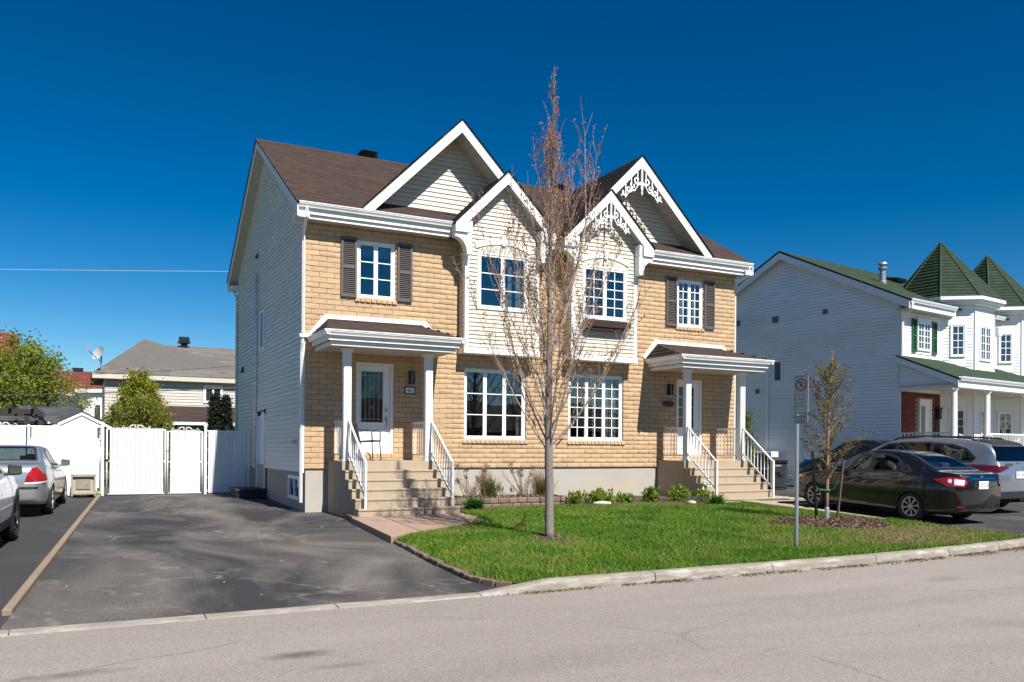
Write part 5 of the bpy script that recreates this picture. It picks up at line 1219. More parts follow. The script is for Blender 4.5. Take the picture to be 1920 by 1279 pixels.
for sd in (-1, 1):
    MB().tube([(2.2, sd * .60, c2.ztop(2.2, .6) - .01), (2.35, sd * .60, c2.ztop(2.35, .6) + .05), (3.2, sd * .60, c2.ztop(3.2, .6) + .055), (4.3, sd * .58, c2.ztop(4.3, .58) + .05), (4.5, sd * .58, c2.ztop(4.5, .58) - .01)], .022, 8).build('roof_rail', M_clad, c2.root, smooth=True)
textobj('lettering', 'SIENNA', .085, (c2.xrear(-.35, 1.14) + .014, -.35, 1.135), (R(90), 0, R(90)), M_clad, c2.root, ext=.002)
textobj('emblem', 'o', .16, (c2.xrear(0, 1.17) + .014, 0, 1.175), (R(90), 0, R(90)), M_chromec, c2.root, ext=.003, sx=1.4)
MB().box(L - .05, L + .06, -.04, .04, .30, .36).build('tow_hitch', M_clad, c2.root)
# ---- dark car mostly hidden behind the minivan
c3 = Car('dark_hatchback', 'black car half hidden behind the silver minivan near the white house', (21.2 + .9, 20.9, zdr(20)), R(-90), dict(cor, plate=None, extras=[], seatmat=M_seatd, H=1.6, top=(cor['top'][0], [z * 1.10 for z in cor['top'][1]]), belt=(cor['belt'][0], [z * 1.06 for z in cor['belt'][1]]), side_glass=[([(x, z * 1.08) for x, z in p], n_) for p, n_ in cor['side_glass']]), carpaint('black_paint', (.012, .013, .015), .3, .25))
# ---- silver saloon by the fence (left driveway)
L = 4.60
vol = dict(L=L, W=1.80, H=1.43, wr=.325, fw=.94, rw_=3.655, cowl=1.45, seats=(2.35, 3.25), style='five', rim=M_rim, mirror=(1.72, .95), mirmat=carpaint('silver_paint', (.52, .53, .54), .6, .27), seatmat=M_seatd,
    top=([0, .06, .30, .9, 1.40, 1.75, 2.15, 2.6, 3.0, 3.4, 3.80, 4.05, 4.35, 4.52, L], [.55, .66, .78, .90, .96, 1.17, 1.375, 1.43, 1.425, 1.35, 1.18, 1.09, 1.075, 1.045, .90]),
    belt=([0, .06, .4, 1.4, 2.5, 3.5, 4.1, 4.4, L], [.53, .62, .74, .90, .945, 1.0, 1.02, 1.0, .86]),
    bot=([0, .08, .3, 1.2, 3.2, 4.1, 4.45, L], [.34, .25, .20, .18, .18, .22, .27, .36]),
    wid=([0, .06, .18, .45, .9, 1.5, 2.6, 3.6, 4.1, 4.4, 4.53, L], [.48, .62, .75, .85, .89, .90, .90, .895, .86, .79, .72, .64]),
    roofw=([0, 1.4, 2.1, 2.7, 3.3, 3.8, 4.2, L], [.55, .70, .61, .60, .59, .64, .68, .56]),
    side_glass=[([(1.86, .975), (2.45, .995), (2.45, 1.335), (2.26, 1.325), (2.06, 1.19)], 'side_window'), ([(2.51, .995), (3.20, 1.035), (3.26, 1.15), (3.05, 1.28), (2.85, 1.34), (2.51, 1.345)], 'side_window')],
    top_glass=[([(1.46, .62), (1.46, -.62), (2.06, -.54), (2.06, .54)], 'windscreen'), ([(3.22, .50), (3.22, -.50), (3.90, -.61), (3.90, .61)], 'rear_window')],
    gaps=[[(1.55, .90), (1.51, .60), (1.56, .22)], [(2.48, .99), (2.47, .6), (2.46, .21)], [(3.34, 1.06), (3.34, .82), (3.22, .62), (3.16, .30)], [(1.56, .215), (3.18, .215)]],
    handles=((2.22, .86), (3.12, .89)),
    extras=[('tail_lamp', 'corner', [(.22, .74), (-.30, .72), (-.27, .86), (-.20, 1.0), (-.05, 1.01), (.04, .90), (.20, .86)], M_red, .009, 0), ('lamp_strip', 'corner', [(.22, .735), (.22, .70), (-.30, .68), (-.30, .715)], M_lamp, .008, 0),
            ('bumper_strip', 'rear', rect(-.72, .72, .585, .625), M_clad, .010, 0), ('side_strip', 'side', rect(1.6, 3.1, .42, .455), M_chromec, .008, 0)],
    plate=None)
SP = MATS['silver_paint']
yb = 22.737 + .94
c4 = Car('silver_saloon', 'silver saloon with red tail lamps parked before the white fence', (-1.283, 23.73, zdl(23.7)), R(-90), vol, SP)
c4.root.rotation_euler = (0, .0172, R(-93.8))
# ---- white crossover, only its front half is in view at the left edge
L = 4.5
suv = dict(L=L, W=1.88, H=1.65, wr=.37, fw=.90, rw_=3.60, cowl=1.30, seats=(2.3, 3.2), style='five', rim=pm('black_alloy', (.06, .06, .065), .35, metal=.5), clad=True, mirror=(1.62, 1.10), mirmat=M_clad, seatmat=M_seatd,
    top=([0, .06, .25, .8, 1.30, 1.75, 2.2, 3.0, 3.8, 4.2, 4.40, L], [.70, .88, 1.0, 1.08, 1.14, 1.42, 1.60, 1.65, 1.60, 1.46, 1.20, .98]),
    belt=([0, .1, .4, 1.3, 2.8, 4.0, L], [.66, .84, .96, 1.06, 1.10, 1.16, .94]),
    bot=([0, .08, .4, 1.3, 3.3, 4.2, L], [.42, .32, .26, .24, .24, .32, .42]),
    wid=([0, .06, .2, .5, .9, 2.0, 3.6, 4.2, 4.4, L], [.56, .70, .82, .91, .94, .94, .94, .89, .82, .72]),
    roofw=([0, 1.3, 2.1, 3.0, 4.0, L], [.6, .74, .65, .64, .63, .6]),
    side_glass=[([(1.72, 1.14), (2.42, 1.15), (2.42, 1.50), (2.20, 1.48), (1.95, 1.33)], 'side_window'), ([(2.48, 1.15), (3.25, 1.18), (3.3, 1.30), (3.1, 1.48), (2.48, 1.51)], 'side_window')],
    top_glass=[([(1.36, .66), (1.36, -.66), (2.08, -.58), (2.08, .58)], 'windscreen')],
    gaps=[[(1.50, 1.08), (1.46, .7), (1.52, .30)], [(2.45, 1.12), (2.45, .30)]],
    handles=((2.2, 1.0), (3.05, 1.02)),
    extras=[('sill_cladding', 'side', rect(1.2, 3.25, .27, .42), M_clad, .007, 0), ('head_lamp', 'side', [(.08, .78), (.45, .90), (.55, .95), (.15, .93)], M_lamp, .007, 0), ('cladding', 'side', [(.10, .40), (.42, .40), (.45, .52), (.12, .60)], M_clad, .007, 0)], plate=None)
ys = 15.5 + .90
c5 = Car('white_crossover', 'white crossover with black wheel arches cut off by the left edge', (-1.871, 16.455, zdl(16.4) - .004), R(-90), suv, carpaint('white_pearl_paint', (.72, .74, .77), .1, .3, .02))
c5.root.rotation_euler = (0, .0172, R(-93.5))
# ------------------------------------------------------------------ white fence and gates
M_fence = pm('white_fence_vinyl', (.72, .73, .755), .45, .03, 3, .02, 30, obj=.03)
M_fpost = pm('white_painted_steel', (.78, .79, .80), .4, .04, 6, .05, 40)
FY = 25.0
def slat_panel(parent, x0, x1, z0, z1, n):
    w = (x1 - x0) / n
    for i in range(n):
        a = x0 + i * w; MB().box(a + .004, a + w - .005, FY - .006 + random.uniform(-.002, .002), FY + .004, z0 + random.uniform(0, .012), z1 + random.uniform(-.012, .004)).build('slat', M_fence, parent)
    mb = MB(); s_ = w * 1.0; h = z1 + .02 - z0; k = int((x1 - x0 + h) / s_) + 1; t_ = .0022
    for i in range(k):
        xa = x0 - h + i * s_
        for dr in (1, -1):
            p, q = (xa, z0), (xa + h, z1 + .02)
            ta = max(0, (x0 - xa) / h); tb = min(1, (x1 - xa) / h)
            if tb <= ta: continue
            pa, pb = (xa + h * ta, z0 + h * ta), (xa + h * tb, z0 + h * tb)
            if dr < 0: pa, pb = (x0 + x1 - pa[0], pa[1]), (x0 + x1 - pb[0], pb[1])
            y = FY - .011 - (.003 if dr > 0 else 0)
            mb.face([(pa[0] - t_, y, pa[1] + t_), (pa[0] + t_, y, pa[1] - t_), (pb[0] + t_, y, pb[1] - t_), (pb[0] - t_, y, pb[1] + t_)])
    mb.build('wire_mesh', M_fpost, parent, kind='stuff', recalc=False)
    kn = MB()
    for i in range(n): a = x0 + (i + .5) * w; kn.face([(a - .013, FY - .012, z1 - .005), (a + .013, FY - .012, z1 - .005), (a, FY - .012, z1 + .032)]); kn.face([(a - .02, FY - .012, z0 + .01), (a + .02, FY - .012, z0 + .01), (a, FY - .012, z0 - .03)])
    kn.build('wire_knuckles', M_fpost, parent, kind='stuff', recalc=False)
def fpost(parent, x, z1, r=.036, name='post'):
    MB().lathe([(0, -1.42), (r, -1.42), (r, z1 - .03), (r * 1.25, z1 - .03), (r * 1.2, z1), (r * .6, z1 + .025), (0, z1 + .03)], (x, FY, 0), 14).build(name, M_fpost, parent)
def curl(parent, cx, z, s):
    mb = MB()
    for sd in (-1, 1):
        p = []
        for i in range(22):
            t_ = i / 21; a = R(200) - t_ * R(430); r = .085 * s * (1 - .55 * max(0, t_ - .35))
            p.append((cx + sd * (.10 * s + r * math.cos(a)), FY - .01, z + .03 + .75 * r * math.sin(a)))
        mb.tube(p, .007, 6)
        mb.tube([(cx + sd * (.02 + .36 * s * t_), FY - .01, z + .10 * s * (1 - t_) ** 1.3 + .012 * math.sin(t_ * 7)) for t_ in [i / 10 for i in range(11)]], .007, 6)
        mb.tube([(cx + sd * (.36 * s + .03 * math.cos(R(a))), FY - .01, z + .03 + .03 * math.sin(R(a))) for a in range(-90, 210, 25)], .006, 6)
    mb.build('scroll', M_fpost, parent, smooth=True)
def gate(name, label, x0, x1, z0, z1, n, tube_r=.02):
    g = thing(name, ((x0 + x1) / 2, FY, z0), label, 'gate', 'gates across the driveway')
    for x in (x0, x1): MB().tube([(x, FY, z0 - .02), (x, FY, z1 - .02)], tube_r, 10).build('gate_frame', M_fpost, g, smooth=True)
    for z in (z0, z1 - .03, (z0 + z1) / 2): MB().tube([(x0, FY + .012, z), (x1, FY + .012, z)], tube_r * .9, 10).build('gate_rail', M_fpost, g, smooth=True)
    slat_panel(g, x0 + .07, x1 - .05, z0 + .02, z1, n); curl(g, (x0 + x1) / 2, z1 + .01, .9)
    return g
g1 = gate('gate_leaf', 'wider white slatted gate leaf with scroll top, left of the pair', .47, 1.93, -1.33, .46, 21)
MB().box(.37, .46, FY - .03, FY + .01, -.42, -.40).box(.44, .50, FY - .03, FY + .01, -.44, -.38).build('latch', M_black, g1)
g2 = gate('gate_leaf', 'narrower white slatted gate leaf with scroll top, right of the pair', 1.99, 2.90, -1.33, .42, 13)
MB().box(1.93, 2.02, FY - .035, FY - .015, -.16, -.13).build('latch', M_galv, g2)
fr_ = thing('fence_panel', (3.6, FY, -1.36), 'short white slatted fence panel against the house side wall', 'fence', 'white slatted fences')
fpost(fr_, 2.985, .56, .04); fpost(fr_, 4.17, .46, .03)
slat_panel(fr_, 3.06, 4.10, -1.33, .42, 16)
for z in (-1.28, .42): MB().tube([(2.99, FY + .02, z), (4.17, FY + .02, z)], .02, 8).build('rail', M_fpost, fr_, smooth=True)
for z in (-.9, -.5, -.1, .3): MB().tube([(3.02, FY, z), (3.09, FY, z)], .008, 6).build('tie', M_fpost, fr_)
fl = thing('fence_panel', (-1.5, FY, -1.4), 'long white slatted fence behind the silver saloon', 'fence', 'white slatted fences')
fpost(fl, .36, .60, .045)
for x in (-1.36, -3.4): fpost(fl, x, .50, .035)
slat_panel(fl, -1.30, .24, -1.33, .47, 24); slat_panel(fl, -3.35, -1.42, -1.33, .47, 30)
for z in (-1.28, .48): MB().tube([(-3.4, FY + .02, z), (.36, FY + .02, z)], .02, 8).build('rail', M_fpost, fl, smooth=True)
curl(fl, -1.95, .49, .8)
# ------------------------------------------------------------------ white neighbour house with green roof
M_nw = pm('white_vinyl_siding', (.82, .84, .86), .5, .04, .8, .03, 25, obj=.015, dirt=(.55, .55, .53), dscale=.6, damt=.3, stretch=(.5, .5, 1))
M_redbrick = pm('red_brick', (.20, .038, .022), .85, .15, 6, .15, 90, island=.25)
M_redmort = pm('pale_mortar', (.33, .28, .25), .9)
NX, NF = 23.8, 18.6
NH = thing('white_house', (27, 22, -1.3), 'white sided house with green shingle roof and two turrets', 'house')
NL = Plane((NX, 0, 0), (0, 1, 0), (-1, 0, 0)); NP_ = Plane((0, NF, 0), (1, 0, 0), (0, -1, 0))
NR = 23.13; NRZ = 7.34; nz = lambda y: 4.88 + (y - 18.15) * (NRZ - 4.88) / (NR - 18.15) if y < NR else 4.88 + (28.11 - y) * (NRZ - 4.88) / (NR - 18.15)
b = MB(); b.face([(NX + .01, NF, -1.5), (NX + .01, 27.66, -1.5), (NX + .01, 27.66, nz(27.66) - .1), (NX + .01, NR, NRZ - .1), (NX + .01, NF, nz(NF) - .1)])
NWL = b.build('side_wall', M_nw, NH, recalc=False)
sl2 = (NRZ - 4.88) / (NR - 18.15)
def next_(z):
    tp = z + .25
    if tp < 4.95: return (NF + .06, 27.66)
    a = 18.15 + (tp - 4.88) / sl2; c = 28.11 - (tp - 4.88) / sl2
    return (max(a, NF + .06), min(c, 27.66)) if c > a else None
NSW = (23.17, 23.62, 2.51, 3.36)
siding(NWL, NL, -1.10, 7.4, .115, next_, [(NSW[0] - .05, NSW[1] + .05, NSW[2] - .05, NSW[3] + .05)], M_nw, out=.032, gap=.015)
window(NH, NL, *NSW, sashes=1, cols=1, rows=1, o=-.02, depth=.07, fr=.06, sw=.02, room=False, glass=pm('shaded_pane', (.06, .11, .155), .3))
MB().face([NL(NSW[0], -.015, NSW[2]), NL(NSW[1], -.015, NSW[2]), NL(NSW[1], -.015, NSW[3]), NL(NSW[0], -.015, NSW[3])]).build('blind', pm('dark_blind', (.05, .08, .10), .6), NH)
MB().box(NX + .03, NX + .05, NF, 27.6, -1.5, -1.1).build('foundation', M_found, NH)
MB().tube([NL(23.83, .06, 3.6), NL(23.83, .06, -1.0)], .05, 8).build('downpipe', M_nw, NH)
for y, z, s in ((23.5, 4.88, .12), (21.39, 4.91, .085), (25.27, 4.945, .11), (24.3, 2.23, .085)): MB().pbox(NL, y - s, y + s, .0, .06, z - s, z + s).build('wall_vent', pm('grey_vent', (.13, .15, .17), .5), NH, bevel=.012)
rf = MB(); rf.prism([(18.12, 4.83), (18.12, 4.87), (NR, NRZ), (28.14, 4.87), (28.14, 4.83), (NR, NRZ - .05)], 'x', 23.46, 40)
NRF = rf.build('roof', M_drip, NH); sq = math.hypot(1, sl2)
shingles(NRF, slope((23.45, 18.10, 4.872), (1, 0, 0), (0, 1, sl2)), (NR - 18.10) * sq, lambda v: (0, 12), M_shingle_g, exp=.15, tab=.33)
shingles(NRF, slope((23.45, 28.16, 4.872), (1, 0, 0), (0, -1, sl2)), (28.16 - NR) * sq, lambda v: (0, 12), M_shingle_g, exp=.3, tab=1)
M_nfas = pm('white_shaded_fascia', (.72, .74, .77), .45, .04)
MB().prism([(18.14, 4.58), (18.14, 4.86), (NR, NRZ - .012), (28.12, 4.86), (28.12, 4.58), (NR, NRZ - .29)], 'x', 23.47, 23.50).build('rake_board', M_nfas, NH)
MB().prism([(18.15, 4.66), (18.15, 4.69), (NR, NRZ - .20), (28.06, 4.69), (28.06, 4.66), (NR, NRZ - .23)], 'x', 23.502, NX + .02).build('rake_soffit', M_soffit, NH)
gutter((23.5, 18.05, 4.90), (26.45, 18.05, 4.90), NH, mat=M_nfas); gutter((29.2, 18.05, 4.90), (29.95, 18.05, 4.90), NH, mat=M_nfas)
MB().box(23.5, 26.5, 18.165, 18.19, 4.60, 4.86).build('fascia', M_nfas, NH); MB().box(23.5, 26.5, 18.19, NF, 4.60, 4.61).build('soffit', M_soffit, NH)
MB().tube([(23.62, 18.1, 4.78), (23.62, 18.12, 4.6), (23.78, 18.52, 4.3), (23.78, 18.52, 3.12)], .04, 4).build('downpipe', M_white, NH)
# upper front wall
up = MB(); up.face([(NX, NF + .012, 1.9), (26.45, NF + .012, 1.9), (26.45, NF + .012, 4.9), (NX, NF + .012, 4.9)]); up.face([(29.2, NF + .012, -.3), (40, NF + .012, -.3), (40, NF + .012, 4.9), (29.2, NF + .012, 4.9)])
NWF = up.build('front_wall', M_nw, NH, recalc=False)
NW1 = (24.75, 25.62, 3.36, 4.34)
siding(NWF, NP_, 2.9, 4.62, .105, lambda z: (NX + .1, 26.38), [(24.40, 26.02, 3.25, 4.44)], M_nw)
MB().pbox(NP_, 24.40, 26.02, -.005, .015, 3.25, 4.44).build('window_panel', M_nw, NH)
window(NH, NP_, *NW1, sashes=2, cols=2, rows=4, o=.016, depth=.05, fr=.045, sw=.035, room=False, glass=None)
MB().pbox(NP_, NW1[0] + .03, NW1[1] - .03, .0155, .022, NW1[2] + .03, NW1[3] - .03).build('blind', M_curtain, NH)
MB().pbox(NP_, NW1[0], NW1[1], .016, .05, 4.325, 4.47).build('window_head', M_nw, NH, bevel=.01)
louvre_shutter(NH, NP_, 24.41, 24.69, 3.28, 4.40, M_shutterg); louvre_shutter(NH, NP_, 25.70, 26.01, 3.28, 4.40, M_shutterg)
MB().pbox(NP_, NX - .014, NX + .09, .0, .022, 2.9, 4.62).build('corner_trim', M_white, NH)
# red brick by the entrance
rb = MB(); rb.face([(NX + .04, NF + .012, -.3), (26.66, NF + .012, -.3), (26.66, NF + .012, 1.95), (NX + .04, NF + .012, 1.95)]); NBW = rb.build('brick_wall', M_redmort, NH, recalc=False)
V = []; Fc = []
for i in range(30):
    z0 = -.30 + i * .075; u = NX + .04 - (.11 if i % 2 else 0)
    while u < 26.66:
        p, q = max(u, NX + .04), min(u + .22, 26.66)
        if q - p > .03 and not (p < 25.74 and q > 24.93 and z0 < 1.75):
            v, f = brick_arrays(q - p - .009, .066); n = len(V); V += [(p + x, NF - y * .6, z0 + z) for x, y, z in v]; Fc += [tuple(k + n for k in ff) for ff in f]
        u += .22
npmesh('bricks', V, Fc, M_redbrick, NBW, kind='stuff')
mb = MB(); mb.pbox(NP_, 24.95, 25.02, -.03, .04, -.25, 1.74).pbox(NP_, 25.65, 25.72, -.03, .04, -.25, 1.74).pbox(NP_, 25.02, 25.65, -.03, .04, 1.67, 1.74); ND = mb.build('front_door', M_whitep, NH)
MB().pbox(NP_, 25.021, 25.649, -.02, .01, -.25, 1.669).build('door_leaf', M_whitep, ND); MB().pbox(NP_, 25.08, 25.33, .0105, .014, .0, 1.5).build('door_glass', pm('grey_door_glass', (.20, .23, .25), .15), ND)
for z in (.25, .0, -.15): MB().lathe([(0, 0), (.035, -.005), (.03, -.03), (0, -.04)], NP_(25.54, .01, z + .35), 10, 'y').build('lock', M_chrome, ND)
lm = MB(); lm.pbox(NP_, 26.02, 26.22, .01, .05, 1.0, 1.5).pbox(NP_, 26.0, 26.24, .01, .16, 1.44, 1.48).pbox(NP_, 26.04, 26.20, .05, .13, 1.08, 1.44); lm.build('wall_lamp', pm('dark_green_lamp', (.015, .03, .022), .4), NH)
MB().lathe([(.0, -.03), (.12, -.03), (.15, -.02), (.15, 0), (0, 0)], NP_(26.12, .012, .75), 16, 'y').build('wreath', pm('green_plaque', (.02, .09, .05), .8, .3, 20), NH)
# porch roof
MB().prism([(NF, 3.06), (NF, 3.11), (16.58, 2.24), (16.58, 2.19)], 'x', 23.52, 40).build('porch_roof', M_drip, NH)
ps = (3.11 - 2.24) / (NF - 16.58)
shingles(NH, slope((23.5, 16.56, 2.235), (1, 0, 0), (0, 1, ps)), (NF - 16.56) * math.hypot(1, ps), lambda v: (0, 10), M_shingle_g, exp=.15, tab=.33)
MB().prism([(NF - .02, 2.86), (NF - .02, 3.105), (16.60, 2.225), (16.60, 2.0)], 'x', 23.525, 23.555).build('porch_rake', M_nfas, NH)
gutter((23.55, 16.49, 2.285), (40, 16.49, 2.285), NH, mat=M_nfas)
MB().box(23.56, 40, 16.61, 16.635, 1.96, 2.22).build('fascia', M_white, NH); MB().box(23.75, 40, 16.68, 16.86, 1.95, 2.06).build('porch_beam', M_white, NH); MB().box(23.56, 40, 16.636, NF, 2.06, 2.07).build('porch_ceiling', M_soffit, NH)
MB().box(23.70, 23.78, 16.68, NF, 1.93, 2.12).build('porch_beam', M_nfas, NH)
gb = MB(); gb.face([(NX - .04, NF, 2.1), (NX - .04, 16.68, 2.1), (NX - .04, NF, 2.95)]); GBB = gb.build('porch_gable', M_nw, NH, recalc=False)
siding(GBB, Plane((NX - .045, 0, 0), (0, 1, 0), (-1, 0, 0)), 2.12, 2.92, .105, lambda z: (min(16.68 + max(0, (z + .12 - 2.12)) / ps, NF), NF), [], M_nw)
for x in (23.64, 25.76, 28.5, 31.2):
    MB().lathe([(0, -.25), (.13, -.25), (.13, -.18), (.10, -.15), (.088, 1.83), (.105, 1.85), (.105, 1.88), (.13, 1.89), (.13, 1.95), (0, 1.95)], (x, 16.78, 0), 20).build('porch_column', M_white, NH, smooth=False)
MB().box(23.52, 40, 16.62, NF, -1.4, -.25).build('porch_floor', M_steps, NH)
def nrail(x0, y0, x1, y1, z, h=.78, n=12, dz=0):
    mb = MB(); d_ = Vector((x1 - x0, y1 - y0, 0)); hx = Vector((-d_.y, d_.x, 0)).normalized() * .025
    for zo in (h, .08):
        q = [Vector((x0, y0, z + zo)) - hx, Vector((x1, y1, z + zo + dz)) - hx, Vector((x1, y1, z + zo + dz)) + hx, Vector((x0, y0, z + zo)) + hx]
        mb.hexa([tuple(v) for v in q] + [tuple(v + Vector((0, 0, .05))) for v in q])
    r_ = mb.build('railing', M_white, NH)
    for k in range(n): t_ = (k + .5) / n; x, y = x0 + d_.x * t_, y0 + d_.y * t_; MB().box(x - .013, x + .013, y - .013, y + .013, z + .1 + dz * t_, z + h + dz * t_).build('baluster', M_white, r_)
nrail(23.64, 16.88, 23.64, NF - .05, -.25, n=13); nrail(25.86, 16.78, 28.4, 16.78, -.25, n=22); nrail(28.6, 16.78, 31.1, 16.78, -.25, n=20)
nrail(23.78, 16.68, 23.85, 15.4, -.30, n=8, dz=-.85); nrail(25.68, 16.68, 25.75, 15.4, -.30, n=8, dz=-.85)
for i in range(5): MB().box(23.75, 25.75, 15.4 + i * .24, 15.639 + i * .24, -1.4, -1.25 + .18 * (i + 1) - .1).build('step', M_steps, NH)
# turrets
def turret(dx):
    A, B_, C_, D_ = (26.35 + dx, 18.6), (27.12 + dx, 17.83), (28.52 + dx, 17.83), (29.29 + dx, 18.6)
    T = None
    w = MB()
    for p, q in ((A, B_), (B_, C_), (C_, D_)): w.face([(p[0], p[1] + .012, -.3), (q[0], q[1] + .012, -.3), (q[0], q[1] + .012, 5.15), (p[0], p[1] + .012, 5.15)])
    T = w.build('turret', M_nw, NH, recalc=False)
    for k, (p, q) in enumerate(((A, B_), (B_, C_), (C_, D_))):
        u = Vector((q[0] - p[0], q[1] - p[1], 0)); ln = u.length; nrm = Vector((u.y, -u.x, 0)); Pt = Plane((p[0], p[1], 0), u, nrm)
        wz = [(.30, ln - .30, 3.24, 4.36), (.30, ln - .30, 3.12, 4.35), (.30, ln - .30, 3.24, 4.36)][k]
        gz = [(.28, ln - .28, -.05, 1.45), (.40, ln - .40, -.05, 1.45), (.28, ln - .28, -.05, 1.45)][k]
        ct = [(wz[0] - .03, wz[1] + .03, wz[2] - .25, wz[3] + .22), (gz[0] - .05, gz[1] + .05, gz[2] - .15, gz[3] + .25)]
        siding(T, Pt, 2.35, 5.05, .11, lambda z: (.05, ln - .05), ct, M_nw); siding(T, Pt, -.25, 2.0, .11, lambda z: (.05, ln - .05), ct, M_nw)
        for (a, c, d_, e) in (wz, gz):
            MB().pbox(Pt, a - .03, c + .03, -.004, .014, d_ - .24, e + .21).build('window_panel', M_nw, T, bevel=.004)
            window(NH, Pt, a, c, d_, e, sashes=2 if (k == 1 and d_ > 1) else 1, cols=2, rows=4 if d_ > 1 else 5, o=.015, depth=.05, fr=.045, sw=.035, room=False)
            MB().pbox(Pt, a + .02, c - .02, .0145, .022, d_ + .02, e - .02).build('blind', M_curtain if (k == 1 and d_ > 1) else M_room, T)
        MB().pbox(Pt, -.02, .05, .0, .024, 2.35, 4.98).build('corner_trim', M_white, T)
        MB().pbox(Pt, -.02, .05, .0, .024, -.25, 2.0).build('corner_trim', M_white, T)
    cx, cy = 27.82 + dx, 19.30
    def ringp(off, z):
        q = 1 + off / 1.47; return [(cx + a * q, cy + b_ * q, z) for a, b_ in ((1.47, .70), (.70, 1.47), (-.70, 1.47), (-1.47, .70), (-1.47, -.70), (-.70, -1.47), (.70, -1.47), (1.47, -.70))]
    def band(o0, z0, o1, z1, mat, nm):
        a, c, d_, e = ringp(o0, z0), ringp(o1, z0), ringp(o1, z1), ringp(o0, z1); mb = MB()
        for k in range(8):
            j = (k + 1) % 8; mb.hexa([a[k], a[j], c[j], c[k], e[k], e[j], d_[j], d_[k]])
        mb.build(nm, mat, T)
    band(.0, 5.02, .16, 5.13, M_nfas, 'frieze'); band(.14, 5.10, .26, 5.21, M_nfas, 'fascia'); band(.25, 5.17, .33, 5.28, M_white, 'gutter')
    apex = Vector((cx, cy + .08, 7.60)); rp = [Vector(p) for p in ringp(.27, 5.25)]
    r_ = MB(); r_.v = [tuple(p) for p in rp] + [tuple(apex)]; r_.f = [(k, (k + 1) % 8, 8) for k in range(8)]
    TR = r_.build('turret_roof', M_drip, T)
    for k in range(8):
        p, q = rp[k], rp[(k + 1) % 8]; mid = (p + q) / 2; vd = apex - mid; hl = vd.length; U = (q - p); ul = U.length
        n = U.cross(vd).normalized(); n = n if n.z > 0 else -n; Un = U.normalized(); Vn = vd.normalized()
        off = (mid - p).dot(Un)
        Pq = lambda u, v, o, p=mid, Un=Un, Vn=Vn, n=n: tuple(p + Un * u + Vn * v + n * (o + .004))
        shingles(TR, Pq, hl * .985, lambda v, ul=ul, hl=hl: (-ul / 2 * (1 - v / hl), ul / 2 * (1 - v / hl)), M_shingle_g, exp=.16, tab=.3)
        hip = MB(); e1 = p + n * .02
        hip.tube([tuple(p + Vector((0, 0, .02))), tuple(apex + Vector((0, 0, .02)))], [.05, .03], 6, flat=.5); hip.build('hip_cap', M_shingle_g, TR)
turret(0); turret(3.52)
MB().box(29.3, 29.55, 18.0, 18.5, 4.15, 4.5).build('wall_unit', M_white, NH, bevel=.03)
fl_ = MB(); fl_.lathe([(0, 5.8), (.14, 5.8), (.14, 6.1), (.11, 6.13), (.11, 6.52), (.16, 6.55), (.16, 6.61), (.10, 6.63), (.10, 6.70), (.17, 6.72), (.15, 6.78), (0, 6.80)], (25.93, 20.5, 0), 16); fl_.build('flue', M_galv, NH, smooth=False)
for x, y, z in ((26.0, 23.35, 7.14), (28.6, 21.6, 6.52)):
    MB().hexa([(x - .3, y - .3, z), (x + .3, y - .3, z), (x + .3, y + .3, z + .1), (x - .3, y + .3, z + .1), (x - .36, y - .36, z + .16), (x + .36, y - .36, z + .16), (x + .30, y + .34, z + .26), (x - .30, y + .34, z + .26)]).build('roof_vent', M_black, NH, bevel=.03)
NH.rotation_euler = (0, 0, R(8.6)); NH.location = Vector((NX, NF, 0)) + Matrix.Rotation(R(8.6), 3, 'Z') @ (Vector((27, 22, -1.3)) - Vector((NX, NF, 0)))   # the street bends: this house is turned towards it
# ------------------------------------------------------------------ houses and sheds behind the fence
M_tan = pm('pale_taupe_siding', (.60, .55, .49), .6, .06, 1, .04, 20)
GH = thing('grey_roof_house', (4, 52, -1.45), 'pale sided house with grey hip roof and satellite dish beyond the fence', 'house')
X0, X1, Y0, EZ = .8, 9.2, 48.9, 3.55
b = MB(); b.box(X0, X1, Y0 + .02, Y0 + 9, -1.5, 3.6); GW_ = b.build('wall', M_tan, GH)
siding(GW_, Plane((0, Y0, 0), (1, 0, 0), (0, -1, 0)), -.5, 3.42, .16, lambda z: (X0, X1), [(5.66, 6.78, 2.3, 3.42)], M_tan, out=.03)
MB().box(.2, 9.8, 48.5, 48.6, 3.50, 3.74).build('fascia', pm('cream_fascia', (.66, .60, .50), .6), GH); MB().box(.2, 9.8, 48.6, Y0 + .1, 3.5, 3.52).build('soffit', M_soffit, GH)
rr = MB(); rr.v = [(.15, 48.5, 3.74), (9.85, 48.5, 3.74), (9.85, 58.3, 3.74), (.15, 58.3, 3.74), (2.9, 52.2, 6.1), (3.6, 54, 5.85), (6.8, 54, 5.85), (7.6, 52.6, 5.0)]
rr.f = [(0, 1, 6, 5, 4), (0, 4, 3), (4, 5, 3), (5, 6, 2, 3), (1, 2, 6)]
GRF = rr.build('roof', M_shingle_gr, GH, recalc=True)
gs = Vector((2.9, 52.2, 6.1)) - Vector((2.9, 48.2, 3.74))
shingles(GRF, slope((.15, 48.48, 3.76), (1, 0, 0), (0, 4.1, 2.42)), 4.62, lambda v: (.15 + 2.6 * v / 4.75, 9.6 - 2.4 * v / 4.9) if v < 4.10 else (.15 + 2.6 * v / 4.75, 3.4 - 1.0 * (v - 4.1)), M_shingle_gr, exp=.25, tab=.7)
w_ = window(GH, Plane((0, Y0, 0), (1, 0, 0), (0, -1, 0)), 5.70, 6.74, 2.36, 3.36, sashes=2, cols=1, rows=1, o=.0, depth=.08, fr=.1, sw=.04, room=False)
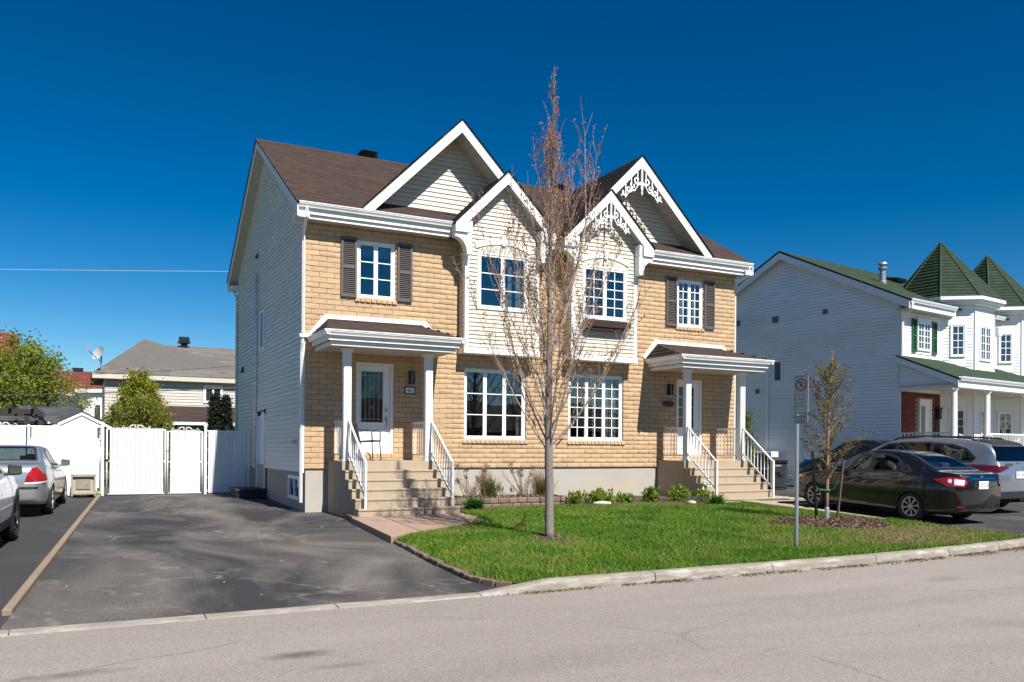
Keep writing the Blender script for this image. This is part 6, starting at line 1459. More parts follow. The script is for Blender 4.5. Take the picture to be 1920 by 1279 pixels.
MB().box(5.75, 6.7, Y0 + .003, Y0 + .012, 2.4, 3.3).build('blind', pm('mauve_curtain', (.14, .10, .13), .8, .5, 6, stretch=(3, 1, .2)), w_)
cv = MB(); cv.box(4.8, 5.15, 51.7, 52.05, 5.0, 5.95).box(4.65, 5.30, 51.55, 52.2, 5.95, 6.05).box(4.70, 5.25, 51.6, 52.15, 6.08, 6.3); cv.build('roof_vent', M_black, GH)
MB().lathe([(.08, 4.4), (.08, 5.0), (0, 5.0)], (7.7, 50.6, 0), 10).build('roof_pipe', M_fascia, GH)
ds = MB(); V0 = Vector((.55, 48.6, 4.75))
dd = Vector((-.75, -.55, .35)).normalized(); e1 = dd.orthogonal().normalized(); e2 = dd.cross(e1)
vs = [tuple(V0)]; fs = []
for i in range(1, 4):
    for k in range(16): a = 2 * math.pi * k / 16; r = .40 * i / 3; vs.append(tuple(V0 + e1 * r * math.cos(a) + e2 * r * math.sin(a) + dd * (.12 * (i / 3) ** 2)))
for k in range(16): fs.append((0, 1 + k, 1 + (k + 1) % 16))
for i in range(2):
    for k in range(16): fs.append((1 + i * 16 + k, 1 + (i + 1) * 16 + k, 1 + (i + 1) * 16 + (k + 1) % 16, 1 + i * 16 + (k + 1) % 16))
ds.add(vs, fs); DS = ds.build('satellite_dish', pm('dish_grey', (.5, .52, .54), .5), GH, smooth=True)
MB().tube([(.62, 48.65, 3.8), (.62, 48.65, 4.75)], .04, 8).tube([tuple(V0 - Vector((0, 0, .35))), tuple(V0 + dd * .75 - Vector((0, 0, .1)))], .03, 6).box(V0.x + dd.x * .78 - .08, V0.x + dd.x * .78 + .08, V0.y + dd.y * .78 - .06, V0.y + dd.y * .78 + .06, 4.80, 5.05).build('dish_mast', M_galv, DS)
bx_ = thing('garden_shed', (4.2, 40, -1.4), 'low brown-roofed shed between the cedar and the cypresses', 'shed', 'sheds behind the fence')
MB().box(3.0, 6.4, 40.3, 43, -1.4, 1.0).build('wall', pm('sage_wall', (.16, .19, .15), .8), bx_); MB().box(2.9, 6.5, 39.86, 39.92, .93, 1.06).build('fascia', M_white, bx_)
RB = MB().prism([(39.9, 1.0), (39.9, 1.05), (42.2, 1.85), (44, 1.05), (44, 1.0), (42.2, 1.78)], 'x', 2.85, 6.55).build('roof', M_drip, bx_)
shingles(RB, slope((2.83, 39.87, 1.055), (1, 0, 0), (0, 2.3, .8)), 2.45, lambda v: (0, 3.75), M_shingle, exp=.18, tab=.45)
sh = thing('garden_shed', (-1.2, 31, -1.4), 'white shed with dark shingle roof behind the long fence', 'shed', 'sheds behind the fence')
MB().box(-3.2, .35, 30.35, 34, -1.4, .62).build('wall', M_nw, sh)
MB().prism([(-.95, .60), (-.15, 1.0), (.62, .60)], 'y', 30.02, 30.2).build('gable', M_nw, sh)
mb = MB(); mb.prism([(-1.10, .56), (-.16, 1.045), (.72, .58), (.64, .53), (-.16, .955), (-.98, .52)], 'y', 29.98, 30.02); mb.build('gable_trim', M_white, sh)
RS = MB(); RS.v = [(-3.4, 30.0, .66), (-.95, 30.0, .66), (-.16, 30.0, 1.07), (.75, 30.0, .60), (.75, 34.3, .60), (-3.4, 34.3, .66), (-1.9, 32.6, 1.30), (-.4, 32.6, 1.30)]
RS.f = [(0, 1, 7, 6), (1, 2, 7), (2, 3, 4, 7), (4, 5, 6, 7), (5, 0, 6)]; RS_ = RS.build('roof', M_shingle_d, sh)
shingles(RS_, slope((-3.4, 29.95, .67), (1, 0, 0), (0, 2.65, .64)), 2.70, lambda v: (1.5 * v / 2.7, 2.55 + .45 * v / 2.7), M_shingle_d, exp=.24, tab=.34)
shingles(RS_, slope((.74, 29.97, .615), (0, 1, 0), (-.9, 0, .47)), 1.02, lambda v: (0, 2.6), M_shingle_d, exp=.2, tab=.34)
rh = thing('red_roof_house', (-1, 68, -1.4), 'white house with red shingle roof behind the green tree', 'house')
MB().box(-7.5, 1.6, 66.3, 74, -1.4, 3.6).build('wall', M_nw, rh)
RR = MB().prism([(65.6, 3.55), (65.6, 3.63), (70.2, 5.5), (74.8, 3.63), (74.8, 3.55), (70.2, 5.4)], 'x', -8, 2.3).build('roof', M_drip, rh)
shingles(RR, slope((-8, 65.55, 3.64), (1, 0, 0), (0, 4.65, 1.87)), 5.0, lambda v: (0, 10.3), M_shingle_r, exp=.3, tab=.8)
MB().box(-8, 2.2, 65.5, 65.6, 3.45, 3.62).build('gutter', M_white, rh)
tw = MB(); tw.lathe([(1.15, -1.4), (1.15, 3.55), (1.45, 3.6), (1.45, 3.85), (0, 3.9)], (.55, 65.3, 0), 8, a0=R(22.5), a1=R(382.5)); tw.build('turret', M_nw, rh)
for x, y in ((-.43, 64.55), (.62, 64.05)): MB().box(x - .16, x + .16, y - .12, y + .02, 1.2, 2.75).build('window', pm('far_window_glass', (.05, .06, .07), .1), rh)
MB().box(-1.0, -.3, 70, 70.5, 5.3, 5.75).build('roof_vent', M_black, rh)
r2 = thing('far_red_roof', (-9, 60, -1.4), 'red roof end peeking over the green tree at the left edge', 'house')
MB().box(-14, -5.6, 58.5, 64, -1.4, 5.0).build('wall', M_nw, r2); r2r = MB().prism([(57.8, 5.0), (60.8, 7.0), (64.5, 5.0)], 'x', -14.5, -3.9).build('roof', M_shingle_r, r2)
pg = thing('pergola', (-1.6, 28, -1.4), 'dark wooden pergola with string lights behind the fence', 'pergola')
M_dw = pm('dark_stained_timber', (.035, .026, .022), .8, .15)
for x, y in ((-1.55, 27.6), (-3.6, 27.6), (-1.3, 30)): MB().box(x - .06, x + .06, y - .06, y + .06, -1.4, 1.0).build('post', M_dw, pg)
for y in (27.55, 29.9): MB().box(-3.9, -1.2, y - .05, y + .05, .88, 1.02).build('beam', M_dw, pg)
for k in range(5): x = -3.6 + k * .55; MB().box(x - .03, x + .03, 27.3, 30.1, 1.02, 1.12).build('rafter', M_dw, pg)
bl = MB(); bl.tube([(-1.5 + .55 * t_, 27.55, .93 - .32 * t_ ** .8 - .05 * math.sin(t_ * 9)) for t_ in [i / 12 for i in range(13)]], .03, 5)
bl.build('string_lights', M_black, pg); MB().lathe([(0, -.04), (.045, 0), (0, .05)], (-1.0, 27.55, .62), 10).build('bulb', M_white, pg)
# ------------------------------------------------------------------ overhead cables
def cable(label, pts, r=.012, sag=.25, mat=None):
    o = []
    for a, c in zip(pts[:-1], pts[1:]):
        a, c = Vector(a), Vector(c)
        for i in range(13): t_ = i / 12; p = a.lerp(c, t_); p.z -= sag * 4 * t_ * (1 - t_); o.append(tuple(p))
    return tag(MB().tube(o, r, 5).build('overhead_cable', mat or M_black, None, smooth=True), label, 'cable', 'overhead cables')
cable('upper dark cable sagging across the grey hip roof', [(-8, 38, 2.6), (-1.2, 38, 2.78), (8, 38, 3.85)], .014, .10)
cable('lower thick dark cable passing before the red roof', [(-8, 38, 1.70), (8, 38, 2.75)], .022, .12)
cable('thin drop cable hanging from the upper cable by the red roof', [(-1.2, 38, 2.78), (-.15, 38, 1.45)], .012, .22)
cable('single pale wire crossing the blue sky left of the house', [(-20, 40, 5.75), (8, 40, 8.22)], .009, .05, pm('pale_wire', (.55, .57, .6), .5))
# ------------------------------------------------------------------ trees and shrubs
def leafmat(name, cols, trans=.35, rough=.55):
    m, t, b = mk(name); L = t.links.new
    g = N(t, 'ShaderNodeNewGeometry'); cr = N(t, 'ShaderNodeValToRGB'); L(g.outputs['Random Per Island'], cr.inputs[0]); e = cr.color_ramp.elements
    e[0].position = 0; e[0].color = (*cols[0], 1); e[1].position = 1; e[1].color = (*cols[-1], 1)
    for i, c in enumerate(cols[1:-1]): q = e.new((i + 1) / (len(cols) - 1)); q.color = (*c, 1)
    b.inputs['Roughness'].default_value = rough; b.inputs['Specular IOR Level'].default_value = .3
    L(cr.outputs[0], b.inputs['Base Color'])
    tr = N(t, 'ShaderNodeBsdfTranslucent'); L(cr.outputs[0], tr.inputs[0]); mx = N(t, 'ShaderNodeMixShader'); mx.inputs[0].default_value = trans
    L(b.outputs[0], mx.inputs[1]); L(tr.outputs[0], mx.inputs[2]); L(mx.outputs[0], t.nodes['Material Output'].inputs[0])
    return m
def leaves(name, P, size, mat, parent, aspect=.6, updir=None, kind=None, jit=.5):
    """one small quad leaf at each point of P, random orientation"""
    P = np.asarray(P, np.float32); n = len(P); a = rng.normal(size=(n, 3)); 
    if updir is not None: a = a * .7 + np.asarray(updir)
    a /= np.linalg.norm(a, axis=1, keepdims=True); b_ = rng.normal(size=(n, 3)); b_ -= a * (a * b_).sum(1, keepdims=True); b_ /= np.linalg.norm(b_, axis=1, keepdims=True)
    s = (size * (1 - jit / 2 + jit * rng.random(n)))[:, None]; V = np.empty((n, 4, 3), np.float32)
    V[:, 0] = P; V[:, 1] = P + a * s * .5 + b_ * s * aspect * .5; V[:, 2] = P + a * s; V[:, 3] = P + a * s * .5 - b_ * s * aspect * .5
    return npmesh(name, V.reshape(-1, 3), np.arange(4 * n).reshape(n, 4), mat, parent, kind=kind)
class Bunch:
    def __init__(s): s.mb = MB(); s.tips = []
    def twig(s, p, d, ln, r0, r1, n=5, seg=6, up=.0, wob=.05):
        p = Vector(p); d = Vector(d).normalized(); pts = [tuple(p)]; rs = [r0]; nodes = [(p.copy(), d.copy(), 0)]
        for i in range(seg):
            d = (d + Vector((random.gauss(0, wob), random.gauss(0, wob), random.gauss(0, wob))) + Vector((0, 0, up))).normalized()
            p = p + d * (ln / seg); pts.append(tuple(p)); rs.append(r0 + (r1 - r0) * (i + 1) / seg); nodes.append((p.copy(), d.copy(), (i + 1) / seg))
        s.mb.tube(pts, rs, n, caps=False)
        return nodes
# tall maple in bud, in front of the house
random.seed(5)
TB = (6.83, 12.0, lz(6.83, 12.0) - .02)
T = thing('maple_tree', TB, 'tall slender maple with bare upright branches and reddish buds on the lawn', 'tree')
tr = Bunch(); zt = 6.32
path = [(6.83, 12.0, TB[2]), (6.82, 12.0, TB[2] + .12), (6.815, 12.0, -.75), (6.80, 12.0, -.15), (6.79, 12.0, .5), (6.79, 11.98, 1.6), (6.80, 12.0, 2.8), (6.83, 12.02, 4.0), (6.86, 12.0, 5.2), (6.85, 12.0, 5.9), (6.86, 12.0, zt)]
rads = [.092, .076, .070, .068, .058, .047, .036, .024, .014, .008, .003]
tr.mb.tube(path, rads, 14); tr.mb.build('trunk', M_bark, T, smooth=True)
kn = MB()
for k in range(9): z = random.uniform(-1.2, .2); a = random.uniform(3.2, 5.8); r = .071; kn.lathe([(0, .010), (.010, .006), (.014, 0)], (6.815 + r * math.cos(a), 12.0 + r * math.sin(a), z), 6, 'y')
kn.build('bark_knots', M_bark, T)
br = Bunch(); tw_ = Bunch(); buds = []; budr = []
def env(z): return float(np.interp(z, [-.2, .5, 1.3, 2.0, 3.0, 3.9, 4.8, 5.6, 6.3], [.25, .45, .80, 1.0, .92, .74, .55, .28, .08]))
def trunk_at(z): return Vector((float(np.interp(z, [p[2] for p in path], [p[0] for p in path])), 12.0, z))
prim = []
for k in range(40):
    f = (k / 39) ** 1.75; z0 = -.12 + 4.5 * f; az = k * 2.39996 + random.uniform(-.3, .3)
    ln = float(np.interp(z0, [-.1, .6, 1.5, 3, 4.6], [3.3, 3.0, 2.4, 1.6, .9])) * random.uniform(.65, 1.1)
    out = float(np.interp(z0, [-.1, .8, 2.0, 4.6], [.95, .85, .55, .34])) * random.uniform(.5, 1.15)
    d = Vector((math.cos(az) * out, math.sin(az) * out, 1)); r0 = float(np.interp(z0, [-.1, 1.5, 4.6], [.017, .013, .007]))
    p = trunk_at(z0); nodes = []
    dd = d.normalized(); pts = [tuple(p)]; rs = [r0]; nn = [(p.copy(), dd.copy())]
    for i in range(10):
        t_ = i / 10; dd = (dd + Vector((random.gauss(0, .045), random.gauss(0, .045), .085))).normalized(); p = p + dd * (ln / 10); pts.append(tuple(p)); rs.append(max(.0035, r0 * (1 - .85 * (i + 1) / 10))); nn.append((p.copy(), dd.copy()))
    br.mb.tube(pts, rs, 6, caps=False); prim.append(nn)
# second leader, right of the main one
nn = br.twig((6.83, 11.95, 1.6), (.36, -.1, 1), 2.15, .022, .015, 8, 8, .07, .02); p2, d2, _ = nn[-1]
nn2 = br.twig(tuple(p2), (.0, 0, 1), 1.5, .014, .004, 6, 8, .03, .03); prim += [[(a, b_) for a, b_, _ in nn], [(a, b_) for a, b_, _ in nn2]]
nn3 = br.twig(tuple(nn[-2][0]), (.26, -.1, 1), 1.45, .010, .004, 6, 8, .08, .03); prim.append([(a, b_) for a, b_, _ in nn3])
for nn in prim:
    for i, (p, d) in enumerate(nn[2:], 2):
        for q in range(random.choice((1, 2, 2, 3) if p.z < 3.6 else (1, 2, 2))):
            a = random.uniform(0, 6.28); sp = .6
            dv = d * 1.0 + Vector((math.cos(a) * sp, math.sin(a) * sp, .25)); ln = random.uniform(.22, .62) * (1.1 if p.z < 4 else .8)
            for (pp, dd, f) in tw_.twig(tuple(p), dv, ln, .0048, .0026, 3, 5, .10, .06)[1:]:
                for _ in range(random.choice((1, 1, 2))): (budr if (p.z > 3.4 and random.random() < .55) else buds).append(pp + Vector((random.gauss(0, .014), random.gauss(0, .014), random.gauss(0, .014))))
                if random.random() < .36:
                    a = random.uniform(0, 6.28)
                    for (p4, d4, f4) in tw_.twig(tuple(pp), dd + Vector((math.cos(a) * .8, math.sin(a) * .8, .3)), random.uniform(.06, .17), .003, .002, 3, 2, .1, .08)[1:]:
                        for _ in range(2): (budr if (p.z > 3.4 and random.random() < .55) else buds).append(p4 + Vector((random.gauss(0, .012),) * 3))
for k in range(46):   # twigs straight on the upper leader
    z = random.uniform(4.2, 6.2); a = random.uniform(0, 6.28)
    for (pp, dd, f) in tw_.twig(tuple(trunk_at(z)), (math.cos(a) * .5, math.sin(a) * .5, 1), random.uniform(.15, .5) * (1.15 - (z - 4.2) / 2.4), .0045, .0025, 3, 5, .1, .05)[1:]:
        for _ in range(2): (budr if random.random() < .5 else buds).append(pp + Vector((random.gauss(0, .012), random.gauss(0, .012), 0)))
br.mb.build('branches', M_twig, T, smooth=True, recalc=False); tw_.mb.build('twigs', M_twig, T, recalc=False, kind='stuff')
leaves('bud_leaves', buds, .036, leafmat('maple_buds_gold', [(.20, .075, .014), (.36, .15, .022), (.45, .23, .035), (.26, .21, .035)], .3), T, .6, (0, 0, .6), kind='stuff')
leaves('bud_flowers', budr, .034, leafmat('maple_buds_red', [(.24, .07, .055), (.36, .14, .12), (.42, .22, .16)], .3), T, .6, (0, 0, .6), kind='stuff')
# young staked tree
SB = (13.38, 12.16, lz(13.38, 12.16) - .02)
S = thing('young_tree', SB, 'young staked tree with small olive brown leaves in the mulch ring', 'tree')
sb = MB(); sb.tube([SB, (13.385, 12.16, -.9), (13.40, 12.16, .2), (13.44, 12.15, 1.2), (13.52, 12.15, 2.02)], [.040, .034, .026, .014, .004], 10); sb.build('trunk', pm('tan_young_bark', (.30, .19, .12), .85, .2, 12, .2, 60), S, smooth=True)
MB().lathe([(.047, SB[2] + .0), (.045, SB[2] + .30), (.040, SB[2] + .31)], (13.385, 12.16, 0), 12).build('trunk_guard', M_galv, S, smooth=True)
sbr = Bunch(); lv = []
for k in range(30):
    f = k / 29; z0 = -.62 + 2.1 * f; az = k * 2.39996; ln = float(np.interp(f, [0, .25, .6, 1], [.75, .95, .8, .35])) * random.uniform(.8, 1.15)
    nn = sbr.twig((13.385 + .04 * f, 12.16, z0), (math.cos(az) * .75, math.sin(az) * .75, .75), ln, .010, .003, 5, 7, .05, .06)
    for (p, d, t_) in nn[1:]:
        for q in range(3): lv.append(p + Vector((random.gauss(0, .025), random.gauss(0, .025), random.gauss(0, .025))))
        for q in range(2):
            a = random.uniform(0, 6.28)
            for (p4, d4, _) in sbr.twig(tuple(p), d + Vector((math.cos(a) * .7, math.sin(a) * .7, .2)), random.uniform(.08, .22), .004, .002, 3, 3, .05, .08)[1:]:
                for q2 in range(2): lv.append(p4 + Vector((random.gauss(0, .02), random.gauss(0, .02), random.gauss(0, .02))))
for z in np.linspace(1.2, 2.0, 30): lv.append(Vector((13.44 + .09 * (z - 1.2) + random.gauss(0, .02), 12.15 + random.gauss(0, .02), z)))
sbr.mb.build('branches', pm('tan_young_bark', (.3, .19, .12)), S, recalc=False)
leaves('leaves', lv, .042, leafmat('olive_leaves', [(.055, .065, .010), (.12, .115, .018), (.20, .16, .028), (.25, .14, .03)], .35), S, .65, kind='stuff')
for nm, lab, x, y, x1, z1, mt, r in (('tree_stake', 'black stake left of the young tree', 13.50, 12.52, 13.34, -.02, M_black, .022), ('tree_stake', 'brown metal stake right of the young tree', 13.80, 12.28, 13.98, -.22, pm('brown_stake', (.13, .085, .06), .7, .2, 10), .018)):
    o = thing(nm, (x, y, lz(x, y) - .1), lab, 'stake', 'stakes by the young tree'); MB().hexa([(x - r, y - r, lz(x, y) - .1), (x + r, y - r, lz(x, y) - .1), (x + r, y + r, lz(x, y) - .1), (x - r, y + r, lz(x, y) - .1), (x1 - r, y - r, z1), (x1 + r, y - r, z1), (x1 + r, y + r, z1), (x1 - r, y + r, z1)]).build('rod', mt, o)
tie = MB(); tie.tube([(13.385 + .05 * math.cos(a), 12.16 + .05 * math.sin(a), -.82) for a in [k * .6 for k in range(12)]], .02, 6).tube([(13.43, 12.18, -.82), (13.65, 12.23, -.80), (13.86, 12.28, -.62)], .004, 5).tube([(13.33, 12.15, -.82), (13.22, 12.2, -.80)], .018, 5)
tag(tie.build('tree_tie', pm('green_plastic_tie', (.01, .16, .09), .6)), 'green plastic tie round the young tree trunk', 'tree tie')
# leaf-cloud trees and shrubs
def cloud(name, label, cat, base, shape, nclump, nleaf, size, mat, trunk_h, trunk_r, sig, group=None, barkm=None, stems=1):
    """shape(u) gives clump centres; leaves scatter round them"""
    o = thing(name, base, label, cat, group); C_ = np.array([shape() for _ in range(nclump)])
    idx = rng.integers(0, nclump, nleaf); P = C_[idx] + rng.normal(0, 1, (nleaf, 3)) * sig * (.6 + .8 * rng.random((nclump, 1)))[idx]
    P = P[P[:, 2] > base[2] + .05]
    leaves('crown', P, size, mat, o, .62, kind='stuff')
    mb = Bunch()
    mb.mb.tube([base, (base[0], base[1], base[2] + trunk_h * .5), (base[0] + .05, base[1], base[2] + trunk_h)], [trunk_r, trunk_r * .7, trunk_r * .25], 8)
    for c in C_[:: max(1, nclump // 40)]:
        z = min(base[2] + trunk_h * .9, max(base[2] + .1, c[2] - np.hypot(c[0] - base[0], c[1] - base[1]) * .9)); a = Vector((base[0], base[1], z)); mb.mb.tube([tuple(a), tuple(a.lerp(Vector(c), .5) + Vector((0, 0, .05))), tuple(c)], [trunk_r * .28, trunk_r * .16, trunk_r * .05], 4, caps=False)
    mb.mb.build('trunk', barkm or M_bark, o, recalc=False)
    return o
def ell(cx, cy, cz, rx, ry, rz, p=.45):
    def f():
        while True:
            v = rng.uniform(-1, 1, 3); r = np.linalg.norm(v)
            if r < 1 and r > p * rng.random(): return (cx + v[0] * rx, cy + v[1] * ry, cz + v[2] * rz)
    return f
def cone(cx, cy, z0, z1, r, pw=1.0, tp=1.4):
    def f():
        t_ = rng.random() ** tp; a = rng.uniform(0, 6.283); rr = r * min(1, (1 - t_) ** pw + .04) * math.sqrt(rng.random()) ** .6
        return (cx + rr * math.cos(a), cy + rr * math.sin(a), z0 + (z1 - z0) * t_)
    return f
ML_spring = leafmat('spring_leaves', [(.11, .155, .018), (.19, .25, .028), (.27, .32, .045), (.33, .33, .07)], .45)
ML_spring2 = leafmat('olive_spring_leaves', [(.11, .125, .018), (.19, .20, .028), (.27, .255, .05)], .4)
ML_cedar = leafmat('cedar_leaves', [(.10, .125, .010), (.20, .21, .016), (.31, .29, .028)], .25)
ML_dark = leafmat('dark_cypress_leaves', [(.006, .012, .006), (.012, .020, .010), (.022, .030, .015)], .1)
ML_bright = leafmat('bright_leaves', [(.10, .19, .012), (.17, .27, .02), (.26, .33, .04)], .45)
ML_hosta = leafmat('daylily_leaves', [(.02, .09, .012), (.04, .15, .018), (.07, .20, .025)], .4)
def bigtree():
    lobes = [((-3.3, 42, 2.0), (2.0, 1.6, 1.9)), ((-2.6, 42, 3.5), (.9, .9, 1.6)), ((-1.6, 42, 2.9), (.75, .9, 1.0)), ((-4.0, 42, 3.2), (1.3, 1.2, 1.8))]
    k = rng.choice(4, p=[.45, .2, .13, .22]); c, r = lobes[k]; return ell(*c, *r)()
cloud('broadleaf_tree', 'leafy yellow green tree rising behind the fence at the left edge', 'tree', (-3.0, 42, -1.45), bigtree, 300, 22000, .12, ML_spring, 3.6, .20, .20, 'trees behind the fence')
cloud('cedar_tree', 'rounded golden green cedar before the pale sided house', 'tree', (1.85, 36, -1.45), cone(1.85, 36, -.9, 2.72, 1.35, .45), 260, 26000, .095, ML_cedar, 3.8, .12, .13, 'trees behind the fence')
cloud('shrub', 'bushy olive green shrub showing over the gate', 'shrub', (1.6, 32, -1.45), ell(1.55, 32, .50, 1.15, .8, 1.15, .2), 220, 17000, .075, ML_spring2, 2.3, .05, .12, 'shrubs behind the fence')
for x, zt_, lab in ((4.52, 2.0, 'dark narrow cypress, left one of the pair by the house'), (4.95, 1.95, 'dark narrow cypress, right one of the pair by the house')):
    cloud('cypress', lab, 'tree', (x, 35, -1.45), cone(x, 35, -1.3, zt_, .30, .38, 1.0), 420, 18000, .08, ML_dark, 3.0, .05, .05, 'pair of cypresses')
cloud('broadleaf_tree', 'small yellow green tree in front of the red roof', 'tree', (-.7, 44, -1.45), ell(-.55, 44, 2.2, 1.0, .6, 1.0), 40, 1100, .10, ML_spring, 3.0, .05, .16, 'trees behind the fence')
cloud('corner_shrub', 'upright green cedar shrub at the far corner of the brick house', 'shrub', (18.0, 19.6, zdr(19.6)), cone(18.0, 19.6, -1.15, 1.15, .42, .5), 90, 6000, .06, leafmat('corner_cedar', [(.04, .07, .01), (.08, .13, .015), (.15, .19, .025)], .3), 2.2, .05, .07)
# ------------------------------------------------------------------ flower bed plants
def arc_clump(name, label, cat, x, y, z, n, h, spread, w, mat, droop=.6, group=None, up=.15):
    V = []; Fc = []; o = thing(name, (x, y, z), label, cat, group)
    for i in range(n):
        a = random.uniform(0, 6.28); r = spread * random.uniform(up, 1); hh = h * random.uniform(.55, 1.05); bx, by = x + random.gauss(0, spread * .18), y + random.gauss(0, spread * .18)
        ca, sa = math.cos(a), math.sin(a); k0 = len(V)
        for k in range(5):
            t_ = k / 4; rr = r * t_ ** 1.5; zz = z + hh * (t_ - droop * .5 * t_ ** 3 * (r / spread)) ; ww = w * (1 - t_) ** .7 * .5 + .0006
            V += [(bx + ca * rr - sa * ww, by + sa * rr + ca * ww, zz), (bx + ca * rr + sa * ww, by + sa * rr - ca * ww, zz)]
        for k in range(4): q = k0 + 2 * k; Fc.append((q, q + 1, q + 3, q + 2))
    npmesh('leaves', V, Fc, mat, o, kind='stuff'); return o
ML_tan = leafmat('dry_grass', [(.24, .16, .075), (.34, .25, .12), (.42, .33, .18)], .4); ML_gg = leafmat('grey_green_grass', [(.07, .10, .03), (.13, .15, .05), (.22, .20, .08)], .4)
arc_clump('daylily', 'bright green strappy clump in front of the block wall', 'plant', 7.72, 16.95, -1.39, 330, .42, .42, .026, ML_hosta, 1.1, up=.4)
arc_clump('ornamental_grass', 'tuft of grass right beside the left stair railing', 'grass plant', 7.35, 17.95, -1.20, 200, .72, .40, .014, ML_gg, .7, 'bed plants')
for x, y, h, lab in ((8.62, 18.05, .62, 'grey green grass tuft under the left window, nearer the steps'), (10.08, 18.05, .62, 'grey green grass tuft under the left window, nearer the tall tree')):
    arc_clump('ornamental_grass', lab, 'grass plant', x, y, -1.20, 260, h * 1.05, .46, .014, ML_gg, .7, 'bed plants')
    arc_clump('dry_grass', lab.replace('grey green grass tuft', 'dry straw coloured stems'), 'grass plant', x - .12, y + .05, -1.20, 130, h * 1.45, .30, .011, ML_tan, .3, 'bed plants')
for x, y, lab in ((8.05, 17.95, 'dead hydrangea heads on bare stems near the left steps'), (9.42, 17.95, 'dead hydrangea heads on bare stems in the middle of the bed')):
    hy = thing('dry_hydrangea', (x, y, -1.2), lab, 'plant', 'bed plants'); st = Bunch(); hd = []
    for k in range(15):
        a = random.uniform(0, 6.28); nn = st.twig((x + random.gauss(0, .06), y + random.gauss(0, .05), -1.2), (math.cos(a) * .5, math.sin(a) * .35, 1), random.uniform(.40, .90), .008, .006, 4, 6, .02, .07)
        if k < 9:
            p = nn[-1][0]
            for q in range(60): hd.append(p + Vector((random.gauss(0, .032), random.gauss(0, .032), random.gauss(0, .028))))
    st.mb.build('stems', pm('dry_stem', (.23, .15, .09), .9), hy, recalc=False); leaves('dry_heads', hd, .028, leafmat('dry_flower', [(.10, .05, .03), (.19, .11, .07), (.26, .17, .11)], .3), hy, .8, kind='stuff')
n = 1500; x = rng.uniform(7.1, 10.4, n); y = rng.uniform(17.6, 18.3, n)
tag(flakes('bed_litter', x, y, -1.185 + .03 * rng.random(n), rng.uniform(.012, .03, n), M_mulch, tilt=.6), 'dry leaf litter covering the raised flower bed', 'leaf litter')
def leafy(label, x, y, z, w, h, n, mat, group='leafy perennials along the foundation', ls=.08):
    o = thing('leafy_perennial', (x, y, z), label, 'plant', group); st = Bunch(); P = []
    for k in range(n):
        bx, by = x + random.gauss(0, w * .45), y + random.gauss(0, .10); nn = st.twig((bx, by, z - .02), (random.gauss(0, .25), random.gauss(0, .2), 1), h * random.uniform(.5, 1.1), .005, .003, 4, 5, .03, .05)
        for (p, d, f) in nn[1:]:
            for q in range(5): P.append(p + Vector((random.gauss(0, .025), random.gauss(0, .025), random.gauss(0, .012))))
    st.mb.build('stems', pm('green_stem', (.09, .14, .03), .7), o, recalc=False); leaves('leaves', P, ls, mat, o, .55, (0, 0, .5), kind='stuff')
for x, y, w, h, n, lab in ((10.42, 17.1, .16, .34, 12, 'yellow green leafy shoots next to the block wall end'), (11.15, 17.15, .42, .32, 34, 'wide patch of yellow green leaves under the right window'), (11.95, 17.1, .36, .22, 16, 'low yellow green leaves with bare soil around'), (12.62, 17.1, .32, .36, 24, 'taller yellow green clump below the right window end'), (13.40, 16.85, .26, .42, 22, 'leafy clump beside the right concrete stairs'), (13.85, 16.6, .16, .3, 12, 'small leafy clump at the right stair wall')):
    leafy(lab, x, y, lz(x, y), w, h, n, ML_bright)
arc_clump('daylily', 'green grassy clump at the foot of the right stairs', 'plant', 13.72, 15.85, lz(13.7, 15.85), 260, .36, .36, .018, ML_hosta, .9, up=.3)
fl2 = thing('blue_flowers', (13.3, 16.2, lz(13.3, 16.2)), 'patch of small blue flowers near the right stairs', 'flowers')
leaves('petals', [(13.3 + random.gauss(0, .16), 16.25 + random.gauss(0, .1), lz(13.3, 16.2) + random.uniform(.04, .18)) for _ in range(260)], .028, leafmat('blue_petals', [(.08, .08, .25), (.18, .18, .40), (.10, .16, .05), (.08, .14, .03)], .3), fl2, kind='stuff')
fl3 = thing('white_tulips', (13.75, 16.15, lz(13.7, 16.1)), 'few white flowers on tall stems by the right stairs', 'flowers')
for k in range(5):
    x, y = 13.62 + random.gauss(0, .12), 16.15 + random.gauss(0, .08); h = random.uniform(.25, .52); MB().tube([(x, y, lz(x, y)), (x + .02, y, lz(x, y) + h)], .004, 5).build('stem', MATS['green_stem'], fl3); MB().lathe([(0, 0), (.025, .012), (.03, .04), (.015, .06)], (x + .02, y, lz(x, y) + h), 8).build('flower', M_white, fl3)
for x, y, l_, lab in ((10.95, 16.72, .42, 'pale log lying at the edge of the right bed'), (13.1, 16.05, .16, 'white stone at the edge of the right bed')):
    mb = MB(); mb.tube([(x - l_ / 2, y + .05, lz(x, y) + .05), (x, y, lz(x, y) + .055), (x + l_ / 2, y - .04, lz(x, y) + .045)], [.035, .055, .04], 9); tag(mb.build('border_stone', pm('bleached_stone', (.62, .55, .47), .9, .15, 8, .1, 60, bump=.01, bscale=25), None, smooth=True), lab, 'stone')
# weeds by the fence foot and kerb
n = 260; x = np.concatenate([rng.normal(.12, .10, 140), rng.uniform(-1.2, .3, 60), rng.normal(4.75, .3, 60)]); y = np.concatenate([rng.normal(24.75, .10, 200), np.full(60, 8.34) + rng.normal(0, .015, 60)]); zz = np.concatenate([zdl(y[:200]), np.full(60, -1.655)])
blades(n, x, y, zz, .025 + .2 * rng.random(n) * (y > 20), .006 + .004 * rng.random(n), .4, rng.random(n) * 1.3, 'weeds', label='weeds at the foot of the white fence post', cat='weeds')
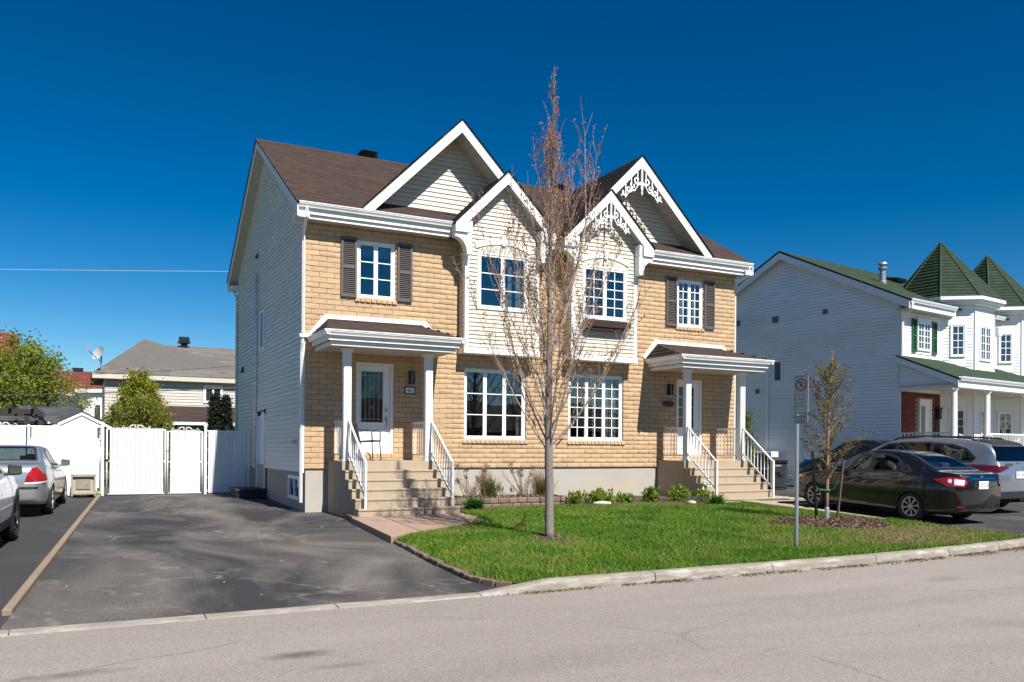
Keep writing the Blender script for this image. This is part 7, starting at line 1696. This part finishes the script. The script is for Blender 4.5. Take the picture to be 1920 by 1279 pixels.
# ------------------------------------------------------------------ no-parking sign
SG = thing('parking_sign', (9.93, 9.62, -1.54), 'no parking sign with small lower plate on a grey steel post', 'sign')
MB().lathe([(0, -1.58), (.030, -1.58), (.030, 1.10), (0, 1.11)], (9.925, 9.62, 0), 16).build('post', M_galv, SG)
PS = Plane((9.888, 9.635, 0), (.10, -1, 0), (-1, -.10, 0)); M_sign = pm('white_sign_face', (.60, .61, .63), .45, .05, 5); M_sback = M_galv
def rr2(u0, u1, z0, z1, r, n=5):
    o = []
    for cx, cz, a0 in ((u1 - r, z1 - r, 0), (u0 + r, z1 - r, 90), (u0 + r, z0 + r, 180), (u1 - r, z0 + r, 270)): o += [(cx + r * math.cos(R(a0 + 90 * k / n)), cz + r * math.sin(R(a0 + 90 * k / n))) for k in range(n + 1)]
    return o
MB().pprism(PS, rr2(-.005, .245, .555, 1.155, .03), -.006, .0).build('sign_plate', M_sign, SG)
MB().pprism(PS, rr2(-.005, .245, .405, .535, .02), -.006, .0).build('sign_plate', M_sign, SG)
def frame2(u0, u1, z0, z1, r, w, o, mat, nm):
    a, c = rr2(u0, u1, z0, z1, r), rr2(u0 + w, u1 - w, z0 + w, z1 - w, max(r - w, .004)); n = len(a); mb = MB(); mb.v = [PS(u, o, z) for u, z in a] + [PS(u, o, z) for u, z in c]; mb.f = [(i, (i + 1) % n, n + (i + 1) % n, n + i) for i in range(n)]; mb.build(nm, mat, SG, recalc=False)
frame2(.002, .238, .562, 1.148, .026, .009, .0015, M_black, 'sign_border'); frame2(.002, .238, .412, .528, .016, .008, .0015, M_black, 'sign_border')
M_sred = pm('sign_red', (.36, .012, .03), .45); mb = MB(); n = 32
ring = [(.12 + r * math.cos(2 * math.pi * k / n), 1.01 + r * math.sin(2 * math.pi * k / n)) for r in (.100, .080) for k in range(n)]
mb.v = [PS(u, .003, z) for u, z in ring]; mb.f = [(k, (k + 1) % n, n + (k + 1) % n, n + k) for k in range(n)]; mb.build('prohibition_ring', M_sred, SG, recalc=False)
rt = (R(90), 0, R(-84.3))
textobj('letter', 'P', .135, PS(.122, .002, 1.008), rt, M_black, SG, ext=.0003)
c45 = .070; mb = MB(); mb.v = [PS(.12 + a, .0036, 1.01 + b_) for a, b_ in ((-c45 - .006, c45 - .006), (-c45 + .006, c45 + .006), (c45 + .006, -c45 + .006), (c45 - .006, -c45 - .006))]; mb.f = [(0, 1, 2, 3)]; mb.build('prohibition_bar', M_sred, SG, recalc=False)
for k, tx in enumerate(('0h - 7h', '1er nov.', 'et ven.', '1 oct. au 30 avril')): textobj('sign_text', tx, (.042, .040, .040, .030)[k], PS(.12, .002, .845 - k * .055), rt, M_black, SG, ext=.0003, sx=(1, 1, 1, .85)[k])
for k, tx in enumerate(('SUR CHAUSSEE', 'SECTEUR', 'RESIDENTIEL')): textobj('sign_text', tx, .028, PS(.12, .002, .503 - k * .033), rt, M_black, SG, ext=.0003)
for z in (1.09, .66): MB().tube([(9.89, 9.62 + .035 * math.cos(a), z + 0 * a) for a in (0, 1.5, 3)], .008, 5).box(9.888, 9.95, 9.585, 9.655, z - .015, z + .015).build('clamp', M_galv, SG)
# ------------------------------------------------------------------ bins, heat pump, step, cart, chair
def bin_(name, label, x, y, z, rot, mat, lidmat, mark=True):
    b_ = thing(name, (0, 0, 0), label, 'bin', 'wheeled bins')
    mb = MB(); mb.hexa([(-.22, -.25, .06), (.22, -.25, .06), (.22, .22, .03), (-.22, .22, .03), (-.28, -.34, .92), (.28, -.34, .92), (.28, .33, .92), (-.28, .33, .92)]); mb.build('tub', mat, b_, bevel=.03)
    MB().box(-.30, .30, -.37, .30, .87, .93).build('rim', mat, b_, bevel=.015)
    MB().hexa([(-.31, -.40, .935), (.31, -.40, .935), (.31, .34, .935), (-.31, .34, .935), (-.26, -.34, .995), (.26, -.34, .995), (.26, .30, 1.03), (-.26, .30, 1.03)]).build('lid', lidmat, b_, bevel=.02)
    MB().tube([(-.27, .36, .93), (-.27, .42, .97), (.27, .42, .97), (.27, .36, .93)], .018, 8).build('handle', mat, b_, smooth=True)
    for sx in (-.24, .24): MB().lathe([(0, -.03), (.10, -.03), (.10, .03), (0, .03)], (sx, .24, .10), 18, 'x').build('wheel', M_tyre, b_)
    if mark:
        textobj('lettering', 'DENY', .075, (.0, -.3345, .76), (R(84.5), 0, 0), M_white, b_, ext=.0005)
        MB().box(-.10, .06, -.31, -.29, .50, .56).box(-.02, .14, -.30, -.28, .42, .47).build('marking', M_black, b_)
    b_.location = (x, y, z); b_.rotation_euler = (0, 0, rot); return b_
bin_('wheelie_bin', 'dark grey wheeled bin with white lettering beside the right stairs', 19.55, 19.75, zdr(19.7), R(-42), pm('grey_bin_plastic', (.055, .062, .07), .5, .08), MATS['grey_bin_plastic'])
bin_('wheelie_bin', 'blue recycling bin behind the young tree by the white wall', 22.0, 20.5, zdr(20.5), R(-60), pm('dark_blue_plastic', (.010, .035, .10), .5), pm('blue_lid_plastic', (.012, .13, .42), .45), False)
hp = thing('heat_pump', (22.65, 23.5, -1.2), 'white heat pump unit by the white house wall behind the right stairs', 'heat pump')
MB().box(22.45, 22.80, 23.0, 24.0, -.75, -.08).build('casing', M_white, hp, bevel=.02); MB().box(22.444, 22.451, 23.2, 23.85, -.68, -.15).build('fan_grille', M_black, hp)
MB().box(22.43, 22.80, 23.0, 24.0, -1.25, -.76).build('stand', M_clad, hp)
sp_ = thing('wooden_step', (3.85, 23.7, zdl(23.7)), 'dark low wooden step below the side door', 'step')
MB().box(3.52, 4.30, 23.02, 24.35, -1.20, -1.15).build('tread', pm('dark_grey_wood', (.055, .048, .045), .85, .2, 5, .2, 50), sp_, bevel=.008); MB().box(3.58, 4.30, 23.08, 24.30, -1.42, -1.20).build('base', MATS['dark_grey_wood'], sp_)
ct = thing('garden_cart', (-.1, 24.5, zdl(24.5)), 'beige garden cart tipped up against the white fence', 'cart')
M_beige = pm('faded_beige_plastic', (.40, .35, .27), .7, .12, 6)
zc_ = zdl(24.5); MB().hexa([(-.34, 24.45, zc_ + .10), (.16, 24.45, zc_ + .10), (.16, 24.75, zc_ + .08), (-.34, 24.75, zc_ + .08), (-.36, 24.52, zc_ + .56), (.18, 24.52, zc_ + .56), (.18, 24.80, zc_ + .56), (-.36, 24.80, zc_ + .56)]).build('tub', M_beige, ct, bevel=.02)
mb = MB()
for a in (-.37, .16): mb.box(a, a + .04, 24.42, 24.47, zc_ + .03, zc_ + .60)
mb.box(-.37, .20, 24.42, 24.47, zc_ + .56, zc_ + .61).box(-.37, .20, 24.41, 24.46, zc_ + .08, zc_ + .13); mb.build('frame', M_beige, ct, bevel=.008)
MB().box(-.26, .08, 24.44, 24.449, zc_ + .22, zc_ + .48).build('worn_panel', pm('worn_beige', (.33, .28, .21), .8, .3, 8, .2, 40), ct)
for a in (-.28, .1): MB().lathe([(0, -.025), (.09, -.025), (.09, .025), (0, .025)], (a, 24.62, zc_ + .09), 16, 'x').build('wheel', M_tyre, ct)
# wicker chair on the left porch
CH = thing('wicker_chair', (0, 0, 0), 'brown wicker armchair on the left porch', 'chair')
mb = MB(); mb.hexa([(-.24, -.23, .40), (.24, -.25, .42), (.24, .25, .42), (-.24, .23, .40), (-.24, -.23, .43), (.24, -.25, .46), (.24, .25, .46), (-.24, .23, .43)]); mb.build('seat', M_wicker, CH, bevel=.01)
V = []; Fc = []
for j in range(9):
    for i in range(7):
        yy = -.24 + .08 * i; z = .42 + .055 * j; V.append((-.22 - .012 * j - .03 * (1 - (yy / .24) ** 2), yy * (1 - .012 * j), z + (.02 * (1 - (yy / .24) ** 2) if j == 8 else 0)))
for j in range(8):
    for i in range(6): q = j * 7 + i; Fc.append((q, q + 1, q + 8, q + 7))
bk = npmesh('backrest', V, Fc, M_wicker, CH, smooth=True); so = bk.modifiers.new('t', 'SOLIDIFY'); so.thickness = .022
for j in range(1, 8):
    MB().tube([(-.205 - .012 * j - .03 * (1 - (yy / .24) ** 2), yy * (1 - .012 * j), .42 + .055 * j) for yy in (-.23, -.12, 0, .12, .23)], .007, 5).build('weave', M_wicker, CH)
for sy in (-1, 1):
    MB().tube([(-.29, sy * .24, .70), (-.10, sy * .27, .68), (.15, sy * .27, .675), (.23, sy * .265, .65), (.24, sy * .25, .42)], .016, 8).build('arm', M_wicker, CH, smooth=True)
    MB().tube([(.23, sy * .245, .44), (.26, sy * .26, .0)], .014, 8).build('leg', M_wicker, CH, smooth=True); MB().tube([(-.22, sy * .22, .42), (-.27, sy * .23, .0)], .014, 8).build('leg', M_wicker, CH, smooth=True)
CH.location = (5.54, 18.04, -.306); CH.rotation_euler = (0, 0, R(-38))
tag(MB().box(5.70, 6.42, 18.13, 18.50, -.306, -.292).build('door_mat', pm('tan_mat', (.30, .19, .10), .95, .2, 10, .3, 90), None, bevel=.004), 'tan mat before the left front door', 'mat')
# ------------------------------------------------------------------ the other side of the street, seen only mirrored in the windows
for x0, w, ez, rz_, lab, col in ((-7, 11, 1.6, 4.0, 'grey brick bungalow across the street, straight behind the viewpoint', (.16, .13, .11)), (7, 12, 1.4, 3.4, 'brown sided bungalow across the street with a low roof', (.15, .12, .09)), (-24, 12, 1.7, 4.2, 'tan bungalow across the street, far left of the viewpoint', (.18, .15, .12)), (22, 15, 1.5, 3.5, 'dark bungalow across the street, mirrored in the ground floor windows', (.10, .085, .07))):
    oh = thing('opposite_house', (x0 + w / 2, -17, -1.78), lab, 'house', 'houses across the street')
    MB().box(x0, x0 + w, -23, -14, -1.78, ez).build('wall', pm('opp_wall_%d' % x0, col, .9, .15), oh)
    MB().prism([(-23.4, ez - .1), (-18.5, rz_), (-13.6, ez - .1)], 'x', x0 - .3, x0 + w + .3).build('roof', M_shingle_d, oh)
    for k in range(3): a = x0 + 1.2 + k * 3.2; f_ = MB().box(a, a + 1.5, -13.99, -13.95, -.6, .8).build('window', M_whitep, oh); MB().box(a + .08, a + 1.42, -13.949, -13.94, -.52, .72).build('pane', M_room, f_)
def bare(x, y, h, lab):
    o = thing('bare_street_tree', (x, y, -1.78), lab, 'tree', 'trees across the street'); b_ = Bunch()
    b_.mb.tube([(x, y, -1.78), (x, y, .5), (x + .1, y, h)], [.14, .11, .02], 8)
    for k in range(46):
        z = -.2 + (h - .2) * k / 46; a = k * 2.4; nn = b_.twig((x, y, z), (math.cos(a), math.sin(a), .9), (h - z) * .45 + .5, .04, .012, 4, 6, .06, .08)
        for p, d, f in nn[2:]: b_.twig(tuple(p), d + Vector((random.gauss(0, .5), random.gauss(0, .5), .2)), .8, .018, .008, 3, 4, .05, .1)
    b_.mb.build('branches', M_bark, o, recalc=False)
bare(21.5, -9.5, 6.5, 'bare tree across the road mirrored in the left ground floor window'); bare(26, -11, 7.5, 'taller bare tree across the road, mirrored beside the first'); bare(33, -10, 6.2, 'bare tree across the road mirrored in the right ground floor window')
